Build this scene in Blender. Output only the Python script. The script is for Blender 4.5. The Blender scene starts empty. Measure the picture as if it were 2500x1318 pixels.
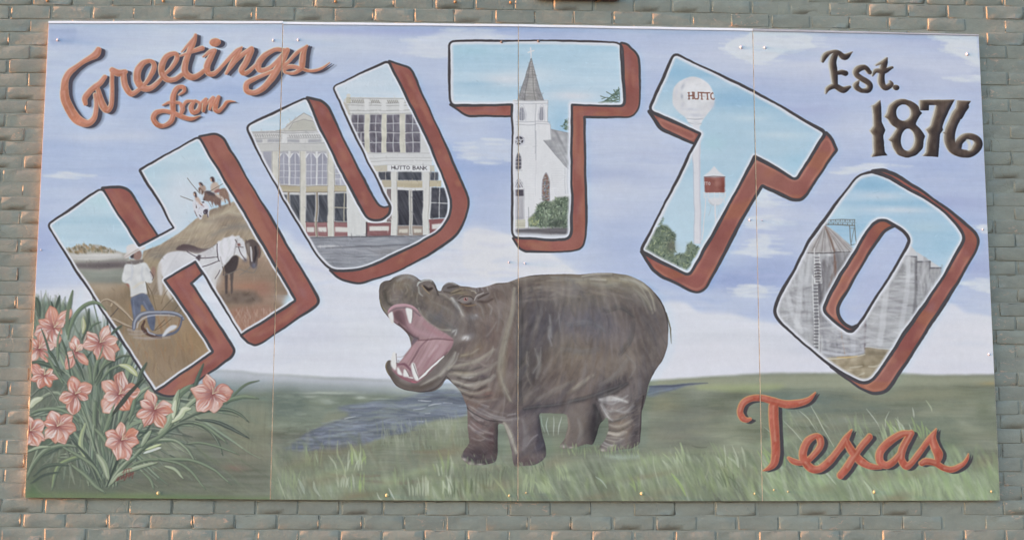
import bpy, bmesh, math, random
import numpy as np
from mathutils import Matrix, Vector

for _b in (bpy.data.objects, bpy.data.meshes): 
    for _o in list(_b): _b.remove(_o)
SC = bpy.context.scene
COL = SC.collection

# ---------------------------------------------------------------- camera, sky, sun, exposure
Z0 = 1.50                                   # height of the mural's lower edge above the ground
CAMP = np.array([-0.2834, -7.3436, 0.0979 + Z0])
PITCH, ROLL, YAW, FOC = 0.1431, 0.0031, -0.0342, 3554.94
fwd = np.array([-math.sin(YAW) * math.cos(PITCH), math.cos(YAW) * math.cos(PITCH), math.sin(PITCH)])
right = np.array([math.cos(YAW), math.sin(YAW), 0.0]); up = np.cross(right, fwd)
RGT = math.cos(ROLL) * right + math.sin(ROLL) * up; UPV = -math.sin(ROLL) * right + math.cos(ROLL) * up
cam = bpy.data.cameras.new('camera'); camo = bpy.data.objects.new('camera', cam); COL.objects.link(camo)
cam.sensor_fit = 'HORIZONTAL'; cam.sensor_width = 36.0; cam.lens = FOC / 2500 * 36.0
cam.clip_start = 0.05; cam.clip_end = 1000.0
camo.matrix_world = Matrix(((RGT[0], UPV[0], -fwd[0], CAMP[0]), (RGT[1], UPV[1], -fwd[1], CAMP[1]), (RGT[2], UPV[2], -fwd[2], CAMP[2]), (0, 0, 0, 1)))
SC.camera = camo

SUN_EL, SUN_AZ = math.radians(6.0), math.radians(1.1)     # low evening sun, almost in the plane of the wall, from the left
SC.world = bpy.data.worlds.new('World'); W = SC.world; W.use_nodes = True
nt = W.node_tree; nt.nodes.clear()
sky = nt.nodes.new('ShaderNodeTexSky'); sky.sky_type = 'NISHITA'; sky.sun_disc = False
sky.sun_elevation = SUN_EL; sky.sun_rotation = math.radians(270.0) - SUN_AZ; sky.air_density = 1.0; sky.dust_density = 1.6; sky.ozone_density = 1.8
hs = nt.nodes.new('ShaderNodeHueSaturation'); hs.inputs['Saturation'].default_value = 0.75
bg = nt.nodes.new('ShaderNodeBackground'); bg.inputs['Strength'].default_value = 0.15
wo = nt.nodes.new('ShaderNodeOutputWorld')
nt.links.new(sky.outputs[0], hs.inputs['Color']); nt.links.new(hs.outputs[0], bg.inputs['Color']); nt.links.new(bg.outputs[0], wo.inputs['Surface'])
sl = bpy.data.lights.new('sun', 'SUN'); sl.energy = 2.2; sl.angle = math.radians(0.6); sl.color = (1.0, 0.36, 0.13)
suno = bpy.data.objects.new('sun', sl); COL.objects.link(suno)
sd = Vector((-math.cos(SUN_EL) * math.cos(SUN_AZ), -math.cos(SUN_EL) * math.sin(SUN_AZ), math.sin(SUN_EL)))
suno.rotation_euler = sd.to_track_quat('Z', 'Y').to_euler(); suno.location = (-6, -3, 6)
SC.view_settings.view_transform = 'Standard'; SC.view_settings.look = 'None'; SC.view_settings.gamma = 1.0
SC.view_settings.exposure = 2.64; SC.view_settings.use_curve_mapping = False
SC.cycles.max_bounces = 6; SC.cycles.use_adaptive_sampling = True

# ---------------------------------------------------------------- survey: photograph measurements -> points on the wall
def ray(px, py):
    a = (np.asarray(px, float) - 1250.0) / FOC; b = (659.0 - np.asarray(py, float)) / FOC
    return fwd + np.multiply.outer(a, RGT) + np.multiply.outer(b, UPV)
def onwall(px, py, y=0.0):
    d = ray(px, py); t = (y - CAMP[1]) / d[..., 1]
    return CAMP[0] + d[..., 0] * t, CAMP[2] + d[..., 2] * t

PXM = 480.0; CX0, CZ0, CWM, CHM = -2.52, Z0 - 0.05, 5.04, 2.56
CW, CH = int(CWM * PXM), int(CHM * PXM)
KS = PXM * 4.877 / 2330.0
def toC(p):
    p = np.asarray(p, float); x, z = onwall(p[..., 0], p[..., 1])
    return np.stack([(x - CX0) * PXM, (CZ0 + CHM - z) * PXM], -1)
# ---------------------------------------------------------------- the mural's paint (flat print, mixed with numpy)
TILES = {'A1': (0, 0, 3.563), 'A2': (600, 0, 3.563), 'A3': (1200, 0, 3.563), 'A4': (1800, 0, 3.563),
         'B1': (0, 320, 3.563), 'B2': (600, 320, 3.563), 'B3': (1200, 320, 3.563), 'B4': (1800, 320, 3.563),
         'C1': (0, 640, 3.563), 'C2': (600, 640, 3.563), 'C3': (1200, 640, 3.563), 'C4': (1800, 640, 3.563),
         'D1': (0, 948, 3.563), 'D2': (600, 948, 3.563), 'D3': (1200, 948, 3.563), 'D4': (1800, 948, 3.563),
         'F': (280, 560, 4.392), 'R': (420, 410, 8.787), 'W': (1580, 120, 6.589), 'V': (1560, 380, 4.119),
         'L': (60, 700, 5.491), 'P': (900, 650, 4.118), 'Q': (900, 640, 1.563), 'Z': (0, 0, 1.0)}

def T(tile, s):
    """'x,y[,w] x,y ...' measured in a detail drawing -> list of points in survey units"""
    x0, y0, k = TILES[tile]
    out = []
    for tok in s.split():
        v = [float(q) for q in tok.split(',')]
        out.append([x0 + v[0] / k, y0 + v[1] / k] + [q / k for q in v[2:]])
    return out

def Z(s): return T('Z', s)

prng = np.random.default_rng(7)
CAN = np.zeros((CH, CW, 3), np.float32)
CLIP = None
yy, xx = np.mgrid[0:CH, 0:CW].astype(np.float32)

def fnoise(sx, sy, ang=0.0, seed=0):
    r = np.random.default_rng(seed + 1000)
    n = r.standard_normal((CH, CW)).astype(np.float32)
    fy = np.fft.fftfreq(CH)[:, None]; fx = np.fft.rfftfreq(CW)[None, :]
    c, s = math.cos(ang), math.sin(ang)
    u = fx * c + fy * s; v = -fx * s + fy * c
    g = np.exp(-2 * (math.pi ** 2) * ((u * sx) ** 2 + (v * sy) ** 2))
    o = np.fft.irfft2(np.fft.rfft2(n) * g, s=(CH, CW))
    return (o / o.std()).astype(np.float32)

N_HB = fnoise(110, 9, 0.0, 1); N_HS = fnoise(32, 2.0, 0.0, 2); N_HF = fnoise(14, .8, 0.0, 12)
N_VB = fnoise(8, 40, 0.0, 3); N_VS = fnoise(1.6, 16, 0.0, 4)
N_VS = N_VS * .45; N_HS = N_HS * .6; N_VB = N_VB * .6
N_DB = fnoise(9, 45, -0.45, 5); N_DS = fnoise(1.6, 18, -0.45, 6)
N_ES = fnoise(1.4, 14, 0.5, 13)
N_I4 = fnoise(4, 4, 0, 7); N_I14 = fnoise(14, 14, 0, 8); N_I40 = fnoise(45, 30, 0, 9); N_F = fnoise(.8, .8, 0, 10); N_LP = fnoise(150, 34, 0.03, 21); N_MP = fnoise(26, 12, -.2, 22)

def smooth(pts, r=6.0):
    """closed polygon with every corner rounded (third value = its own radius)"""
    n = len(pts); out = []
    for i in range(n):
        p0 = np.array(pts[i - 1][:2]); p1 = np.array(pts[i][:2]); p2 = np.array(pts[(i + 1) % n][:2])
        rr = pts[i][2] if len(pts[i]) > 2 else r
        a, b = np.linalg.norm(p0 - p1), np.linalg.norm(p2 - p1)
        if rr < .3 or a < .5 or b < .5: out.append(p1); continue
        ra, rb = min(rr, a * .48), min(rr, b * .48)
        q0 = p1 + (p0 - p1) / a * ra; q2 = p1 + (p2 - p1) / b * rb
        k = 6
        for t in np.linspace(0, 1, k): out.append((1 - t) ** 2 * q0 + 2 * t * (1 - t) * p1 + t * t * q2)
    return [list(p) for p in out]

def spline(pts, per=6):
    P = [np.array(p, float) for p in pts]
    if len(P) < 3:
        return [list(P[0] + (P[-1] - P[0]) * t) for t in np.linspace(0, 1, per)]
    P = [2 * P[0] - P[1]] + P + [2 * P[-1] - P[-2]]; out = []
    for i in range(1, len(P) - 2):
        for t in np.arange(per) / per:
            a, b, c, d = P[i - 1:i + 3]
            out.append(.5 * (2 * b + (c - a) * t + (2 * a - 5 * b + 4 * c - d) * t * t + (3 * b - a - 3 * c + d) * t ** 3))
    out.append(P[-2])
    for o in out:
        if len(o) > 2: o[2] = max(o[2], .2)
    return [list(o) for o in out]

def blur(m, r):
    if r < .5: return m
    for k in range(2):
        for ax in (0, 1):
            w = max(1, int(round(r)))
            pad = [(0, 0), (0, 0)]; pad[ax] = (w + 1, w)
            c = np.cumsum(np.pad(m, pad, mode='edge'), axis=ax, dtype=np.float64)
            n = m.shape[ax]
            hi = np.take(c, np.arange(2 * w + 1, 2 * w + 1 + n), axis=ax); lo = np.take(c, np.arange(0, n), axis=ax)
            m = ((hi - lo) / (2 * w + 1)).astype(np.float32)
    return m

def polymask(polys, pad=2):
    """antialiased coverage of closed polygons (survey units), even-odd over the list"""
    SS = 4
    P = [toC(np.array([p[:2] for p in q], float)) for q in polys]
    A = np.concatenate(P)
    x0 = int(max(0, math.floor(A[:, 0].min()) - pad)); x1 = int(min(CW, math.ceil(A[:, 0].max()) + pad))
    y0 = int(max(0, math.floor(A[:, 1].min()) - pad)); y1 = int(min(CH, math.ceil(A[:, 1].max()) + pad))
    if x1 <= x0 or y1 <= y0: return None, None
    w, h = x1 - x0, y1 - y0; tot = np.zeros((h * SS, w), np.float32)
    for q in P:
        acc = np.zeros((h * SS, w + 2), np.float64)
        n = len(q)
        for i in range(n):
            ax, ay = q[i]; bx, by = q[(i + 1) % n]
            if ay == by: continue
            sgn = 1.0
            if ay > by: ax, ay, bx, by = bx, by, ax, ay; sgn = -1.0
            r0 = max(0, math.ceil((ay - y0) * SS - .5)); r1 = min(h * SS, math.ceil((by - y0) * SS - .5))
            if r1 <= r0: continue
            rows = np.arange(r0, r1); yc = (rows + .5) / SS + y0
            xc = np.clip(ax + (bx - ax) * (yc - ay) / (by - ay) - x0, 0, w)
            ix = xc.astype(int); f = xc - ix
            acc[rows, ix] += sgn * (1 - f); acc[rows, ix + 1] += sgn * f
        m = np.clip(np.abs(np.cumsum(acc, axis=1)[:, :w]), 0, 1)
        tot = tot + m - 2 * tot * m
    return tot.reshape(h, SS, w).mean(1).astype(np.float32), (slice(y0, y1), slice(x0, x1))

def put(m, sl, col, a=1.0):
    if m is None: return
    if CLIP is not None: m = m * CLIP[sl]
    col = np.asarray(col, np.float32)
    if col.ndim == 3: col = col[sl]
    CAN[sl] += (col - CAN[sl]) * (m * a)[..., None]

def tint(col, *tex):
    """colour field: base colour plus (noise, amplitude rgb or scalar) terms"""
    o = np.zeros((CH, CW, 3), np.float32) + np.array(col, np.float32)
    for f, amp in tex: o += f[..., None] * np.array(amp, np.float32)
    return o

def grow(sl, k):
    return (slice(max(0, sl[0].start - k), min(CH, sl[0].stop + k)), slice(max(0, sl[1].start - k), min(CW, sl[1].stop + k)))

def fill(pts, col, a=1.0, soft=0, r=None, tex=None):
    if pts is None: return
    polys = pts if isinstance(pts[0][0], (list, tuple, np.ndarray)) else [pts]
    if r is not None: polys = [smooth(p, r) for p in polys]
    m, sl = polymask(polys, pad=2 + int(soft * 2))
    if m is None: return
    m = blur(m, soft)
    if tex is not None:
        c = np.zeros(m.shape + (3,), np.float32) + np.array(col, np.float32)
        for f, amp in tex: c += f[sl][..., None] * np.array(amp, np.float32)
        if CLIP is not None: m = m * CLIP[sl]
        CAN[sl] += (c - CAN[sl]) * (m * a)[..., None]
    else: put(m, sl, col, a)
    return m, sl

def segmask(P, soft=.7):
    """coverage of a stroke through canvas points (x, y, width)"""
    P = np.asarray(P, float); R = P[:, 2].max() / 2 + 2 + soft
    x0 = int(max(0, P[:, 0].min() - R)); x1 = int(min(CW, P[:, 0].max() + R + 1))
    y0 = int(max(0, P[:, 1].min() - R)); y1 = int(min(CH, P[:, 1].max() + R + 1))
    if x1 <= x0 or y1 <= y0: return None, None
    best = np.full((y1 - y0, x1 - x0), -1e9, np.float32)
    for i in range(len(P) - 1):
        a, b = P[i], P[i + 1]; rr = max(a[2], b[2]) / 2 + 2 + soft
        u0 = int(max(x0, min(a[0], b[0]) - rr)); u1 = int(min(x1, max(a[0], b[0]) + rr + 1))
        v0 = int(max(y0, min(a[1], b[1]) - rr)); v1 = int(min(y1, max(a[1], b[1]) + rr + 1))
        if u1 <= u0 or v1 <= v0: continue
        X = xx[v0:v1, u0:u1] + .5; Y = yy[v0:v1, u0:u1] + .5
        dx, dy = b[0] - a[0], b[1] - a[1]; L = dx * dx + dy * dy + 1e-9
        t = np.clip(((X - a[0]) * dx + (Y - a[1]) * dy) / L, 0, 1)
        d = (a[2] + (b[2] - a[2]) * t) / 2 - np.hypot(X - a[0] - t * dx, Y - a[1] - t * dy)
        s = (slice(v0 - y0, v1 - y0), slice(u0 - x0, u1 - x0))
        best[s] = np.maximum(best[s], d)
    return np.clip(best / max(soft, .5) * .5 + .5, 0, 1), (slice(y0, y1), slice(x0, x1))

def strokemask(pts, w=None, per=6, shift=(0, 0), grow_w=0.0, soft=1.0, curved=True):
    q = [list(p[:2]) + [(p[2] if len(p) > 2 else w)] for p in pts]
    if curved: q = spline(q, per)
    q = np.array(q); q[:, 0] += shift[0]; q[:, 1] += shift[1]
    c = toC(q[:, :2])
    return segmask(np.column_stack([c, (q[:, 2] + grow_w) * KS]), soft)

def line(pts, col, w=None, a=1.0, soft=1.0, per=5, curved=True, shift=(0, 0)):
    m, sl = strokemask(pts, w, per, shift, 0, soft, curved)
    put(m, sl, col, a)

def blob(x, y, rx, ry, ang, col, a=1.0):
    c = toC(np.array([[x, y]]))[0]; rx *= KS; ry *= KS; R = max(rx, ry) * 2.2
    x0, x1 = int(max(0, c[0] - R)), int(min(CW, c[0] + R)); y0, y1 = int(max(0, c[1] - R)), int(min(CH, c[1] + R))
    if x1 <= x0 or y1 <= y0: return
    X = xx[y0:y1, x0:x1] - c[0]; Y = yy[y0:y1, x0:x1] - c[1]
    cs, sn = math.cos(math.radians(ang)), math.sin(math.radians(ang))
    u = (X * cs + Y * sn) / rx; v = (-X * sn + Y * cs) / ry
    put(np.exp(-(u * u + v * v) * .9), (slice(y0, y1), slice(x0, x1)), col, a)

def dabs(area, n, length, w, ang, cols, a=.5, jit=.25, soft=1.2, bend=.1, seed=0, rel=0):
    """n short brush marks inside a polygon; ang in degrees or a function of (x, y)"""
    r = np.random.default_rng(seed + 77)
    A = np.array([p[:2] for p in area]); lo, hi = A.min(0), A.max(0)
    m, sl = polymask([area])
    if m is None: return
    k = 0
    while k < n:
        x, y = lo + (hi - lo) * r.random(2); k += 1
        c = toC(np.array([[x, y]]))[0]; ix, iy = int(c[0]) - sl[1].start, int(c[1]) - sl[0].start
        if not (0 <= ix < m.shape[1] and 0 <= iy < m.shape[0]) or m[iy, ix] < .5: continue
        g = ang(x, y) if callable(ang) else ang
        g = math.radians(g) + r.normal() * jit
        L = length * (.5 + r.random()); W = w * (.5 + r.random()); dx, dy = math.cos(g) * L / 2, math.sin(g) * L / 2
        b = r.normal() * bend * L
        col = np.array(cols[r.integers(len(cols))], float) + r.normal() * 4
        if rel:
            loc = CAN[iy + sl[0].start, ix + sl[1].start]; col = loc * rel + (1 - rel) * col + r.normal() * 9 * rel
        line([[x - dx, y - dy, W * .5], [x - dy / L * b, y + dx / L * b, W], [x + dx, y + dy, W * .25]], col, a=a * (.5 + .5 * r.random()), soft=soft, per=3)

def leaf(pts, w, col, a=1.0, hi=None, lo=None):
    """pointed blade along a curve"""
    q = spline(pts, 6); n = len(q)
    P = [[p[0], p[1], max(.5, w * math.sin(math.pi * (.03 + .94 * i / (n - 1))) ** .65)] for i, p in enumerate(q)]
    if lo is not None: line(P, lo, a=a * .8, soft=1.5, curved=False, shift=(1.3, 1.5))
    line(P, col, a=a, curved=False)
    if hi is not None: line([[p[0] - w * .16, p[1] - w * .1, p[2] * .35] for p in P[1:-1]], hi, a=a * .75, soft=1.6, curved=False)

def ell(cx, cy, rx, ry, n=28):
    return [[cx + rx * math.cos(t), cy + ry * math.sin(t)] for t in np.linspace(0, 2 * math.pi, n, endpoint=False)]

def rect(tile, x0, y0, x1, y1): return T(tile, f'{x0},{y0} {x1},{y0} {x1},{y1} {x0},{y1}')

LAYERS = []   # (name, label, mask) of the painted motifs, for thin coats of paint with an outline of their own
def layer(name, label, masks):
    M = np.zeros((CH, CW), np.float32)
    for m, sl in masks:
        if m is not None: M[sl] = np.maximum(M[sl], m)
    LAYERS.append((name, label, M > .5))

# ------------------------------------------------------------ letter outlines (survey units)
FACE = {
 'H': [Z('114.5,549,12 248,458,14 341,600.7,1 424,555.8,1 341,415.4,3 485.5,332.6,12 722,733,6 589.4,818.2,4 477,637,1 402.7,682,1 522,857.5,4 379,955.7,6')],
 'U': [Z('599,308,16 748.7,238.6,12 783,316,5 812,375 855,460,20 892,528,8 906,537,8 931,537,9 949.4,522,8 952,503,8 937,475,10 861,320,10 811,212,12 948,148.7,12 1033.6,320,40 1094,460,60 1103,497,30 1097,531,20 1077,561,20 1035,587,40 922.8,643,40 875,658,25 824.5,662,22 802,654,15 774,623,20 718,533,30 675,456,30 636,384,30')],
 'T': [Z('1095,101,18 1300,99,5 1521,104,24 1524,261,14 1396.5,256,1 1395,586,24 1250.5,582,22 1250.5,256.5,2 1098,257,18')],
 'T2': [Z('1584,270,15 1644,130,16 1838,221,4 2016,324,12 1943,441,14 1843,383,2 1683,676,18 1565,611,10 1709,327,2')],
 'O': [Z('2134,417,14 2165,429,20 2291,502,40 2341,552,30 2355,578,14 2344,604,20 2297,685,30 2215,803,60 2145,909,30 2128,929,14 2106,934,14 2080,924,20 2024,890,60 1934,814,40 1898,780,14 1890,758,10 1898,732,20 1946,645,60 1980,578,60 2081,443,40 2098,427,12'),
       Z('2148,537.5,6 2162,538,6 2201,561,20 2216,575,8 2221,587,6 2212,606,10 2165,685,60 2137,727,60 2097,791,20 2081,808,5 2069,808,5 2038,786,30 2014.7,763.5,8 2012,752,6 2019,733,20 2064,651,60 2083,623,60 2114,567,30 2131,547,10')],
}
SIDE = {
 'H': [Z('248,458,3 297.5,457,10 316,465,12 386,576.8,1 341,600.7,1'),
       Z('485.5,332.6,3 525,327,10 546,337,14 582,398,30 705,605,60 780,730,14 777,742,10 640,836,20 622,843,4 605.6,836.5,4 589.4,818.2,1 722,733,6'),
       Z('402.7,682,1 477,637,1 494,668,1 467.3,690.5,1 567,842,10 573,854,10 566,871,12 429.4,967,14 401,966,8 379,955.7,1 522,857.5,4')],
 'U': [Z('748.7,238.6,3 785,247,8 800,259,10 830,320,20 903,469,40 923,500,10 937,506,6 952,502,3 951,516,8 949.4,522,8 931,537,9 906,537,8 892,528,8 855,460,20 812,375,5 783,316,5'),
       Z('948,148.7,3 998.5,165.6,8 1007,176,8 1094,368,60 1141.7,477,20 1145,502,14 1133,542,20 1116,573,20 1060,615,30 979,660,60 881,692,20 852,688,14 824,678,12 804,658,2 824.5,662,22 875,658,25 922.8,643,40 1035,587,40 1077,561,20 1097,531,20 1103,497,30 1094,460,60 1033.6,320,40')],
 'T': [Z('1098,254,3 1104,258,1 1250.5,256.5,1 1250.5,284,1 1144.5,283,4 1131,278,8'),
       Z('1515,104,4 1531,109,6 1553,130,8 1559,142,8 1563,196,5 1561,262,14 1551,281,12 1536,288,10 1427,286,1 1431,573,14 1424,601,12 1407,611,12 1368,615,10 1279,614,8 1265,605,8 1252,580,3 1395,586,24 1396.5,256,1 1524,261,14')],
 'T2': [Z('1584,272,3 1609.8,311.5,8 1621,320,8 1695,351,1 1709,327,1 1593,276,3'),
        Z('1566,613,2 1593,656.8,8 1615,675,10 1688,710,10 1706,714,8 1722,706,8 1739,676,20 1809,539,30 1860,453,3 1934,488,10 1952,489,8 1966,477,14 2042.8,366,2 2030,337,10 2016,324,2 1943,441,14 1843,383,2 1683,676,18')],
 'O': [Z('2128,418,4 2156.4,414.6,8 2193,429,30 2260,471,60 2333,525,40 2378,564,20 2390,585,12 2383,610,14 2339,688,60 2207,893,60 2173,943,20 2156,957,10 2131,960,10 2103,948.7,20 2063.8,922,6 2024,890,10 2080,924,20 2106,934,14 2128,929,14 2145,909,30 2215,803,60 2297,685,30 2344,604,20 2355,578,14 2341,552,30 2291,502,40 2165,429,20'),
       Z('2148,537.5,6 2162,538,6 2184,551,3 2173,556,6 2159,564,8 2139,589,20 2122,617,30 2081,688,60 2052,733,30 2045,752,8 2047,772,10 2061,791,12 2080,800,6 2094,794,3 2081,808,5 2069,808,5 2038,786,30 2014.7,763.5,8 2012,752,6 2019,733,20 2064,651,60 2083,623,60 2114,567,30 2131,547,10')],
}

# ------------------------------------------------------------ 1. sky and ground
def sky():
    g = np.clip((yy - toC(np.array([[1250, 60]]))[0][1]) / (860 * KS), 0, 1)[..., None]
    gx = np.clip(xx / CW, 0, 1)[..., None]
    top = np.array([181, 194, 218]) * (1 - gx) + np.array([181, 190, 216]) * gx
    bot = np.array([186, 196, 219])
    CAN[:] = top * (1 - g) + bot * g
    CAN[:] += N_HB[..., None] * np.array([2.0, 1.7, .8]) + N_HS[..., None] * np.array([1.6, 1.4, .7]) + N_I40[..., None] * np.array([2.2, 1.6, .2]) + N_LP[..., None] * np.array([5, 3.6, .8])
    CAN[:] += N_HF[..., None] * np.array([.9, .8, .6])
    # bluer sweeps
    for x, y, rx, ry, c, a in [(180, 95, 60, 14, (163, 178, 212), .6), (1000, 75, 190, 12, (163, 171, 210), .7), (800, 75, 120, 10, (165, 174, 212), .6), (1130, 265, 60, 18, (160, 174, 210), .7),
                               (2270, 495, 170, 18, (163, 172, 208), .8), (1300, 395, 60, 50, (166, 178, 210), .5), (1480, 425, 110, 16, (165, 176, 208), .6),
                               (1780, 680, 120, 24, (152, 166, 206), .9), (1560, 600, 110, 40, (168, 181, 213), .6), (1180, 470, 70, 60, (166, 180, 212), .6), (690, 560, 50, 90, (172, 184, 214), .6),
                               (2380, 650, 60, 30, (163, 172, 208), .8), (1900, 660, 60, 40, (160, 172, 208), .7), (95, 590, 50, 40, (163, 174, 212), .7), (330, 165, 120, 10, (168, 180, 212), .4),
                               (2010, 760, 140, 26, (168, 178, 212), .5), (2120, 700, 60, 90, (178, 186, 214), .8), (1960, 270, 80, 14, (168, 174, 208), .5), (2130, 180, 130, 22, (170, 178, 210), .6)]:
        blob(x, y, rx, ry, 0, c, a)
    # the big pale bank of cloud low down
    w = (215, 216, 223)
    fill(Z('60,712 240,690 380,700 560,665 600,600 640,560 700,560 720,590 900,690 1060,612 1125,561,20 1161,551,20 1203,558,20 1250,571,20 1300,590 1342,612,20 1374,634,30 1400,655 1440,680 1440,930 60,930'), w, .86, soft=9, r=14, tex=((N_HB, 2), (N_HS, 1.4), (N_I40, (2, 2, 1))))
    fill(Z('1130,568 1161,556 1203,562 1250,574 1340,617 1374,640 1410,668 1200,690 1130,650'), (216, 216, 221), .8, soft=2, r=12)
    fill(Z('1560,760 1600,742,10 1630,735,10 1676,738,10 1705,762,20 1784,764,20 1851,782,20 1900,788,20 2060,830 2310,736,20 2334,744,20 2352,764,20 2400,766,20 2431,774 2433,930 1560,940'), (214, 215, 223), .92, soft=4, r=14, tex=((N_HB, 2.5), (N_HS, 1.2), (N_I40, (2, 2, 1))))
    fill(Z('1600,850 1660,835,20 1750,828,30 1870,850,30 2060,880 2300,780 2431,790 2433,930 1570,930'), (216, 215, 223), .6, soft=8, r=14)
    # loose brush work over the whole sky
    dabs(Z('60,50 2450,50 2450,700 60,700'), 900, 90, 9, 1, [(176, 190, 218), (194, 202, 222), (170, 182, 214), (188, 192, 218)], a=.34, jit=.05, soft=5, rel=.35, seed=90)
    dabs(Z('60,700 2450,700 2450,920 60,920'), 260, 90, 10, 1, [(216, 217, 224), (205, 208, 220), (210, 208, 220), (198, 204, 220)], a=.3, jit=.06, soft=6, rel=.35, seed=91)
    dabs(Z('1300,620 1500,680 1700,720 1900,640 1880,700 1700,740 1500,690'), 60, 80, 9, 3, [(158, 174, 210), (172, 184, 214)], a=.45, jit=.06, soft=4, seed=92)
    # smaller clouds
    c = (211, 216, 223)
    def cloud(pts, a=.9, soft=2.2, col=c, n=40, ln=42):
        p = smooth(pts, 10); fill(p, col, a, soft=soft, tex=((N_HS, 2),))
        dabs(p, n, ln, 6, 2, [col, (212, 215, 222), (198, 204, 220)], a=.6, soft=2.5, jit=.05, seed=int(pts[0][0]))
        for k in range(0, len(p), 4): line([[p[k][0] - 16, p[k][1] - 1, 3], [p[k][0] + 18, p[k][1] + 1, 5], [p[k][0] + 34, p[k][1], 1]], col, a=.5, soft=3, per=3)
    cloud(Z('1768,112 1790,96 1820,92 1838,74 1965,84 1990,92 1975,104 1998,116 1920,124 1880,150 1842,158 1800,140 1776,128'))
    cloud(Z('2275,88 2386,88 2391,160 2370,152 2330,132 2300,120 2320,106 2290,98'))
    cloud(Z('985,98 1040,92 1100,72 1180,74 1240,90 1190,106 1140,112 1100,140 1040,138 990,130 1020,112'), .6, 5)
    cloud(Z('1850,462 1872,470 1880,490 1910,500 1850,505 1838,490'), .75, 3, n=14, ln=18)
    cloud(Z('1822,530 1880,525 1920,545 1860,560 1820,552'), .6, 4, n=20, ln=26)
    cloud(Z('1830,590 1870,572 1886,590 1870,610 1910,618 1850,628 1790,616 1826,606'), .7, 3, n=24, ln=24)
    cloud(Z('1785,706 1822,694 1870,700 1880,714 1840,724 1800,722'), .7, 3, n=20, ln=24)
    cloud(Z('2380,552 2412,548 2418,570 2400,566'), .8, 3, n=6, ln=14)
    cloud(Z('2340,690 2400,680 2424,690 2426,716 2390,706'), .7, 4, n=16, ln=22)
    cloud(Z('2035,424 2070,408 2130,400 2200,404 2120,412 2070,420'), .7, 3, n=22, ln=30)
    cloud(Z('115,430 160,422 210,428 160,436'), .6, 4, n=8, ln=30)
    cloud(Z('1120,350 1200,340 1250,345 1250,392 1180,400 1130,385'), .5, 7, n=20, ln=40)
    cloud(Z('2310,190 2395,186 2398,198 2340,198'), .5, 4, n=8, ln=30)
    for x, y, rx, ry, a in [(230, 335, 90, 10, .5), (330, 330, 60, 12, .4), (560, 330, 40, 20, .4), (1500, 450, 40, 22, .4), (1040, 120, 90, 20, .4), (1480, 520, 70, 24, .35), (2100, 300, 60, 20, .3), (1900, 520, 60, 16, .4), (380, 60, 120, 10, .4)]:
        blob(x, y, rx, ry, 0, (204, 208, 221), a)

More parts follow.
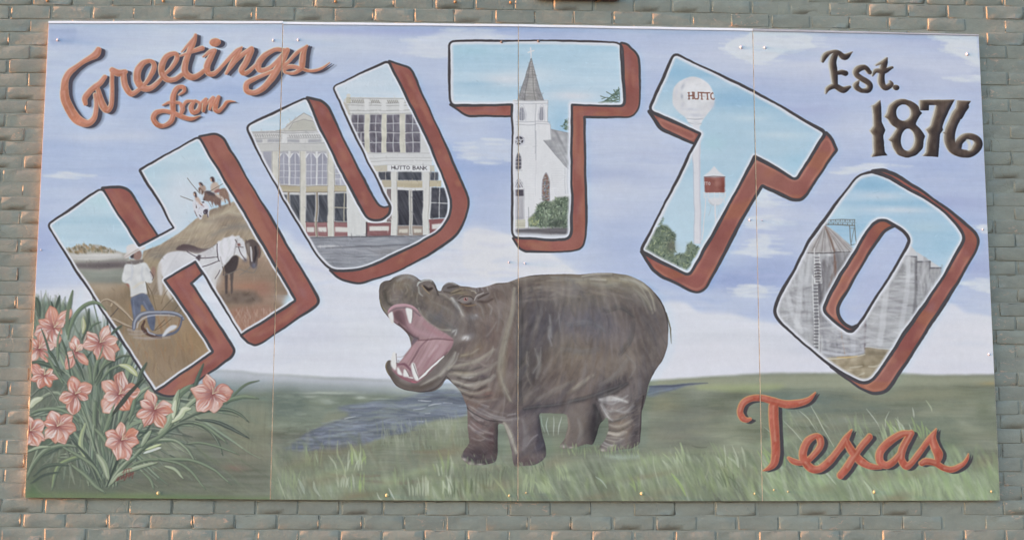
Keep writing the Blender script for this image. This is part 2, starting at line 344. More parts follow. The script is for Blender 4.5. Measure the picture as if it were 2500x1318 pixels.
def ground():
    hz = Z('50,905 533,903 667,914 800,922 945,927 1130,940 1580,929 1750,917 1856,911 2100,909 2277,915 2431,913 2460,913 2460,1240 50,1240')
    fill(hz, (126, 131, 115), 1, soft=3, tex=((N_HB, (3, 4, 3)), (N_MP, (6, 6, 6)), (N_I40, (5, 5, 3)), (N_HS, (3, 3, 3)), (N_HF, (1.6, 1.6, 1.6))))
    # misty hills, left
    fill(Z('420,905 533,901,20 667,912,20 800,922,20 945,925,20 1120,938 1120,962 700,955 420,950'), (187, 191, 201), .9, soft=4, r=20)
    fill(Z('500,925 667,930 900,942 1120,946 1120,975 800,962 500,958'), (150, 158, 160), .8, soft=7, r=20)
    fill(Z('520,945 700,948 940,958 1100,975 1000,1010 760,1040 520,1010'), (118, 129, 118), .7, soft=12, tex=((N_HS, (5, 5, 5)),))
    fill(Z('655,950 720,950 760,975 740,1010 660,1020'), (99, 111, 105), .7, soft=12)
    for x, y, rx, ry, a in [(800, 958, 60, 3, .8), (880, 968, 14, 4, .9), (760, 967, 18, 3, .7), (1020, 948, 60, 6, .7), (930, 972, 26, 2, .7), (800, 978, 20, 7, .6)]: blob(x, y, rx, ry, 0, (170, 178, 168), a)
    # right meadow
    fill(Z('1590,930 1750,920 1860,914 2100,911 2290,918 2432,916 2432,935 2100,945 1590,945'), (154, 157, 136), .8, soft=4)
    fill(Z('1700,940 1860,935 1920,938 1900,950 1860,960 1700,950'), (160, 168, 122), .6, soft=5)
    fill(Z('1850,957 1960,955 2060,965 2110,985 2200,1000 1990,1010 1850,1000'), (112, 124, 116), .85, soft=8)
    fill(Z('2200,1010 2330,1020 2350,1080 2420,1110 2330,1105 2260,1080'), (112, 122, 108), .8, soft=10)
    blob(2400, 1000, 22, 30, 10, (110, 118, 98), .7); blob(1650, 1050, 90, 34, 0, (122, 124, 112), .6); blob(1700, 1080, 60, 12, 0, (104, 108, 96), .7)
    blob(1660, 1060, 60, 40, 0, (124, 124, 116), .5); blob(1800, 1150, 60, 14, 0, (138, 126, 100), .7); blob(1620, 985, 40, 18, 0, (140, 134, 104), .5)
    blob(2250, 960, 140, 16, 0, (140, 142, 118), .7); blob(2420, 935, 30, 6, 0, (160, 148, 110), .7)
    # lower band gets greener and lighter
    fill(Z('660,1120 1000,1150 1250,1140 1500,1120 1900,1090 2440,1100 2440,1240 660,1240'), (131, 141, 120), .6, soft=22, tex=((N_DB, (9, 10, 8)), (N_DS, (5, 6, 5))))
    fill(Z('1860,1150 2442,1150 2442,1230 1860,1230'), (152, 167, 136), .6, soft=14, tex=((N_DB, (7, 8, 6)), (N_DS, (4, 4, 4))))
    fill(Z('560,990 662,990 662,1130 560,1140'), (135, 136, 116), .6, soft=10, tex=((N_VS, (6, 6, 5)),))
    fill(Z('60,1120 662,1120 662,1215 60,1215'), (112, 115, 102), .75, soft=14, tex=((N_HS, (4, 4, 4)),))
    fill(Z('60,1195 240,1200 400,1205 662,1212 662,1222 60,1222'), (112, 132, 90), .7, soft=5)
    blob(84, 1190, 16, 24, 0, (92, 122, 82), .8); blob(570, 1140, 30, 8, 0, (138, 110, 100), .5); blob(600, 1110, 60, 14, 0, (124, 116, 104), .4)
    # creek
    wat = smooth(T('D2', '320,535 520,385 700,310 870,250 900,205 760,170 1060,112 1450,70 1540,30 1830,5 1940,80 1930,240 1560,285 1380,380 1150,430 1000,490 850,525'), 20)
    fill(wat, (108, 115, 128), .92, soft=3, tex=((N_HB, (7, 8, 9)), (N_HS, (5, 5, 6)), (N_HF, (3, 3, 4))))
    W = (138, 146, 160)
    for s in ['940,325,10 1150,300,26 1430,300,20', '1000,250,10 1200,240,24 1350,250,10', '560,440,8 800,400,22 1100,390,16', '1050,150,8 1250,140,20 1400,150,10', '700,360,6 900,350,18 1200,350,8', '800,300,8 950,270,16 1100,262,6']: line(T('D2', s), W, a=.6, soft=3)
    for s in ['520,390,8 700,320,12 860,270,8', '900,180,8 1200,190,14 1500,210,8', '1550,100,10 1700,80,20 1900,110,10', '600,470,8 850,460,16 1000,470,6']: line(T('D2', s), (86, 90, 106), a=.6, soft=3)
    for s in ['1590,145,7 1650,135,9 1700,132,3', '1500,100,6 1560,105,7 1610,108,3', '1460,180,4 1520,170,5 1560,163,2', '1720,125,4 1790,125,6', '1560,210,4 1600,210,5', '860,262,6 900,250,9 950,240,3', '1480,280,4 1540,280,6']: line(T('D2', s), (190, 194, 200), a=.9, soft=1.5)
    fill(smooth(T('C3', '1345,1165 1375,1070 1500,1062 1700,1050 1890,1045 1700,1072 1500,1130 1400,1165'), 8), (104, 112, 128), .9, soft=1.5, tex=((N_HS, 6),))
    line(T('C3', '1375,1075,12 1500,1075,16 1700,1058,9 1880,1046,3'), (84, 88, 104), a=.8, soft=2); line(T('C3', '1360,1140,10 1450,1120,14 1560,1095,5'), (128, 140, 158), a=.7, soft=2)
    # olive bank in front of the pool
    fill(smooth(T('D2', '640,300 700,210 900,205 900,225 860,260 700,310'), 10), (140, 141, 122), .55, soft=4)
    dabs(wat, 260, 46, 4, 178, [(104, 112, 128), (140, 150, 164), (124, 134, 148), (96, 102, 120), (156, 164, 176)], a=.5, jit=.08, soft=2.5, seed=93)
    dabs(Z('665,960 1130,950 1130,1030 665,1090'), 120, 40, 5, 178, [(150, 160, 146), (112, 124, 112), (166, 174, 160)], a=.3, jit=.1, soft=3, seed=94)
    # grasses
    G1 = [(150, 162, 138), (168, 176, 158), (134, 150, 116), (118, 132, 108)]; G2 = [(160, 180, 120), (176, 186, 160), (138, 158, 116), (186, 194, 178)]
    dabs(T('D2', '1100,330 1500,290 1900,240 1920,520 1100,520'), 170, 30, 3, 82, [(160, 168, 148), (176, 182, 168), (140, 150, 124)], a=.55, rel=.5, seed=1, jit=.16)
    dabs(T('D2', '240,540 1000,500 1000,900 240,980'), 230, 34, 4, 84, G1 + [(96, 108, 92), (104, 116, 98)], a=.4, rel=.5, seed=2)
    dabs(T('D2', '240,780 1000,800 2360,820 2360,980 240,980'), 330, 36, 4, 74, G2, a=.34, rel=.5, seed=3)
    dabs(T('D3', '230,660 2300,560 2300,980 230,980'), 560, 40, 5, 66, G1 + G2, a=.36, rel=.5, seed=4)
    dabs(T('D3', '1300,560 2300,600 2300,960 1300,960'), 260, 46, 5, 64, G2 + [(110, 116, 104)], a=.4, rel=.5, seed=14)
    dabs(T('D4', '220,200 1300,300 1300,980 220,980'), 420, 44, 4.5, 58, G2 + [(190, 196, 178), (120, 136, 112)], a=.36, rel=.5, seed=5)
    dabs(T('D4', '1300,700 2280,640 2280,980 1300,980'), 240, 36, 5, 72, [(150, 176, 128), (170, 190, 142), (136, 158, 114)], a=.4, rel=.5, seed=6)
    dabs(Z('1580,960 2430,960 2430,1100 1580,1100'), 330, 60, 5, 0, [(142, 146, 124), (122, 128, 110), (152, 156, 134), (112, 120, 104)], a=.35, rel=.5, seed=7, jit=.07, soft=2.5)
    dabs(Z('665,960 1100,985 1000,1010 780,1060 665,1110'), 200, 50, 5, 2, [(140, 150, 132), (104, 116, 104), (128, 136, 112), (150, 160, 148)], a=.35, rel=.5, seed=8, jit=.1, soft=2.5)
    dabs(Z('800,1090 1130,1060 1250,1130 1250,1190 800,1180'), 200, 54, 5, 1, [(134, 140, 112), (112, 122, 100), (142, 146, 120), (126, 118, 104)], a=.38, rel=.5, seed=9, jit=.08, soft=2.5)
    for s, c in [('1050,800,14 1300,815,26 1600,800,8', (120, 106, 96)), ('1440,540,8 1600,550,22 1740,530,6', (130, 118, 98)), ('700,730,8 780,745,16 860,770,8', (122, 106, 92)), ('960,740,8 1050,760,18 1160,750,8', (124, 110, 94))]: line(T('D2', s), c, a=.6, soft=4)
    line(T('D3', '1740,490,6 1800,505,14 1870,505,5'), (98, 100, 92), a=.8, soft=2)
    gg = [(150, 168, 112), (168, 182, 136), (182, 190, 164), (104, 116, 92), (120, 128, 100), (96, 104, 92)]
    dabs(Z('1000,1150 1860,1120 1860,1218 1000,1218'), 300, 46, 8, 68, gg, a=.42, seed=95, rel=.3, soft=3, jit=.2); dabs(Z('1860,1130 2440,1100 2440,1218 1860,1218'), 260, 46, 8, 66, [(160, 184, 130), (176, 194, 150), (146, 166, 120), (186, 196, 168), (132, 146, 112)], a=.45, seed=96, rel=.3, soft=3, jit=.22)
    dabs(Z('1590,960 2430,960 2430,1090 1590,1110'), 160, 70, 12, 2, [(150, 152, 128), (118, 124, 110), (140, 134, 110), (110, 116, 108)], a=.32, seed=97, rel=.3, soft=6, jit=.12)
    dabs(Z('665,1080 1130,1060 1240,1140 1240,1218 665,1218'), 220, 56, 9, 72, [(150, 160, 124), (116, 126, 104), (130, 118, 98), (166, 172, 148), (98, 108, 94)], a=.34, seed=98, rel=.3, soft=3.5, jit=.4)
    tf = np.random.default_rng(31)
    for q in range(46):
        x = 690 + 1740 * tf.random(); y = 1120 + 92 * tf.random() if x < 1850 else 1060 + 150 * tf.random()
        if 1110 < x < 1600 and y < 1150: continue
        sl_c = [(170, 184, 146), (186, 194, 172), (156, 176, 118), (104, 116, 92), (146, 160, 126)][tf.integers(5)]
        for k_ in range(tf.integers(4, 10)):
            x1 = x + tf.normal() * 14; lean = (-14 + tf.normal() * 7) if x > 1300 else tf.normal() * 6; h_ = 20 + 34 * tf.random()
            leaf([[x1, y], [x1 + lean * .4, y - h_ * .55], [x1 + lean, y - h_]], 3 + 3 * tf.random(), sl_c, .5)
    for q in range(60):
        x = 680 + 1740 * tf.random(); y = 1075 + 140 * tf.random(); blob(x, y, 20 + 40 * tf.random(), 6 + 10 * tf.random(), -10, [(104, 114, 94), (162, 176, 136), (132, 120, 98), (120, 132, 104), (150, 160, 132)][tf.integers(5)], .35)
    for t, s, w, c in [('D2', '800,450 800,560 840,650 870,770', 16, (160, 168, 136)), ('D2', '280,760 310,860 350,960', 12, (168, 176, 152)), ('D2', '590,800 600,870 640,930', 24, (170, 178, 160)), ('D2', '1240,860 1270,920 1300,970', 14, (196, 200, 188)), ('D2', '1140,900 1160,950 1190,975', 10, (190, 196, 180)), ('D2', '610,560 620,610 625,640', 9, (160, 172, 152)), ('D2', '2100,720 2220,850 2290,960', 18, (160, 168, 130)), ('D2', '450,780 490,850 510,910', 26, (160, 170, 156)),
                    ('D4', '640,140 700,250 760,370 840,500', 9, (196, 200, 184)), ('D4', '540,190 620,260 690,370', 9, (190, 196, 180)), ('D4', '400,270 500,380 620,520', 9, (182, 188, 172)), ('D4', '1120,170 1190,250 1240,340', 9, (188, 194, 182)), ('D4', '1320,200 1290,270 1290,350', 8, (184, 190, 176)), ('D4', '230,330 330,420 380,480', 8, (186, 192, 176)), ('D4', '1100,800 1160,880 1190,970', 22, (186, 200, 168)), ('D4', '700,640 780,740 860,830', 16, (180, 188, 170)), ('D4', '1640,100 1680,160 1690,200', 14, (170, 178, 152)), ('D4', '1520,160 1530,210 1535,250', 14, (182, 188, 174)),
                    ('D3', '490,250 480,320 500,400', 8, (196, 202, 196)), ('D3', '540,240 545,320 540,410', 8, (190, 196, 190)), ('D3', '610,240 590,320 580,400', 8, (196, 202, 196)), ('D3', '430,230 440,300 470,380', 8, (170, 178, 168)), ('D3', '1400,560 1420,700 1450,820', 12, (166, 174, 150)), ('D3', '1560,730 1640,830 1690,930', 26, (160, 182, 116)), ('D3', '1000,860 960,800 900,760', 14, (170, 180, 168)), ('D3', '1900,640 1880,720 1850,800', 12, (150, 156, 132))]:
        leaf(T(t, s), w / 3.563, c, .65)
    line(T('D3', '1000,580,30 1130,590,46 1270,585,30'), (160, 174, 158), a=.6, soft=4)

# ------------------------------------------------------------ 2. pictures inside the letters
def cyan(mask_polys, seed, top=(172, 203, 218), bot=(200, 215, 225)):
    m, sl = polymask(mask_polys)
    h = m.shape[0]; g = np.linspace(0, 1, h)[:, None, None]
    c = np.array(top) * (1 - g) + np.array(bot) * g
    c = c + [0, -4, -1] + np.roll(N_HB, seed * 97, 1)[sl][..., None] * np.array([5, 3, 2]) + np.roll(N_HS, seed * 57, 0)[sl][..., None] * np.array([3, 1.8, 1.2])
    if CLIP is not None: m = m * CLIP[sl]
    CAN[sl] += (c - CAN[sl]) * m[..., None]
    return m, sl

def clip_to(polys):
    global CLIP
    if polys is None: CLIP = None; return
    m, sl = polymask(polys); CLIP = np.zeros((CH, CW), np.float32); CLIP[sl] = m

def pic_H():
    cyan([smooth(p) for p in FACE['H']], 1, (178, 207, 218), (190, 212, 222))
    blob(455, 470, 70, 60, 0, (208, 212, 221), .8); blob(500, 420, 60, 8, 0, (196, 212, 222), .6); blob(260, 490, 60, 18, 0, (178, 208, 216), .5); blob(430, 540, 40, 40, 0, (206, 212, 221), .7)
    # plain and far bank
    fill(T('B1', '560,1030 700,985 760,1000 800,985 860,990 960,1025 1080,1060 1130,1060 1130,1110 1500,1130 1500,1400 560,1400'), (172, 168, 160), 1, soft=1)
    dabs(T('B1', '580,1020 700,990 800,990 900,1010 1080,1060 1080,1064 590,1055'), 120, 8, 4, 60, [(150, 128, 98), (124, 118, 92), (170, 146, 112), (112, 104, 86)], a=.8, seed=20)
    fill(T('B1', '590,1060 800,1065 1060,1062 1080,1110 900,1130 620,1110'), (196, 194, 192), .9, soft=2, tex=((N_HS, 7),))
    fill(T('B1', '640,1120 900,1118 1120,1100 1120,1140 800,1165 660,1160'), (160, 158, 152), .9, soft=2, tex=((N_HS, 5),))
    fill(T('B1', '650,1145 800,1140 1100,1130 1110,1190 880,1200 680,1195'), (106, 98, 100), .9, soft=3, tex=((N_HS, 6),))
    fill(T('C1', '680,55 900,75 1080,50 1120,180 900,230 760,180'), (134, 138, 130), .95, soft=4, tex=((N_HS, 5),))
    fill(T('C1', '800,150 930,150 1060,150 1060,180 930,190 820,180'), (112, 118, 116), .7, soft=5)
    fill(T('C1', '740,190 900,195 1080,190 2300,200 2500,420 2500,1300 700,1300'), (143, 126, 106), .95, soft=5, tex=((N_I40, (5, 5, 4)), (N_I14, (7, 6, 5)), (N_VS, (4, 4, 4))))
    blob(250, 700, 40, 12, 0, (170, 156, 138), .8); blob(330, 760, 60, 50, 20, (150, 126, 96), .5); blob(400, 860, 80, 60, 0, (138, 114, 90), .6); blob(480, 830, 40, 60, -30, (152, 122, 88), .6); blob(330, 850, 40, 40, 0, (148, 132, 112), .5); blob(400, 700, 30, 30, 0, (168, 150, 120), .5)
    # hill
    hill = T('B1', '1250,1045 1400,985 1550,890 1700,770 1830,680 1950,640 2030,610 2100,640 2500,1100 2500,1420 1300,1420 1240,1110')
    fill(hill, (158, 143, 126), 1, soft=1, tex=((N_DB, (7, 7, 6)), (N_ES, (5, 5, 5)), (N_I14, (5, 5, 4))))
    for s, c, a in [('1640,860,30 1800,790,50 1960,700,40 2050,660,20', (186, 174, 152), .8), ('1560,930,20 1800,890,40 1960,860,30', (176, 162, 138), .7), ('1780,780,20 1900,760,30 2080,740,30', (140, 128, 118), .7), ('1850,900,20 2000,840,50 2200,830,50', (132, 126, 120), .7),
                    ('1300,1060,20 1500,1010,40 1700,960,30', (138, 128, 116), .7), ('1330,1090,30 1500,1080,50 1600,1050,30', (128, 124, 116), .7), ('2000,700,20 2080,720,30', (196, 186, 166), .7)]: line(T('B1', s), c, a=a, soft=7)
    dabs(hill, 160, 26, 3, -32, [(180, 168, 146), (136, 124, 110), (168, 150, 126)], a=.4, seed=21)
    fill(T('F', '250,320 480,318 640,330 620,430 400,460 250,380'), (160, 146, 122), .7, soft=4)
    # ploughed land to the right
    fill(T('F', '1090,300 1330,330 1580,280 1669,330 1900,600 1669,1100 1340,1150 1060,640'), (146, 124, 108), .8, soft=6, tex=((N_I14, (6, 4, 4)), (N_HS, (4, 3, 3))))
    fill(T('F', '1100,520 1400,500 1700,560 1700,700 1400,690 1100,600'), (152, 124, 106), .6, soft=7)
    blob(605, 700, 34, 10, 0, (164, 122, 102), .8); blob(640, 705, 22, 20, 0, (152, 112, 98), .7)
    fill(T('F', '1100,690 1300,650 1500,670 1600,760 1450,800 1200,780 1120,740'), (112, 98, 90), .8, soft=5, tex=((N_I4, 5),))
    fill(T('F', '1220,840 1669,800 1800,960 1400,1120 1300,1040'), (160, 122, 106), .7, soft=6)
    dabs(T('F', '1240,860 1669,850 1669,960 1360,1110 1300,1040'), 160, 12, 3, 80, [(186, 160, 148), (150, 108, 92), (176, 140, 122)], a=.5, seed=22)
    dabs(T('C1', '900,300 1500,500 1800,760 1350,1090 1200,880'), 260, 26, 5, 80, [(160, 136, 104), (126, 104, 84), (154, 118, 88), (140, 126, 106)], a=.4, seed=23)
    # dark horse
    D = (72, 64, 66)
    fill(T('F', '1180,300 1290,270 1340,300 1310,420 1270,470 1185,480 1165,400'), D, .95, soft=1.2, r=14)
    fill(T('F', '1175,470 1215,470 1212,580 1208,680 1185,690 1182,580'), (84, 74, 74), .95, soft=1); fill(T('F', '1235,460 1280,455 1268,600 1270,670 1245,690 1245,560'), (92, 82, 80), .95, soft=1)
    fill(T('F', '1400,140 1440,100 1480,104 1530,130 1560,220 1540,330 1520,400 1480,415 1450,380 1455,300 1420,240 1405,190'), (100, 84, 80), .95, soft=1.2, r=10)
    fill(T('F', '1460,220 1480,210 1488,290 1480,350 1462,340'), (190, 184, 184), .8, soft=1); line(T('F', '1505,200,30 1512,280,26 1500,360,20'), (62, 54, 58), a=.8, soft=2); blob(617, 645, 5, 6, 0, (120, 116, 130), .9)
    line(T('F', '1400,160,30 1420,250,20 1440,330,10'), (150, 140, 132), a=.6, soft=2)
    for s in ['1340,420,6 1420,455,7 1490,460,7 1525,400,6', '1165,490,7 1240,470,8 1330,425,6', '1340,490,5 1400,450,6 1450,400,5', '1440,430,5 1460,370,5']: line(T('F', s), (120, 114, 110), a=.9)
    # near horse: dark blanket, pale body
    fill(T('F', '645,220 670,175 740,148 830,165 930,205 1000,210 1080,165 1120,150 1100,190 950,245 880,255 760,228'), (92, 78, 80), .95, soft=1.2, r=12)
    body = T('F', '470,380 490,320 560,250 660,225 780,235 880,265 980,225 1080,170 1140,120 1200,85 1290,75 1345,60 1335,85 1380,100 1410,200 1425,300 1410,345 1390,335 1340,290 1300,270 1260,290 1210,350 1160,400 1150,450 1110,510 1090,560 1085,660 1050,640 1040,560 980,520 900,440 860,330 550,540 500,480')
    fill(body, (204, 203, 206), 1, soft=.8, r=8, tex=((N_I14, 3), (N_ES, 2)))
    fill(T('F', '455,400 490,330 510,380 505,480 520,600 510,700 495,710 470,640 458,520'), (196, 190, 186), .9, soft=1.5, r=10)
    fill(T('F', '530,560 575,600 600,700 630,780 605,760 560,690'), (202, 196, 190), .9, soft=1.5, r=6)
    blob(430, 650, 16, 22, 0, (190, 188, 194), .6); blob(500, 620, 20, 10, -20, (186, 182, 184), .7); blob(530, 680, 10, 20, 0, (190, 184, 180), .7); blob(462, 625, 30, 12, 0, (212, 211, 214), .7)
    for s in ['1120,140,30 1110,230,40 1150,330,34 1180,370,10', '1180,110,40 1190,220,60 1170,330,30', '1260,90,50 1270,180,40 1220,280,20']: line(T('F', s), (216, 214, 220), a=.8, soft=2.5)
    for s in ['1150,380,8 1130,300,8', '1280,280,8 1300,150,10 1310,110,6']: line(T('F', s), (140, 132, 134), a=.7, soft=2)
    fill(T('F', '860,310 900,265 925,275 912,330 880,325'), (86, 76, 82), .95, soft=1)
    for s, w in [('920,302 1000,304 1095,300', 8), ('930,400 1010,380 1105,345', 9), ('1100,160 1095,240 1105,320 1120,345', 9), ('770,232 820,262 880,290', 7), ('1125,440 1105,480 1075,530', 6), ('1150,400 1165,450 1160,490', 6)]: line(T('F', s), (78, 68, 74), w / 4.39, a=.95)
    fill(T('F', '1310,150 1340,145 1350,175 1318,180'), (120, 80, 74), .9, soft=1); line(T('F', '1325,190,10 1350,250,9 1385,300,9 1410,330,7'), (96, 84, 88), a=.95); line(T('F', '1290,110,8 1310,140,8'), (96, 84, 84), a=.9); blob(1400 / 4.392 + 280, 325 / 4.392 + 560, 5, 5, 0, (100, 92, 96), .9)
    line(T('F', '1300,185,5 1375,190,6'), (84, 72, 74), a=.9)
    # farmer
    fill(T('F', '165,725 300,670 345,685 380,760 430,860 440,960 425,1090 390,1085 350,980 345,880 290,790 280,900 270,980 200,985 185,850'), (100, 106, 124), 1, soft=.9, r=8, tex=((N_I4, 4),))
    for s in ['200,760,10 210,860,16 215,950,8', '310,770,10 350,850,14 390,900,10']: line(T('F', s), (122, 130, 152), a=.7, soft=2)
    fill(T('F', '282,800 345,890 330,905 280,900'), (150, 128, 98), .95, soft=1)
    fill(T('F', '120,580 165,570 170,610 155,620'), (150, 108, 96), .9, soft=1)
    shirt = T('F', '130,365 210,370 330,345 360,390 400,470 415,540 395,575 345,560 340,600 350,700 300,668 220,700 162,728 165,660 160,575 110,575 75,545 95,440 105,385')
    fill(shirt, (203, 203, 203), 1, soft=.9, r=10, tex=((N_I14, 3), (N_I4, 2)))
    for s, c in [('180,380,10 190,450,16 175,540,8', (182, 186, 196)), ('300,400,10 290,480,14 310,560,8', (184, 186, 194)), ('340,420,8 380,470,12 400,530,6', (178, 180, 186)), ('160,520,6 120,560,8', (176, 178, 184)), ('200,620,14 260,580,20 320,560,10', (206, 196, 178))]: line(T('F', s), c, a=.7, soft=3)
    fill(T('F', '400,400 430,395 440,440 425,500 405,510 385,460'), (150, 118, 110), .8, soft=1.5); line(T('F', '380,450,7 415,500,7 405,540,5'), (90, 80, 84), a=.9)
    fill(T('F', '205,260 270,215 300,260 290,320 240,330 205,310'), (150, 122, 114), 1, soft=1, r=6); fill(T('F', '170,290 215,250 215,310 190,312'), (72, 62, 64), .95, soft=1)
    fill(T('F', '120,345 230,330 320,320 310,350 220,372 140,366'), (116, 108, 108), .9, soft=1.3)
    fill(T('F', '95,305 150,230 165,250 250,190 310,178 335,195 325,220 270,225 200,270 140,310'), (206, 200, 198), 1, soft=.8, r=6)
    fill(T('F', '135,235 130,185 160,158 220,150 255,170 280,195 200,240 150,262'), (210, 206, 206), 1, soft=.8, r=8); line(T('F', '110,300,7 190,255,8 260,212,7'), (158, 144, 136), a=.7, soft=1.5)
    # plough and reins
    for s, w, c in [('335,560 350,640 372,720', 7, (92, 86, 70)), ('340,570 400,680 445,860', 7, (110, 98, 80)), ('580,630 540,690 500,790', 5, (110, 94, 78)), ('635,720 560,800 500,870', 6, (100, 90, 78)), ('680,800 620,890', 6, (96, 88, 80)), ('720,850 670,900', 6, (96, 88, 80)), ('610,960 510,1040 430,1085', 6, (104, 88, 74)), ('540,970 480,1030 430,1080', 7, (104, 84, 70))]: line(T('F', s), c, w / 4.39, a=.9)
    for s in ['-40,815,14 -10,770,18 60,830,18 130,910,18 195,985,16', '0,960,16 60,1000,18 150,1040,16']:
        line(T('F', s), (122, 104, 88), a=1); line(T('F', s), (190, 172, 148), a=.9, soft=1.5, shift=(-.4, -1.2), w=None)
    P1 = T('C1', '870,360,14 900,325,16 950,320,18 1010,360,18 1080,430,18 1150,505,16'); line(P1, (120, 104, 90)); line([[p[0], p[1] - 1, p[2] * .6] for p in P1], (186, 170, 148), a=.9)
    P2 = T('C1', '950,480,16 1010,505,18 1080,545,16 1150,565,12'); line(P2, (118, 102, 88)); line([[p[0], p[1] - 1, p[2] * .6] for p in P2], (184, 168, 148), a=.9)
    line(T('C1', '960,470,8 1025,395,10'), (98, 88, 82))
    RG = T('F', '205,1060,40 215,985,50 280,915,54 400,890,44 560,890,40 690,920,36 735,965,24'); line(RG, (104, 106, 118)); line([[p[0] + .5, p[1] - 1.5, p[2] * .4] for p in RG], (158, 162, 174), a=.9, soft=1.5)
    line(T('F', '240,1050,10 260,990,14 340,935,16 480,915,12 640,930,8'), (190, 192, 204), a=.7, soft=1.5)
    line(T('F', '720,940,16 710,1030,20 660,1090,26 560,1130,28 450,1140,30 370,1110,30'), (102, 104, 118)); line(T('F', '700,970,8 690,1030,8'), (130, 96, 82), a=.9)
    line(T('F', '320,980,20 300,1050,34 350,1110,40 430,1150,30 500,1160,18'), (92, 72, 66)); line(T('F', '345,1060,14 370,1105,18 430,1130,14'), (160, 160, 168), a=.9)
    fill(T('F', '500,1150 560,1060 620,1020 680,1030 660,1060 590,1090 530,1150'), (198, 198, 202), 1, soft=1, r=8)
    for s in ['140,1070,16 220,1085,20 300,1090,12', '210,1150,10 340,1165,22 520,1160,14 590,1155,6', '160,1110,10 260,1120,16 330,1110,8']: line(T('F', s), (168, 160, 158), a=.7, soft=3)
    # riders on the hill
    B = (122, 96, 88)
    fill(T('R', '1040,440 1120,420 1180,450 1215,520 1230,640 1255,790 1225,800 1190,680 1130,650 1160,740 1135,745 1110,640 1010,600 1020,480'), (140, 112, 98), .95, soft=1, r=14)
    fill(T('R', '690,500 780,490 920,560 1060,600 1050,700 1030,760 1050,860 1000,830 960,760 940,830 890,760 875,700 850,830 830,700 760,720 680,690 660,660 690,600'), B, .95, soft=1, r=16)
    fill(T('R', '700,510 800,490 930,545 880,600 760,560'), (84, 76, 82), .9, soft=1.6); fill(T('R', '570,430 620,400 700,470 690,520 660,600 600,540 570,490'), (118, 92, 80), .95, soft=1, r=8)
    fill(T('R', '610,470 630,480 632,560 615,540'), (210, 206, 206), .9); fill(T('R', '675,550 690,545 692,600 672,640'), (206, 200, 200), .9); blob(420 + 680 / 8.787, 410 + 680 / 8.787, 2.4, 2, 0, (70, 60, 64), .9)
    fill(T('R', '840,340 900,290 960,300 1020,370 1030,430 950,480 900,520 840,500 830,420'), (188, 168, 154), .95, soft=1, r=12); fill(T('R', '900,510 950,450 1040,430 1050,500 980,530 920,540'), (146, 104, 98), .95, soft=1, r=8)
    fill(T('R', '930,520 1000,560 1110,640 1110,700 1060,730 1065,670 960,610 925,570'), (194, 178, 166), .95, soft=1, r=10); fill(T('R', '815,215 860,185 910,220 925,300 895,310 860,290 830,260'), (80, 62, 64), .95, soft=1, r=8); fill(T('R', '818,230 850,230 860,290 835,285'), (204, 172, 152), 1)
    fill(T('R', '590,400 690,360 730,410 735,480 690,510 640,470'), (168, 146, 134), .95, soft=1, r=10); fill(T('R', '575,320 620,298 660,330 680,400 650,380 600,350'), (72, 58, 60), .95, soft=1, r=6); fill(T('R', '578,335 610,330 630,390 600,390'), (178, 142, 126), 1)
    fill(T('R', '440,700 500,690 560,760 640,720 720,740 800,830 780,1000 790,1060 740,1000 700,900 660,1000 640,1100 600,1110 560,1040 500,960 450,860 435,780'), (206, 205, 212), .95, soft=1, r=10)
    fill(T('R', '630,735 690,722 690,750 650,756'), (66, 58, 66), 1); fill(T('R', '665,900 740,870 770,930 730,990 670,980'), (84, 74, 84), .95, r=6); fill(T('R', '490,900 510,980 560,1060 530,1040 492,960'), (108, 84, 84), .9); fill(T('R', '580,990 640,1040 610,1050'), (72, 62, 70), 1); fill(T('R', '515,780 540,870 510,860'), (96, 80, 80), .9); line(T('R', '740,950,20 770,1040,14'), (84, 72, 80))
    fill(T('R', '470,640 540,610 600,680 620,760 660,800 640,820 560,760 500,700'), (190, 166, 154), .95, soft=1, r=8); fill(T('R', '445,540 490,510 525,540 535,650 500,640 460,600'), (80, 64, 66), .95, soft=1, r=8); fill(T('R', '448,550 480,545 495,600 465,610'), (206, 176, 158), 1); fill(T('R', '600,770 650,780 690,840 640,820'), (146, 106, 100), .9)
    for s in ['330,220,8 420,340,9 520,460,10 600,560,8', '170,605,6 300,650,10 440,710,8', '815,500,9 960,410,9 1105,322,6']: line(T('R', s), (96, 86, 78), a=1)
    dabs(T('R', '690,500 780,490 920,560 1060,600 1050,860 900,820 830,700 680,690'), 60, 5, 1.4, 60, [(150, 124, 110), (98, 78, 76), (132, 108, 94)], a=.7, jit=.8, soft=.8, seed=24); dabs(T('R', '1040,440 1180,450 1230,640 1110,640 1010,600'), 30, 5, 1.4, 70, [(160, 134, 116), (116, 96, 90)], a=.6, jit=.6, soft=.8, seed=25)
    dabs(T('R', '440,700 640,720 800,830 780,1000 640,1100 500,960'), 30, 5, 1.6, 80, [(190, 188, 198), (150, 146, 158), (214, 213, 218)], a=.6, jit=.6, soft=.8, seed=26)
    for s in ['1130,640,10 1140,745,8', '1210,650,10 1240,790,8', '760,700,12 840,840,8', '850,690,10 870,830,7', '960,760,14 1000,830,8']: line(T('R', s), (124, 98, 90), a=.9, soft=.8)
    # head of the dark horse
    fill(T('F', '1395,150 1405,95 1425,130 1470,98 1500,112 1545,150 1578,250 1560,320 1540,300 1530,380 1500,415 1470,412 1445,370 1450,300 1415,230'), (96, 84, 82), .95, soft=1, r=6)
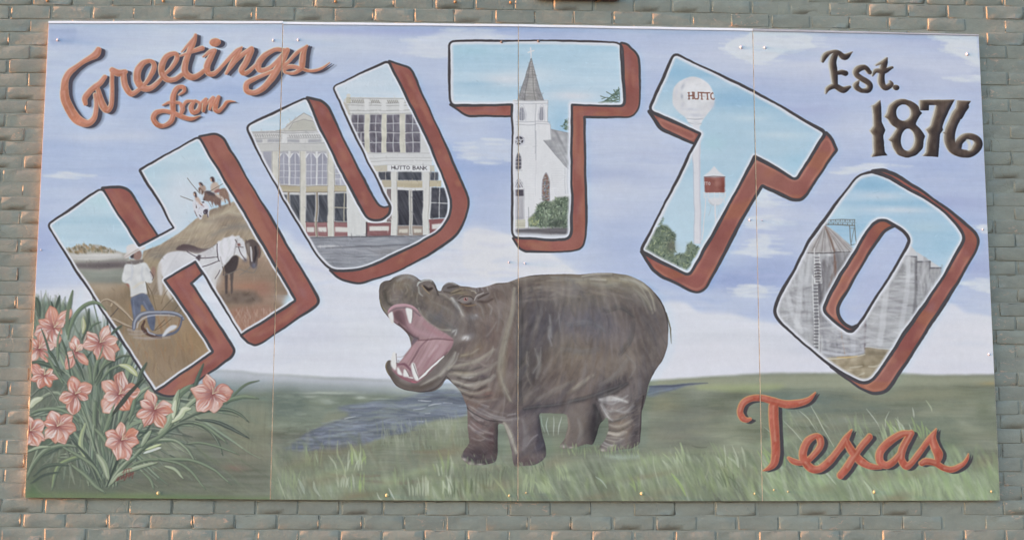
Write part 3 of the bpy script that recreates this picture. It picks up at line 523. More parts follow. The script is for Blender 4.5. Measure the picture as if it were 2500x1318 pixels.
    fill(T('F', '1405,150 1440,130 1455,200 1450,290 1425,240'), (146, 136, 128), .8, soft=1.5); line(T('F', '1458,190,16 1470,250,22 1474,340,14'), (196, 192, 194), a=.9, soft=1); line(T('F', '1510,190,22 1520,270,26 1500,350,22'), (62, 54, 58), a=.9, soft=1.5); line(T('F', '1540,180,10 1560,240,14 1545,310,8'), (120, 92, 84), a=.9, soft=1); blob(280 + 1490 / 4.392, 560 + 385 / 4.392, 6, 7, 0, (112, 112, 126), .9)

def win(tile, x0, y0, x1, y1, col, mull=(205, 205, 206), nx=1, ny=2, w=7, a=1.0):
    fill(rect(tile, x0, y0, x1, y1), col, a, soft=.6, tex=((N_I4, 4), (N_DS, 4)))
    k = TILES[tile][2]
    for i in range(1, nx + 1):
        x = x0 + (x1 - x0) * i / (nx + 1); line(T(tile, f'{x},{y0} {x},{y1}'), mull, w / k, curved=False, a=.9)
    for j in range(1, ny + 1):
        y = y0 + (y1 - y0) * j / (ny + 1); line(T(tile, f'{x0},{y} {x1},{y}'), mull, w / k, curved=False, a=.9)

def pic_U():
    cyan([smooth(p) for p in FACE['U']], 2, (196, 212, 221), (190, 212, 222))
    wall = (200, 199, 199)
    # left building
    fill(T('A2', '0,1145 640,1128 720,1300 900,1318 900,2500 0,2500'), wall, 1, tex=((N_I14, 2), (N_VS, 2)))
    fill(T('A2', '260,1140 345,1105 350,1080 500,983 640,1060 680,1140'), (196, 194, 190), 1, r=2); fill(T('A2', '375,1110 420,1060 500,1035 590,1055 640,1110 640,1130 375,1130'), (182, 180, 172), .9, soft=1.5, r=10)
    for s in ['345,1105 420,1045 500,985 570,1020 650,1070', '375,1120 410,1065 500,1038 590,1058 640,1115', '260,1138 640,1132', '30,1150 330,1150', '50,1160 640,1148', '60,1205 320,1205', '360,1202 670,1200', '90,1255 720,1248', '120,1318 740,1310']: line(T('A2', s), (140, 138, 140), 1.4, a=.75, soft=.8, curved=False)
    for x in range(60, 680, 20):
        if 320 < x < 365: continue
        line(T('A2', f'{x},1172 {x + 8},1192'), (130, 128, 130), 1.3, a=.8); line(T('A2', f'{x + 8},1190 {x + 16},1174'), (162, 160, 160), 1.1, a=.7)
    for x0, x1 in [(70, 145), (188, 310), (365, 468), (545, 655)]: fill(rect('A2', x0, 1213, x1, 1240), (164, 164, 170), .9, soft=.8)
    fill(rect('A2', 320, 1165, 360, 1250), (210, 210, 211), .9)
    fill(T('B2', '100,110 720,120 760,175 130,175'), (190, 189, 187), .8, soft=2)
    gw = (158, 158, 170)
    fill(T('B2', '150,180 228,180 228,400 150,400'), gw, .9, soft=.8)
    for x0, x1 in [(287, 375), (385, 472), (525, 612), (622, 706)]:
        fill(smooth(T('B2', f'{x0},465 {x0},225 {x0 + 20},195 {(x0 + x1) / 2},185 {x1 - 20},195 {x1},225 {x1},465'), 2), gw, 1, soft=.6, tex=((N_VS, 4), (N_I14, 3)))
        line(T('B2', f'{x0},230 {x0 + 22},198 {(x0 + x1) / 2},190 {x1 - 22},198 {x1},230'), (212, 212, 216), 2.6)
        for y in (290, 348, 405): line(T('B2', f'{x0},{y} {x1},{y}'), (196, 196, 204), 1.3, curved=False)
        line(T('B2', f'{(x0 + x1) / 2},190 {(x0 + x1) / 2},465'), (206, 206, 212), 1.6, curved=False)
    for x in (375, 617): line(T('B2', f'{x},180 {x},468'), (212, 212, 214), 2.6, curved=False)
    for x0, x1 in [(290, 370), (390, 465), (530, 605), (625, 700)]: fill(rect('B2', x0, 178, x1, 196), (150, 148, 158), .5)
    win('B2', 775, 270, 870, 470, (170, 170, 182), ny=3)
    for x0, x1 in [(232, 282), (475, 520), (712, 762)]:
        fill(rect('B2', x0, 178, x1, 930), (201, 198, 190), 1, soft=.5, tex=((N_VS, 3), (N_I4, 2))); line(T('B2', f'{x0},180 {x0},920'), (150, 146, 140), 1.2, a=.7, curved=False)
    fill(rect('B2', 765, 180, 772, 930), (150, 144, 134), .6)
    for x0, x1 in [(290, 472), (524, 710), (768, 900)]:
        fill(rect('B2', x0, 478, x1, 528), (184, 174, 152), 1, tex=((N_HS, 5),)); line(T('B2', f'{x0},476 {x1},476'), (140, 132, 124), 1.3, curved=False); line(T('B2', f'{x0},528 {x1},528'), (120, 112, 108), 1.3, curved=False)
    dk = (84, 86, 94)
    for x0, x1, y1 in [(300, 362, 900), (385, 470, 900), (525, 602, 795), (630, 712, 795)]:
        fill(rect('B2', x0, 550, x1, y1), dk, 1, soft=.6, tex=((N_DS, 6), (N_I14, 4)))
    for x in (372, 615): line(T('B2', f'{x},530 {x},915'), (160, 148, 130), 3.4, curved=False); line(T('B2', f'{x + 6},530 {x + 6},915'), (110, 98, 92), 1.2, curved=False)
    win('B2', 775, 542, 938, 785, dk, (172, 166, 152), 1, 1, 10)
    for x0, x1 in [(524, 606), (626, 712), (772, 945)]:
        fill(rect('B2', x0, 795, x1, 915), (150, 112, 114), 1, tex=((N_HS, 5),)); fill(rect('B2', x0 + 6, 836, x1 - 8, 878), (205, 202, 198), 1, soft=.6); line(T('B2', f'{x0},793 {x1},793'), (90, 78, 80), 1.5, curved=False)
    # right building
    fill(T('A2', '850,870 880,850 1440,850 1440,870 1600,1318 1700,2500 900,2500'), (202, 202, 202), 1, tex=((N_I14, 2), (N_VS, 2)))
    fill(ell(600 + 890 / 3.563, 835 / 3.563, 5, 5), (204, 202, 196), 1); fill(rect('A2', 872, 850, 910, 905), (186, 182, 168), 1)
    for s in ['900,862 1430,858', '900,900 1440,895', '880,918 1450,918', '900,962 1460,960', '900,990 1470,988']: line(T('A2', s), (150, 148, 148), 1.5, a=.8, curved=False)
    for x in list(range(920, 1020, 16)) + list(range(1090, 1170, 16)) + list(range(1235, 1325, 16)) + list(range(1385, 1420, 16)): line(T('A2', f'{x},875 {x + 9},893'), (128, 124, 116), 2, a=.8)
    for x in (1050, 1200, 1355): fill(rect('A2', x - 20, 865, x + 22, 960), (210, 210, 210), 1, soft=.7)
    line(T('A2', '850,900,16 870,930,30 900,990,16'), (176, 170, 158), a=.7, soft=2)
    wd = (112, 108, 118)
    for x0, x1 in [(920, 1030), (1080, 1182), (1225, 1337), (1390, 1512)]:
        win('A2', x0, 998, x1, 1150, wd, (190, 190, 194), 1, 1, 7); win('A2', x0, 1160, x1, 1325, wd, (190, 190, 194), 1, 1, 7)
    fill(rect('B2', 960, 0, 1515, 8), wd, .6)
    for x0, x1 in [(975, 1035), (1085, 1182), (1230, 1337), (1392, 1512)]: win('B2', x0, 18, x1, 185, wd, (190, 190, 194), 1, 1, 8)
    for x0, x1 in [(1035, 1075), (1185, 1225), (1340, 1385)]:
        fill(rect('A2', x0, 990, x1, 1325), (196, 193, 182), 1, tex=((N_VS, 3), (N_I4, 3))); fill(rect('B2', x0, 0, x1, 190), (196, 193, 182), 1, tex=((N_VS, 3), (N_I4, 3)))
    fill(rect('B2', 1040, 190, 1620, 300), (203, 203, 204), 1, tex=((N_HS, 3),))
    for s in ['1050,196 1600,192', '1070,235 1610,232', '1090,262 1620,258', '1100,300 1640,298']: line(T('B2', s), (168, 166, 166), 1.5, a=.7, curved=False)
    fill(rect('B2', 1110, 300, 1230, 350), (186, 180, 166), .9); fill(rect('B2', 1230, 300, 1600, 350), (212, 212, 214), 1); fill(rect('B2', 1600, 300, 1640, 350), (190, 184, 170), .9)
    font('B2', 'HUTTO BANK', 1270, 308, 26, 24, 4.6, 5.0, (70, 66, 72), gap=8)
    for x0, x1 in [(1150, 1262), (1325, 1528), (1600, 1672)]: fill(rect('B2', x0, 356, x1, 428), dk, 1, soft=.6, tex=((N_DS, 5),))
    for x in (1215, 1640): line(T('B2', f'{x},356 {x},428'), (176, 172, 168), 1.5, curved=False)
    fill(rect('B2', 1180, 430, 1264, 490), (178, 168, 148), .9); fill(rect('B2', 1318, 432, 1535, 490), (182, 172, 150), 1, tex=((N_HS, 5),)); fill(rect('B2', 1590, 430, 1700, 484), (184, 174, 152), 1)
    fill(rect('B2', 1225, 505, 1264, 790), (126, 112, 112), .9)
    for x0, x1 in [(1320, 1418), (1448, 1540)]:
        fill(rect('B2', x0, 512, x1, 818), (76, 76, 84), 1, soft=.6, tex=((N_DS, 6), (N_I14, 4))); line(T('B2', f'{x0 - 2},510 {x1 + 2},510'), (206, 205, 205), 2.6, curved=False)
        fill(rect('B2', x0, 822, x1, 905), (150, 136, 128), 1, tex=((N_HS, 5),)); fill(rect('B2', x0 + 12, 848, x1 - 10, 880), (198, 192, 182), 1, soft=.8)
    fill(rect('B2', 1419, 505, 1446, 905), (186, 184, 180), 1); line(T('B2', '1433,520 1433,890'), (120, 114, 112), 1, curved=False)
    win('B2', 1612, 492, 1760, 758, (78, 78, 86), (196, 196, 198), 1, 1, 8)
    fill(rect('B2', 1600, 765, 1760, 905), (136, 92, 94), 1); fill(rect('B2', 1620, 806, 1740, 848), (206, 202, 200), 1, soft=.6)
    fill(rect('B2', 1050, 795, 1262, 915), (136, 98, 100), 1, tex=((N_HS, 5),)); fill(rect('B2', 1072, 826, 1245, 866), (205, 202, 198), 1, soft=.6); fill(rect('B2', 1040, 790, 1056, 915), (90, 76, 80), .9)
    fill(rect('B2', 945, 650, 1040, 918), (203, 203, 203), 1, tex=((N_VS, 3),))
    for x0, x1 in [(1266, 1316), (1545, 1594)]: fill(rect('B2', x0, 360, x1, 905), (204, 203, 200), 1, tex=((N_VS, 3),)); line(T('B2', f'{x1},360 {x1},905'), (140, 134, 130), 1.2, curved=False, a=.8)
    # street
    st = T('B2', '520,925 900,915 1600,905 1700,880 1700,1300 560,1300')
    fill(st, (146, 148, 156), 1, soft=1, tex=((N_HS, 7), (N_I14, 5), (N_HF, 4)))
    line(T('B2', '520,928,8 1000,918,10 1600,908,8'), (96, 94, 100), a=.9, soft=1.5); line(T('B2', '630,1000,12 720,998,14 840,1000,6'), (196, 196, 200), a=.8, soft=1.5)
    line(T('B2', '700,1015,8 1100,1000,14 1450,985,8'), (104, 104, 112), a=.8, soft=2); fill(T('B2', '1080,1030 1400,1010 1200,1090'), (122, 118, 118), .5, soft=5)
    dabs(st, 150, 36, 3, 8, [(120, 122, 130), (168, 170, 178), (134, 134, 142)], a=.5, seed=31, jit=.2)

GLY = {'H': ['0,0 0,1', '1,0 1,1', '0,.5 1,.5'], 'U': ['0,0 0,.7 .2,1 .5,1.02 .8,1 1,.7 1,0'], 'T': ['0,0 1,0', '.5,0 .5,1'], 'O': ['.5,0 .1,.2 0,.5 .1,.85 .5,1 .9,.85 1,.5 .9,.2 .5,0'],
       'B': ['0,0 0,1', '0,0 .7,.03 .8,.25 .6,.45 0,.48', '.1,.48 .8,.55 .95,.75 .7,1 0,1'], 'A': ['0,1 .5,0', '.5,0 1,1', '.2,.65 .8,.65'], 'N': ['0,1 0,0', '0,0 1,1', '1,1 1,0'], 'K': ['0,0 0,1', '.9,0 .05,.55', '.35,.4 1,1']}
def font(tile, text, x, y, h, cw, wt, wt2, col, gap=8, serif=0, slope=0.0):
    k = TILES[tile][2]
    for ch in text:
        if ch == ' ': x += cw; continue
        for s in GLY[ch]:
            pts = []
            for t in s.split():
                u, v = [float(q) for q in t.split(',')]; pts.append(f'{x + u * cw},{y + v * h + (u * cw) * slope}')
            line(T(tile, ' '.join(pts)), col, wt / k, curved=len(pts) > 2, soft=.8)
            if serif and ch in 'HTU' and len(pts) == 2:
                for p in pts:
                    a, b = [float(q) for q in p.split(',')]
                    line(T(tile, f'{a - serif},{b} {a + serif},{b}'), col, wt * .6 / k, curved=False, soft=.8)
        x += cw + gap

def bush(area, n, cols, ln, w, seed, ang=None):
    fill(area, cols[0], .9, soft=1.5, tex=((N_I4, 6),))
    dabs(area, n, ln, w, ang if ang is not None else -70, cols, a=.95, jit=1.0, seed=seed, soft=.8)

def pic_T():
    cyan([smooth(p) for p in FACE['T']], 3, (178, 208, 222), (196, 212, 222))
    blob(1240, 195, 60, 16, 0, (208, 212, 220), .8); blob(1400, 235, 60, 14, 0, (209, 212, 220), .9); blob(1370, 320, 20, 50, 0, (148, 184, 212), .8); blob(1360, 290, 30, 30, 0, (164, 196, 216), .6); blob(1150, 125, 60, 14, 0, (160, 196, 212), .6); blob(1160, 205, 50, 7, 0, (158, 190, 212), .7); blob(1300, 180, 60, 20, 0, (204, 212, 220), .5)
    w = (213, 213, 216)
    fill(T('A3', '515,1120 690,1158 690,2240 500,1900'), w, 1)
    fill(T('A3', '185,870 490,870 490,1060 515,1080 515,1215 690,1500 690,2500 180,2500 180,950'), w, 1, tex=((N_VS, 1.6), (N_I14, 1.2)))
    fill(T('A3', '520,1125 680,1160 690,1480 640,1440 455,1222 518,1216'), (160, 160, 164), 1, soft=.7, tex=((N_DS, 6), (N_I4, 5), (N_HS, 4)))
    line(T('A3', '455,1222 545,1330 640,1445 690,1480'), (128, 126, 132), 1.4, a=.8, curved=False); line(T('A3', '520,1125 680,1160'), (122, 122, 126), 1.6, a=.8, curved=False)
    fill(T('A3', '342,505 450,876 228,876'), (150, 149, 151), 1, soft=.7, tex=((N_I4, 5), (N_HS, 6), (N_F, 4)))
    fill(T('A3', '342,505 375,620 400,876 290,876 325,620'), (166, 164, 162), .8, soft=1, tex=((N_HF, 6), (N_I4, 4)))
    for s in ['342,505 286,876', '350,560 378,876', '342,505 450,876', '342,505 228,876']: line(T('A3', s), (112, 110, 114), 1.5, a=.75, curved=False)
    for k in range(14): y = 560 + k * 23; line(T('A3', f'{342 - (y - 505) * .3},{y} {342 + (y - 505) * .29},{y + 3}'), (126, 124, 128), 1, a=.35, curved=False)
    line(T('A3', '340,415 340,505'), (216, 216, 220), 3, curved=False); line(T('A3', '316,457 366,440'), (216, 216, 220), 3, curved=False)
    for s in ['190,880 490,878', '195,905 488,903', '200,1062 375,1060', '385,1058 512,1062', '195,1086 385,1088', '385,1078 515,1080', '383,905 383,1330', '490,880 492,1060', '515,1080 518,1216']: line(T('A3', s), (168, 168, 176), 1.6, a=.8, curved=False)
    line(T('B3', '388,0 388,250'), (172, 172, 180), 2, a=.8, curved=False); line(T('B3', '388,250 385,560'), (196, 196, 202), 1.2, a=.7, curved=False)
    for x, rx in ((263, 30), (436, 22)):
        fill(smooth(T('A3', f'{x - rx},1050 {x - rx},980 {x},915 {x + rx},980 {x + rx},1050'), 8), (168, 168, 176), 1, soft=.8); line(T('A3', f'{x - rx - 6},1052 {x - rx - 6},975 {x},908 {x + rx + 6},975 {x + rx + 6},1052'), (190, 190, 198), 1.6)
        for d in (-10, 8): line(T('A3', f'{x + d},940 {x + d},1045'), (118, 118, 130), 1.5, a=.8, curved=False)
    cx, cy = 1200 + 237 / 3.563, 1225 / 3.563
    fill(ell(cx, cy, 14, 14), (196, 196, 204), 1); fill(ell(cx - .5, cy, 10.5, 10.5), (84, 82, 92), 1)
    st = [[cx - .5 + 9.5 * math.sin(i * 4 * math.pi / 5), cy - 9.5 * math.cos(i * 4 * math.pi / 5)] for i in range(6)]
    for i in range(5): line([st[i], st[i + 1]], (206, 206, 212), 1.8, curved=False)
    fill(smooth(T('B3', '206,330 206,260 218,215 234,188 250,215 258,260 258,330'), 4), (92, 90, 100), 1, soft=.6)
    for s in ['206,270 258,270', '206,300 258,300', '234,200 234,325', '220,240 250,240']: line(T('B3', s), (206, 206, 210), 1.5, a=.8, curved=False)
    line(T('B3', '200,342 265,340'), (180, 180, 186), 1.8, curved=False)
    fill(T('B3', '194,490 200,450 238,400 276,450 284,490'), (140, 138, 146), 1, soft=.6)
    for s in ['196,488 220,440 250,410', '282,488 256,440 226,410', '214,490 240,440 264,490', '194,494 286,494', '194,490 202,446 238,398 274,446 284,490']: line(T('B3', s), (214, 214, 218), 2, curved=False)
    fill(rect('B3', 196, 505, 280, 565), (86, 82, 92), 1, soft=.6); fill(rect('B3', 200, 568, 280, 750), (176, 174, 180), 1, soft=.8, tex=((N_VS, 4),)); fill(rect('B3', 200, 745, 280, 765), (140, 138, 148), .8, soft=1.5)
    for s in ['196,500 196,760', '284,495 284,760', '210,600 210,740', '268,600 268,740']: line(T('B3', s), (150, 150, 158), 1.2, a=.6, curved=False)
    fill(rect('B3', 198, 765, 292, 842), (193, 190, 176), 1, tex=((N_HS, 4),)); line(T('B3', '200,800 290,800'), (166, 162, 148), 1.4, curved=False); line(T('B3', '200,820 290,820'), (166, 162, 148), 1.4, curved=False)
    line(T('B3', '310,660 308,842'), (214, 214, 218), 3.6, curved=False); line(T('B3', '322,660 320,842'), (150, 150, 156), 1.2, curved=False)
    # stained glass
    fill(smooth(T('B3', '438,608 442,430 456,385 475,350 495,385 508,430 512,608'), 5), (170, 170, 178), 1); fill(smooth(T('B3', '445,605 449,430 460,390 475,362 490,390 502,430 505,605'), 5), (136, 112, 106), 1, soft=.6)
    dabs(T('B3', '447,600 450,430 475,380 500,430 503,600'), 130, 4, 2.4, 0, [(150, 92, 84), (116, 104, 94), (176, 178, 180), (110, 130, 120), (130, 150, 170), (160, 120, 96)], a=.95, jit=1.5, seed=33, soft=.6)
    for y in (430, 470, 515, 560): line(T('B3', f'448,{y} 504,{y}'), (186, 184, 186), 1.2, a=.7, curved=False)
    line(T('B3', '475,380 475,600'), (120, 112, 116), 1.2, a=.7, curved=False)
    line(T('B3', '520,380 545,500 560,560'), (196, 196, 204), 1, a=.5); line(T('B3', '640,320 640,540'), (186, 186, 192), 1.6, curved=False); line(T('B3', '660,320 660,540'), (178, 178, 186), 1.2, curved=False)
    for k in range(12): y = 330 + k * 20; line(T('B3', f'520,{y} 635,{y - 4}'), (198, 198, 203), .9, a=.5, curved=False)
    for k in range(26): y = 40 + k * 22; line(T('B3', f'290,{y} 384,{y}'), (203, 203, 208), .8, a=.45, curved=False)
    # ground and bushes
    fill(T('B3', '190,850 700,835 700,905 200,890'), (106, 102, 106), 1, soft=1.5, tex=((N_HS, 6),)); fill(T('B3', '185,880 700,905 700,960 185,960'), (176, 176, 184), .9, soft=3)
    bs = T('B3', '325,830 320,760 350,730 380,700 400,640 440,615 480,605 530,610 560,575 620,570 690,570 690,840 500,835')
    bush(bs, 420, [(92, 104, 88), (128, 144, 122), (158, 172, 150), (82, 96, 84), (112, 130, 108), (144, 156, 130), (70, 80, 74)], 7, 2.6, 34)
    dabs(T('B3', '325,830 320,760 370,720 420,800'), 50, 6, 2.4, -60, [(168, 174, 130), (146, 152, 112)], a=.9, jit=1, seed=35)
    blob(1360, 545, 26, 8, 0, (68, 74, 70), .6)
    for k in range(60):
        a0 = prng.random(); x = 1200 + (960 + 150 * a0 ** .6) / 3.563; y = (895 - 140 * a0 * prng.random()) / 3.563
        line([[x - 5 - 5 * prng.random(), y + 2], [x, y - 3 * prng.random()]], (108, 128, 108) if k % 2 else (84, 102, 92), 1.6, a=.9)
    for s in ['930,893 1010,880 1110,890', '960,860 1010,850 1060,880', '1000,800 1050,830 1100,870', '950,835 990,850', '1060,780 1080,820 1110,850', '1100,760 1105,800 1112,880']: line(T('A3', s), (96, 110, 96), 2.0, a=.9)
    dabs(T('A3', '610,1110 640,1050 672,1035 672,1130 640,1120'), 60, 6, 2.2, -60, [(92, 110, 96), (116, 134, 110), (76, 92, 86)], a=.9, jit=1, seed=36)

def pic_T2():
    cyan([smooth(p) for p in FACE['T2']], 4, (158, 194, 214), (184, 208, 220))
    fill(Z('1586,270 1620,200 1700,260 1840,250 1990,330 1940,440 1840,380 1700,640 1575,600 1705,330'), (182, 206, 219), .45, soft=18)
    for x, y, rx, ry, c, a in [(1650, 180, 40, 24, (140, 182, 210), .6), (1800, 245, 50, 20, (140, 180, 212), .5), (1630, 265, 30, 20, (190, 208, 220), .7), (1900, 330, 60, 8, (196, 212, 222), .7), (1940, 395, 30, 20, (158, 196, 218), .6), (1830, 290, 40, 8, (196, 212, 222), .6), (1650, 560, 30, 40, (184, 208, 222), .5), (1740, 350, 30, 20, (170, 204, 214), .5)]: blob(x, y, rx, ry, 0, c, a)
    w = (213, 213, 217)
    ball = smooth(T('W', '390,790 400,680 440,590 520,520 620,470 700,442 780,450 900,490 1000,560 1055,650 1085,780 1070,880 1010,1000 930,1090 880,1180 860,1250 720,1250 660,1180 620,1110 510,1040 440,950 400,880'), 14)
    fill(ball, w, 1, soft=.8, tex=((N_I14, 2.4), (N_I4, 1.5)))
    for x, y, rx, ry, g, c, a in [(570, 600, 26, 60, 25, (178, 182, 194), .8), (550, 760, 20, 40, 0, (160, 164, 178), .7), (560, 900, 30, 50, 20, (186, 188, 200), .5), (700, 970, 120, 24, 0, (190, 192, 204), .6), (780, 1060, 120, 30, 0, (192, 194, 204), .8), (800, 1130, 90, 10, 0, (176, 178, 190), .8), (790, 1180, 70, 16, 0, (196, 197, 206), .8), (1040, 900, 40, 90, 20, (196, 197, 208), .7), (640, 500, 60, 20, -20, (200, 202, 212), .6), (460, 700, 20, 60, 15, (200, 201, 212), .6)]:
        blob(1580 + x / 6.589, 120 + y / 6.589, rx / 6.589, ry / 6.589, g, c, a)
    line(T('W', '640,1120 780,1130 900,1115'), (170, 172, 182), 1.4); line(T('W', '665,1190 780,1215 875,1205'), (170, 172, 182), 1.4)
    fill(T('B3', '1752,60 1812,60 1814,540 1822,985 1766,985 1760,540'), (209, 209, 215), 1, soft=.7); fill(T('A3', '1750,1080 1812,1090 1812,1400 1752,1400'), (209, 209, 215), 1, soft=.7)
    line(T('B3', '1808,80 1812,500 1820,980'), (192, 190, 202), 3.4, a=.8, soft=1.5, curved=False); line(T('B3', '1752,150 1758,500 1766,980'), (180, 182, 196), 1.6, a=.8, curved=False)
    global CLIP
    keep = CLIP; m, sl = polymask([ball]); c2 = np.zeros((CH, CW), np.float32); c2[sl] = m; CLIP = keep * c2
    font('W', 'HUTTO', 672, 705, 104, 66, 19, 19, (136, 96, 84), gap=22, serif=15, slope=-.05); CLIP = keep
    # small tank
    fill(T('V', '655,218 662,370 860,368 862,215'), (142, 92, 86), 1, soft=.6, r=3, tex=((N_I4, 4),)); fill(T('V', '640,214 700,165 752,105 800,160 872,212 760,222'), (210, 211, 216), 1, soft=.6)
    line(T('V', '655,218,5 750,212,7 865,215,5'), (92, 60, 60), a=.9); blob(1560 + 780 / 4.119, 380 + 280 / 4.119, 6, 9, 0, (172, 124, 114), .7); blob(1560 + 760 / 4.119, 380 + 235 / 4.119, 10, 2, 0, (176, 130, 120), .6); blob(1560 + 840 / 4.119, 380 + 300 / 4.119, 4, 14, 0, (120, 64, 58), .6)
    for ch, x in (('T', 655), ('T', 676), ('O', 700)): font('V', ch, x, 270, 27, 14, 4.5, 4.5, (206, 202, 204))
    fill(smooth(T('V', '690,420 850,420 840,470 800,495 740,492 700,470'), 10), (206, 207, 212), 1, soft=.8); line(T('V', '700,440,6 740,488,12 800,492,6'), (184, 186, 194), a=.7, soft=2)
    for y in (374, 393, 413): line(T('V', f'650,{y} 872,{y - 1}'), (208, 208, 212), 1.6, curved=False)
    for x in (663, 697, 757, 808, 864): line(T('V', f'{x},370 {x},416'), (208, 208, 212), 1.5, curved=False)
    for s, w_ in [('672,420 655,650 635,850', 10), ('762,430 765,560 775,690', 16), ('850,420 856,470', 10)]: line(T('V', s), (208, 208, 213), w_ / 4.119, curved=False)
    for s in ['730,500 700,600', '710,470 740,500 755,480', '800,500 840,600', '690,480 720,520 700,600', '780,490 800,560 780,620']: line(T('V', s), (176, 186, 196), .8, a=.7)
    # bushes
    G = [(104, 116, 98), (136, 148, 116), (158, 166, 134), (84, 96, 86), (118, 132, 106), (72, 84, 78)]
    bush(T('V', '50,940 110,820 170,730 235,690 290,700 330,750 372,790 360,900 365,960 340,1010 400,985 470,980 490,890 530,870 570,910 615,930 570,1010 530,1060 520,1120 480,1155 400,1120 300,1080 180,1020 100,970'), 620, G, 6.5, 2.6, 41)
    dabs(T('V', '200,690 215,640 240,610 245,650 225,690'), 26, 6, 2.2, -60, G, a=.9, jit=.9, seed=42)
    dabs(T('V', '60,935 120,820 180,740 240,700 300,700 370,790 350,800 250,740 180,800'), 60, 7, 2.4, -75, [(80, 92, 84), (96, 108, 92)], a=.9, jit=.4, seed=43)
    blob(1630, 610, 30, 18, 0, (150, 158, 124), .2); blob(1558 + 330 / 4.1, 380 + 900 / 4.1, 10, 14, 0, (92, 84, 80), .5)

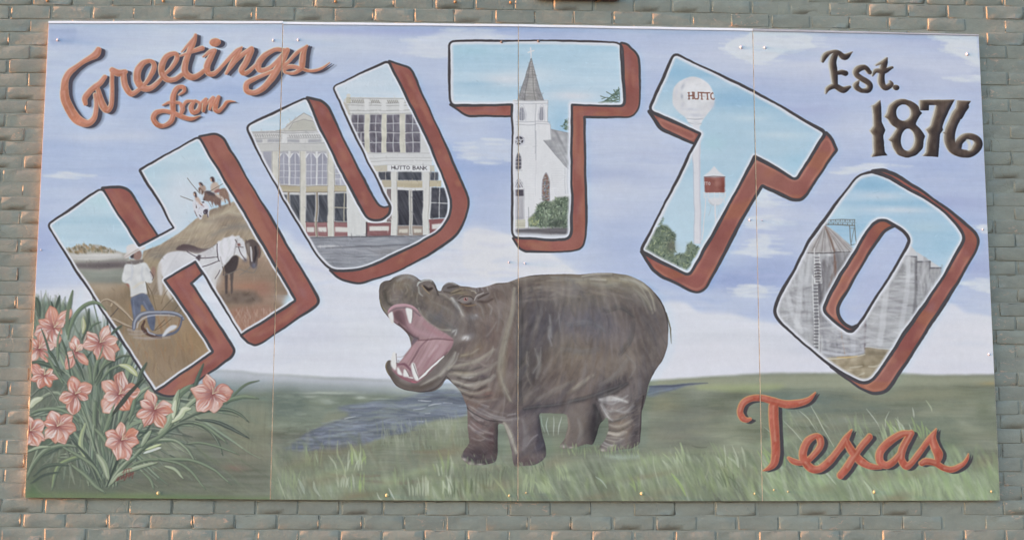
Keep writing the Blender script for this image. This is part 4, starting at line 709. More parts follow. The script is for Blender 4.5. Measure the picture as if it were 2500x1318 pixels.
def pic_O():
    cyan([smooth(p) for p in FACE['O'][:1]], 5, (160, 196, 216), (176, 204, 218))
    for x, y, rx, ry, c, a in [(2130, 450, 40, 16, (140, 180, 208), .7), (2170, 495, 80, 8, (150, 186, 210), .7), (2150, 478, 60, 8, (196, 208, 220), .7), (2190, 512, 80, 8, (200, 210, 220), .8), (2260, 555, 60, 14, (182, 204, 216), .6), (2300, 600, 40, 30, (156, 192, 214), .7), (2330, 640, 20, 20, (186, 206, 218), .8), (2050, 520, 30, 20, (184, 208, 220), .7)]: blob(x, y, rx, ry, 0, c, a)
    g = (164, 164, 167)
    # right silos
    for s, rf in [('1664,1180 1768,1185 1768,1600 1664,1700', '1660,1120 1775,1190 1675,1188'), ('1555,1130 1670,1135 1670,2000 1555,2000', '1560,1050 1675,1132 1560,1132'), ('1400,1085 1556,1092 1556,2400 1100,2400 1130,1500', '1498,985 1560,1060 1558,1092 1435,1085')]:
        fill(T('B4', s), g, 1, soft=.7, tex=((N_VS, 5), (N_HS, 5), (N_I14, 5))); fill(T('B4', rf), (196, 197, 201), 1, soft=.7)
    fill(T('C4', '1380,100 1560,-40 1560,700 1350,760 1120,740 1130,400'), (176, 177, 180), .6, soft=5, tex=((N_HS, 5), (N_I14, 5)))
    for s in ['1435,1088 1556,1094', '1560,1134 1670,1136', '1672,1188 1768,1190']: line(T('B4', s), (92, 90, 96), 3, a=.85, soft=1.5)
    for s in ['1556,1094,5 1560,1300,10', '1668,1140,5 1672,1320,8']: line(T('B4', s), (100, 98, 102), a=.7, soft=2)
    for s in ['1555,0,10 1560,200,14 1560,420,10', '1670,0,8 1668,160,10']: line(T('C4', s), (108, 106, 110), a=.7, soft=2)
    for y in range(120, 740, 40): line(T('C4', f'1140,{y + 10},6 1300,{y + 18},10 1520,{y},6'), (188, 189, 192) if (y // 40) % 2 else (146, 147, 152), a=.45, soft=2.5)
    for y in range(1200, 1500, 50): line(T('B4', f'1400,{y + 10},6 1480,{y + 18},10 1545,{y},6'), (188, 189, 192) if (y // 50) % 2 else (146, 147, 152), a=.45, soft=2.5)
    # big left silo
    body = T('B4', '560,1055 1012,1050 960,1318 1300,2500 1110,2500 1110,2000 1118,1840 1000,1600 960,1400 0,2400 -400,2000')
    fill(T('Z', '1955,612 2090,612 2100,700 2060,800 2113,760 2113,874 2010,900 1880,800 1890,740'), g, 1, soft=.8, tex=((N_VS, 6), (N_HS, 4), (N_I14, 5)))
    fill(T('C4', '340,400 520,60 640,60 640,640 440,560'), (184, 185, 189), .7, soft=6, tex=((N_HS, 5), (N_VS, 4)))
    fill(T('Z', '2035,618 2088,612 2070,660 2030,720 2012,755 2016,790 1999,790 1995,640'), (122, 118, 121), .7, soft=5, tex=((N_VS, 8),))
    fill(T('C4', '740,420 900,600 1100,600 1110,790 900,830 740,800'), (140, 140, 148), .7, soft=5, tex=((N_HS, 6), (N_I14, 4)))
    line(T('C4', '850,0,16 835,90,14 800,220,10'), (122, 96, 84), a=.7, soft=3); line(T('B4', '840,1060,10 850,1200,20 862,1318,14'), (126, 96, 84), a=.8, soft=2)
    line(T('C4', '1110,480,22 1115,620,20 1112,780,12'), (126, 116, 120), a=.9, soft=2); line(T('C4', '905,600,6 915,700,8 935,800,6'), (160, 120, 94), a=.8, soft=1.5)
    for y in range(540, 800, 34): line(T('C4', f'740,{y},5 900,{y + 22},8 1100,{y + 6},5'), (176, 178, 186), a=.5, soft=2)
    roof = T('B4', '752,808 600,1030 590,1055 700,1062 850,1055 1010,1046 1000,1000 870,890')
    fill(roof, (172, 168, 168), 1, soft=.7, tex=((N_I4, 4),))
    for i, x in enumerate(range(600, 1010, 27)):
        line(T('B4', f'755,812,1 {x * .5 + 378},{925},5 {x},{1048 - abs(x - 800) * .03},7'), [(128, 122, 122), (190, 188, 190), (112, 102, 100)][i % 3], a=.55, soft=1.5)
    line(T('B4', '760,830,6 800,920,20 845,1050,16'), (118, 92, 80), a=.7, soft=2); line(T('B4', '590,1056,6 720,1064,8 860,1056,8 1010,1046,6'), (84, 78, 80), a=.9)
    fill(T('B4', '740,790 775,785 780,815 745,822'), (176, 176, 180), 1)
    sil = [(200, 201, 206), (160, 160, 165), (134, 132, 136), (212, 213, 216), (184, 184, 189), (120, 117, 121), (206, 207, 211)]
    dabs(T('C4', '340,400 520,0 560,-70 640,-70 740,-70 980,-70 800,300 760,420 900,560 1110,560 1110,800 740,810'), 420, 26, 6, 88, sil, a=.42, jit=.1, soft=2, seed=80, rel=.3); dabs(T('C4', '360,330 640,100 640,640 440,560'), 160, 34, 6, 3, sil, a=.42, jit=.12, soft=2, seed=81, rel=.3)
    dabs(T('C4', '740,500 900,600 1110,560 1110,800 740,810'), 130, 40, 6, 4, sil, a=.45, jit=.14, soft=2, seed=82, rel=.2); dabs(T('C4', '1180,450 1420,50 1440,-40 1556,-40 1560,700 1350,750 1120,740'), 260, 40, 7, 2, sil, a=.42, jit=.12, soft=2.2, seed=83, rel=.25); dabs(T('C4', '1440,-45 1556,-45 1560,0 1668,0 1672,50 1766,55 1760,300 1560,600 1540,100'), 160, 30, 6, 89, sil, a=.45, jit=.1, soft=2, seed=84, rel=.2)
    line(T('C4', '760,0,30 720,160,34 715,340,16'), (96, 92, 96), a=.55, soft=5); line(T('B4', '960,1080,16 900,1200,30 860,1318,20'), (104, 98, 100), a=.6, soft=5)
    for t, s, c, a, w in [('C4', '1120,738 1230,752 1350,748', (206, 207, 210), .9, 3), ('C4', '1118,748 1230,764 1350,762', (92, 84, 78), .8, 3), ('C4', '745,842 930,846 1112,806', (214, 210, 200), .9, 3), ('C4', '745,780 930,800 1110,770', (196, 198, 206), .6, 4), ('C4', '1300,-40 1290,300 1240,700', (208, 209, 213), .5, 14), ('C4', '1480,-40 1480,200 1420,600', (200, 201, 206), .5, 12), ('C4', '1555,-30 1552,250 1520,560', (110, 108, 112), .6, 6), ('C4', '560,20 540,300 520,560', (206, 207, 211), .5, 14), ('C4', '430,260 470,420 560,600', (208, 209, 213), .5, 12), ('C4', '1000,560 1010,700 1000,800', (196, 197, 204), .4, 12), ('B4', '640,1080 620,1180 600,1300', (206, 206, 209), .5, 10), ('B4', '1500,1100 1490,1180 1480,1300', (204, 205, 208), .5, 10), ('B4', '1620,1140 1615,1250 1600,1310', (196, 196, 200), .5, 8)]:
        line(T(t, s), c, w, a=a, soft=2.5)
    # walkway truss
    tr = (116, 118, 116)
    for s, w in [('765,772 1018,770', 1.8), ('765,812 1015,820', 2.4), ('1018,770 1018,820', 1.5), ('975,822 990,985', 2), ('1018,820 1038,980', 2), ('990,985 1038,980', 1.5), ('1015,840 995,960', 1.3), ('985,840 1020,842', 1.2)]: line(T('B4', s), tr, w, curved=False)
    for i in range(12):
        x = 768 + i * 21; line(T('B4', f'{x},772 {x},815'), tr, 1, a=.8, curved=False); line(T('B4', f'{x},812 {x + 20},775') if i % 2 else T('B4', f'{x},775 {x + 20},812'), tr, 1, a=.8, curved=False)
    # ladder
    for s in ['675,1020 670,1318', '715,1070 720,1318']: line(T('B4', s), (206, 205, 206), 2.6, curved=False, a=.9)
    for y in range(1090, 1310, 26): line(T('B4', f'678,{y} 716,{y}'), (206, 205, 206), 2.4, curved=False, a=.9); line(T('B4', f'682,{y + 9} 712,{y + 9}'), (98, 92, 96), 2.6, curved=False, a=.7)
    for s in ['672,0 690,110', '725,0 728,130', '650,110 665,380 675,760', '695,190 705,420 712,770', '730,130 735,180 680,180 650,110']: line(T('C4', s), (208, 208, 210), 2.2, curved=False, a=.85)
    for y in list(range(20, 130, 26)): line(T('C4', f'676,{y} 722,{y}'), (96, 92, 96), 3.4, curved=False, a=.8)
    for y in range(200, 770, 30): line(T('C4', f'672,{y} 700,{y}'), (94, 92, 98), 3.4, curved=False, a=.75)
    line(T('C4', '715,180,12 725,300,20 715,360,8'), (84, 80, 86), a=.7, soft=3); blob(1800 + 795 / 3.563, 320 + 1075 / 3.563, 7, 3, 0, (206, 206, 208), .9)
    line(T('C4', '735,640 735,840'), (196, 196, 200), 1.2, curved=False)
    # ground
    fill(T('C4', '750,830 1110,800 1115,745 1360,760 1360,1100 900,1060'), (160, 148, 126), 1, soft=1.5, tex=((N_I4, 6), (N_HS, 6), (N_I14, 5)))
    line(T('C4', '750,836,6 900,832,10 1110,798,5'), (206, 200, 184), a=.9, soft=1.5); line(T('C4', '870,826,6 960,822,12 1040,812,4'), (196, 164, 106), a=.8, soft=2); fill(T('C4', '1115,760 1350,770 1300,810 1115,810'), (122, 112, 96), .7, soft=4)
    for s in ['980,910,10 1040,905,14 1080,900,6', '1140,905,10 1190,905,16 1230,890,6', '1050,980,8 1100,960,12']: line(T('C4', s), (192, 184, 166), a=.8, soft=2)

# ------------------------------------------------------------ 3. letters
def letter(key, pic, label):
    faces = [smooth(p) for p in FACE[key]]; sides = [smooth(p) for p in SIDE[key]]
    M = []
    for s in sides:
        M.append(fill(s, (148, 94, 87), 1, tex=((N_I14, (3, 2, 2)), (N_I40, (3, 4, 3)))))
        r = np.random.default_rng(len(s))
        clip_to([s])
        n = len(s)
        for k in range(0, n):
            a, b = np.array(s[k]), np.array(s[(k + 1) % n]); L = np.linalg.norm(b - a)
            if L < 26: continue
            d = (b - a) / L; nrm = np.array([-d[1], d[0]])
            for q in range(int(L / 16)):
                t0 = r.random() * .7; t1 = t0 + .15 + r.random() * .25; o = (6 + 20 * r.random())
                c = [(156, 104, 94), (164, 110, 94), (138, 82, 76), (150, 102, 102), (162, 112, 92)][r.integers(5)]
                p0 = a + d * L * t0 + nrm * o; p1 = a + d * L * t1 + nrm * o
                line([[*p0, 3], [*((p0 + p1) / 2), 9 + 7 * r.random()], [*p1, 3]], c, a=.5, soft=5, per=3)
        mS, sS = polymask([s]); q = blur(mS, 9 if key in ('T2', 'O') else 6); q2 = blur(mS, 3)
        band = np.exp(-((q - (.80 if key in ('T2', 'O') else .7)) / .09) ** 2) * mS * np.clip(.55 + .45 * (N_I40 + N_I14)[sS] * .6, 0, 1)
        hl = (182, 130, 116) if key in ('T2', 'O') else (166, 118, 104)
        CAN[sS] += (np.array(hl) - CAN[sS]) * (band * (.75 if key in ('T2', 'O') else .4))[..., None]
        ed = np.clip(1 - (q2 - .5) * 2.6, 0, 1) * mS; CAN[sS] += (np.array((124, 70, 62)) - CAN[sS]) * (ed * .5)[..., None]
        og = np.clip(N_MP[sS] * .5 - .15, 0, .6) * mS; CAN[sS] += (np.array((170, 112, 74) if key in ('T2', 'O') else (160, 104, 82)) - CAN[sS]) * (og * (.5 if key in ('T2', 'O') else .3))[..., None]
        if False:
            for k in range(0, n):
                a, b = np.array(s[k]), np.array(s[(k + 1) % n]); L = np.linalg.norm(b - a)
                if L < 50: continue
                d = (b - a) / L; nrm = np.array([-d[1], d[0]])
                for o, c, al in ((9, (176, 122, 112), .55), (18, (166, 112, 112), .3)):
                    p0, p1 = a + d * L * .08 + nrm * o, b - d * L * .1 + nrm * o
                    line([[*p0, 3], [*((p0 + p1) / 2), 6], [*p1, 3]], c, a=al, soft=3, per=3)
        clip_to(None)
    clip_to(faces); pic()
    n_ = {'H': 900, 'U': 1300, 'T': 500, 'T2': 300, 'O': 500}[key]
    dabs(faces[0], n_, 11, 2.2, 0 if key in ('T2', 'O', 'T') else 70, [(150, 146, 142), (120, 116, 114), (190, 188, 186)], a=.6, jit=.5, soft=1.3, rel=1.0, seed=len(key) * 7 + n_)
    # pale inner rim
    for f in faces:
        line(f + [f[0]], (213, 214, 222), 15 if key in 'HU' else 19, a=.9, curved=False, soft=1.6 if key in 'HU' else 3.2)
    clip_to(None)
    clip_to(faces[:1] if key == 'O' else None)
    clip_to(None)
    dk = (80, 76, 80)
    def outline(poly, w, a=1.0, seed=0):
        r = np.random.default_rng(seed); q = poly + [poly[0]]; P = []
        acc = 0; ph = r.random(4) * 6
        for i in range(len(q) - 1):
            L = math.dist(q[i], q[i + 1]); n = max(1, int(L / 10))
            for k in range(n):
                t = k / n; s = acc + L * t
                P.append([q[i][0] + (q[i + 1][0] - q[i][0]) * t, q[i][1] + (q[i + 1][1] - q[i][1]) * t, w * (1 + .16 * math.sin(s / 37 + ph[0]) + .12 * math.sin(s / 91 + ph[1]))])
            acc += L
        P.append(P[0]); m, sl = strokemask(P, curved=False, soft=1.0); put(m, sl, dk, a); return m, sl
    for i, s in enumerate(sides): M.append(outline(s, 5.4 if key in 'HUT' else 7.5, seed=i + 3))
    for i, f in enumerate(faces): M.append(outline(f, 5.2 if key in 'HUT' else 6.8, seed=i + 9))
    mm = polymask(faces); M.append(mm)
    layer('painted_letter', label, M)

# ------------------------------------------------------------ 4. script lettering
def script(name, label, tile, strokes, main, rim, hi, shadow, sh=(8, 4), sh2=(12, 6), rimw=2.2, dots=(), bevel=1.0):
    k = TILES[tile][2]; S = [[[p[0], p[1], p[2] * (1.16 if 'Texas' in label else 1.04) * (.93 if p[2] * k > 30 else .84)] for p in T(t_ if t_ else tile, s)] for t_, s in strokes]
    def union(shift, gw, soft):
        M = np.zeros((CH, CW), np.float32); bb = None
        for s in S:
            m, sl = strokemask(s, shift=shift, grow_w=gw, soft=soft, per=7)
            if m is None: continue
            M[sl] = np.maximum(M[sl], m)
        for t_, cx, cy, rx, ry in dots:
            c = T(t_, f'{cx},{cy}')[0]; e = [[p[0] + shift[0], p[1] + shift[1]] for p in ell(c[0], c[1], rx / k + gw / 2, ry / k + gw / 2)]
            m, sl = polymask([e]); M[sl] = np.maximum(M[sl], m)
        ys, xs = np.where(M > 0); b = (slice(ys.min(), ys.max() + 1), slice(xs.min(), xs.max() + 1))
        return M, b
    base, b0 = union((0, 0), 0, 1.0)
    if sh2: m, b = union(sh2, 0, 3.0); put(m[b], b, shadow, .38)
    m1, b = union(sh, 0, 1.2); put(m1[b], b, shadow, .95)
    m2, b = union((sh[0] * .5, sh[1] * .5), 0, 1.2); put(m2[b], b, shadow, .95)
    m, b = union((-1.0, -.8), rimw, 1.2); put(m[b], b, rim, .95)
    full = np.maximum(np.maximum(m, m1), m2)
    f = tint(main, (N_I14, (5, 4, 4)), (N_I4, (3, 3, 3)), (N_ES, (3, 2, 2)))
    put(base[b0], b0, f, 1)
    # bevel from the mask's own slope: light on the upper left, dark on the lower right
    q = blur(base, 4); d = int(3 * KS)
    g = (np.roll(q, (-d, -d), (0, 1)) - np.roll(q, (d, d), (0, 1)))
    put((base * np.clip(g, 0, 1) * .8 * bevel)[b0], b0, hi, 1)
    put((base * np.clip(-g, 0, 1) * .55 * bevel)[b0], b0, np.array(shadow) * .55 + np.array(main) * .45, 1)
    for s in S:
        for j in range(0, len(s) - 2, 3):
            line([[p[0] - .6, p[1] - .4, p[2] * (.22 + .12 * math.sin(j + p[0]))] for p in s[j:j + 3]], hi, a=.75, soft=2.5); line([[p[0] + p[2] * .2, p[1] + p[2] * .12, p[2] * .2] for p in s[j:j + 3]], np.array(main) * .9, a=.5, soft=2.5)
    layer(name, label, [(full, (slice(0, CH), slice(0, CW)))])
    return full

def lettering():
    OR, RIM, HI, SH = (190, 128, 104), (216, 196, 172), (202, 150, 138), (80, 76, 88)
    script('painted_lettering', 'terracotta script reading Greetings', 'A1', [
        (None, '862,435,44 838,478,62 780,512,44 700,562,38 625,620,50 572,700,60 560,800,72 580,900,80 640,1000,84 700,1055,78 765,1072,60 815,1040,46 838,980,38 838,900,32 825,825,28'),
        (None, '915,672,36 875,725,44 800,780,46 740,850,48 745,905,34'), (None, '850,770,34 870,860,52 900,930,56 935,965,50 968,920,40 975,820,34 975,700,32 978,620,34'),
        (None, '975,612,46 1030,640,60 1090,632,44'), (None, '1075,635,50 1080,720,52 1110,790,50 1150,822,44 1205,790,34 1270,720,32 1320,640,42 1338,570,42 1305,535,36 1245,555,48 1200,620,58 1196,700,60 1240,765,60 1305,770,46 1370,720,34 1430,650,28 1500,580,32 1540,510,38 1525,468,34 1455,492,46 1408,570,54 1405,640,54 1452,692,50 1520,692,42 1585,650,34'),
        (None, '1700,308,24 1682,380,46 1645,470,46 1612,560,52 1612,630,56 1660,672,52 1720,662,44 1790,610,34'), (None, '1698,312,10 1640,395,26 1582,455,10'), (None, '1568,488,14 1650,462,30 1762,422,40'),
        (None, '1768,495,12 1830,452,34 1868,442,36'), (None, '1868,445,34 1830,510,52 1802,580,54 1812,642,50 1862,642,38 1930,585,30 2010,500,32 2060,450,32 2105,415,16'), (None, '2095,440,30 2035,540,46 1970,645,22'),
        (None, '2010,580,22 2100,490,34 2190,425,38'), (None, '2190,440,46 2145,540,52 2102,610,46 2132,642,40 2195,600,32 2240,560,26'),
        (None, '2480,440,34 2400,436,34 2310,480,48 2250,560,54 2262,615,42 2330,605,34 2400,550,32 2480,460,38'), (None, '2500,440,46 2440,560,56 2370,680,56 2290,770,50 2210,808,46 2150,790,48 2150,730,44 2210,690,38 2310,650,30 2400,612,28 2494,550,28'),
        ('A2', '310,600,28 370,540,28 450,460,30 532,402,22'), ('A2', '528,405,20 500,470,46 492,540,54 486,590,44 430,630,30 350,630,24 342,600,30 390,578,34 470,592,30 560,618,26 650,602,22 730,550,5')],
        OR, RIM, HI, SH, sh=(10, 3.6), sh2=(15, 6), dots=(('A1', 1872, 372, 48, 36),))
    script('painted_lettering', 'terracotta script reading from', 'A1', [
        (None, '1560,830,12 1604,792,30 1592,757,36 1545,768,42 1512,830,46 1505,920,46 1508,1000,44 1485,1060,42 1420,1096,36 1360,1082,46 1332,1030,42 1362,985,40 1425,972,34 1500,986,38 1580,1018,38 1660,1036,32 1742,1008,5'),
        (None, '1420,922,10 1480,895,28 1560,898,26'), (None, '1572,905,26 1592,950,40 1580,990,34'), (None, '1588,950,26 1620,890,28 1680,882,22'),
        (None, '1700,880,24 1665,930,40 1680,980,38 1722,960,34 1742,905,30 1705,880,22'), (None, '1742,905,16 1795,862,24 1782,910,34 1768,965,28'), (None, '1780,925,16 1858,850,26 1842,900,34 1822,950,26'),
        (None, '1845,925,16 1905,842,28 1885,900,38 1872,955,40 1900,972,34 1940,935,30 1980,885,26 2048,882,3')],
        (188, 122, 98), RIM, HI, (92, 84, 92), sh=(5, 3), sh2=(8, 4), rimw=1.6)
    script('painted_lettering', 'orange red script reading Texas', 'D4', [
        (None, '120,265,16 80,272,34 45,250,46 25,195,44 55,125,46 130,85,44 220,82,46 320,110,52 430,135,56 540,125,50 620,95,38 678,35,8'), (None, '315,150,70 320,300,72 330,450,64 334,580,64 310,660,50 228,708,5'),
        (None, '450,602,22 492,632,42 560,640,38 640,600,40 720,505,44 722,440,50 682,412,36 612,460,52 572,560,56 592,640,60 650,692,56 720,696,50 800,632,50 880,540,50 945,440,48 998,362,6'),
        (None, '950,440,30 965,490,50 1012,560,56 1080,630,60 1160,672,44 1250,682,28'), (None, '1152,415,42 1050,540,46 960,680,52 900,752,56'),
        (None, '1520,385,34 1430,392,44 1330,450,52 1252,540,60 1246,630,60 1302,668,48 1370,622,42 1440,520,36 1500,400,40'), (None, '1512,385,46 1445,500,58 1426,600,56 1470,668,54 1522,640,40 1600,532,38 1680,430,38 1732,350,5'),
        (None, '1728,360,10 1700,430,50 1722,510,62 1748,570,70 1742,620,44'), (None, '1600,650,36 1640,632,48 1720,645,44 1800,690,44 1880,700,40 1960,660,30 2000,612,20 2014,568,3')],
        (178, 94, 76), (200, 150, 104), (192, 136, 116), (76, 70, 74), sh=(10, 3.5), sh2=None, rimw=3.0)

def brown():
    BR, DK, CR = (84, 71, 66), (54, 50, 56), (200, 192, 176)
    S = [(None, '745,535,22 768,490,44 815,458,28 870,450,26 930,500,56 1005,456,5'), (None, '860,462,46 832,540,56 842,640,58 852,735,46'), (None, '850,640,30 905,632,44 938,640,50'), (None, '772,822,5 795,775,38 850,755,48 920,788,56 980,760,22'),
         (None, '1152,632,40 1112,590,44 1052,605,56 1035,645,46 1092,690,50 1150,735,52 1140,785,46 1080,792,38 1035,752,50 1060,705,12'), (None, '1302,508,12 1280,560,52 1262,640,50 1258,720,56 1290,765,50 1342,735,40 1335,710,16'), (None, '1178,665,8 1210,618,36 1280,622,46 1348,590,22'), (None, '1208,572,8 1290,532,36')]
    def finish(M, name, label):
        ys, xs = np.where(M > 0); b = (slice(max(0, ys.min() - 8), ys.max() + 8), slice(max(0, xs.min() - 8), xs.max() + 8))
        put(np.maximum(np.roll(M, (-1, -2), (0, 1)), np.roll(M, (-1, -4), (0, 1)))[b], b, (198, 193, 182), .85)
        put(M[b], b, tint(BR, (N_I14, (7, 6, 5)), (N_VS, (5, 4, 4)), (N_I4, 3)), 1)
        q = blur(M, 5); dx = int(5 * KS); g = np.roll(q, -dx, 1) - np.roll(q, dx, 1); gy = np.roll(q, -dx, 0) - np.roll(q, dx, 0); h = g + .5 * gy
        put((M * np.clip(h, 0, 1) ** 1.4 * .85)[b], b, (172, 156, 132), 1); put((M * np.clip(-h * 1.5, 0, 1))[b], b, DK, 1)
        e = np.clip(M - np.roll(blur(M, 1), (2, 3), (0, 1)), 0, 1); put(e[b], b, CR, .35)
        layer(name, label, [(M, (slice(0, CH), slice(0, CW)))])
    M = np.zeros((CH, CW), np.float32)
    for _, s in S:
        m, sl = strokemask(T('A4', s), per=7); M[sl] = np.maximum(M[sl], m)
    m, sl = polymask([ell(1800 + 1382 / 3.563, 762 / 3.563, 7.6, 7.2)]); M[sl] = np.maximum(M[sl], m)
    finish(M, 'painted_lettering', 'dark brown lettering reading Est.')
    M = np.zeros((CH, CW), np.float32)
    polys = [
        [T('A4', '1120,950,1 1195,915,3 1245,872,2 1254,940,4 1256,1060,10 1285,1135,3 1266,1180,8 1272,1260,10 1282,1325,10 1308,1354,2 1170,1366,2 1190,1330,6 1185,1250,8 1186,1180,8 1160,1140,2 1188,1100,6 1182,1000,8 1172,925,3')],
        [T('A4', '1440,858,30 1530,880,30 1578,925,12 1588,965,6 1606,985,2 1584,1010,6 1545,1088,18 1595,1130,30 1630,1185,2 1618,1220,8 1612,1290,20 1560,1345,20 1480,1370,20 1400,1350,20 1350,1270,20 1342,1235,6 1315,1220,2 1345,1190,6 1390,1115,14 1340,1085,20 1312,1035,8 1285,1018,2 1308,985,6 1325,920,20 1375,876,20'),
         [[1800 + 1447 / 3.563 + 18.5 * math.cos(t), 980 / 3.563 + 20.5 * math.sin(t)] for t in np.linspace(0, 6.28, 30)[:-1]], [[1800 + 1482 / 3.563 + 17.5 * math.cos(t), 1216 / 3.563 + 27 * math.sin(t)] for t in np.linspace(0, 6.28, 30)[:-1]]],
        [T('A4', '1588,870,2 1740,868,3 1892,868,3 1862,930,14 1808,1040,16 1785,1110,6 1790,1132,2 1762,1165,8 1755,1250,8 1748,1366,2 1612,1358,2 1640,1330,6 1648,1250,8 1664,1170,8 1640,1130,2 1680,1100,8 1712,1000,14 1732,915,2 1664,915,1 1662,962,1 1590,960,2')],
    ]
    for P in polys:
        m, sl = polymask([smooth(p, 6) for p in P]); M[sl] = np.maximum(M[sl], m)
    for s in ['1985,925,62 1925,985,84 1882,1070,84 1850,1160,92 1850,1230,96 1878,1292,88 1935,1330,76 2010,1338,70 2076,1296,74 2098,1240,72 2062,1195,58 1990,1190,58 1935,1235,62 1922,1290,60']:
        m, sl = strokemask(T('A4', s), per=7); M[sl] = np.maximum(M[sl], m)
    for P in ['1918,878,2 2036,882,2 2005,925,12 1972,1000,20 1950,1040,10 1880,1020,20 1908,940,14', '1790,1155,2 1840,1130,4 1850,1200,6', '2090,1220,2 2132,1240,2 2090,1270,4']:
        m, sl = polymask([smooth(T('A4', P), 3)]); M[sl] = np.maximum(M[sl], m)
    m, sl = polymask([ell(1800 + 2012 / 3.563, 1262 / 3.563, 10, 14)]); M[sl] *= 1 - m
    finish(M, 'painted_lettering', 'dark brown figures reading 1876')
    fill(smooth(T('A4', '1985,1215 2010,1205 2035,1250 2030,1300 2005,1318 2012,1260'), 4), (206, 202, 190), .8, soft=1)

# ------------------------------------------------------------ 5. hippopotamus
HIPPO = T('C2', '1160,230 1170,185 1210,158 1255,155 1290,125 1350,103 1430,102 1490,125 1525,160 1552,148 1610,148 1645,182 1672,252 1703,256 1710,215 1750,176 1800,172 1870,205 1930,205 1990,220 2080,212 2180,180 2290,175') + \
    T('C3', '230,140 350,112 500,105 780,102 900,92 1050,90 1200,112 1320,172 1400,240 1470,330 1510,410 1535,500 1540,600 1530,740 1490,850 1410,960 1370,1040 1345,1150 1325,1240') + \
    T('D3', '1300,200 1300,280 1295,430 1290,480 1220,520 1090,528 1040,545 950,545 925,515 985,450 1020,350 1012,240 985,260 940,300 905,430 880,492 830,480 700,520 590,522 588,492 640,430 662,330 655,215 410,212 430,330 470,500 472,580 440,620 370,660 300,672 200,682 188,640 180,560 150,430 100,300') + \
    T('D2', '2190,300 2195,550 2170,640 2060,665 1940,662 1915,640 1870,597 1900,530 1942,480 1930,330 1925,150') + \
    T('C2', '1870,1120 1800,1050 1745,1000 1700,1080 1630,1122 1530,1130 1400,1110 1300,1060 1230,960 1212,900 1230,855 1262,845 1320,880 1362,868 1440,745 1430,680 1410,620 1360,570 1290,530 1240,480 1180,400 1160,320')

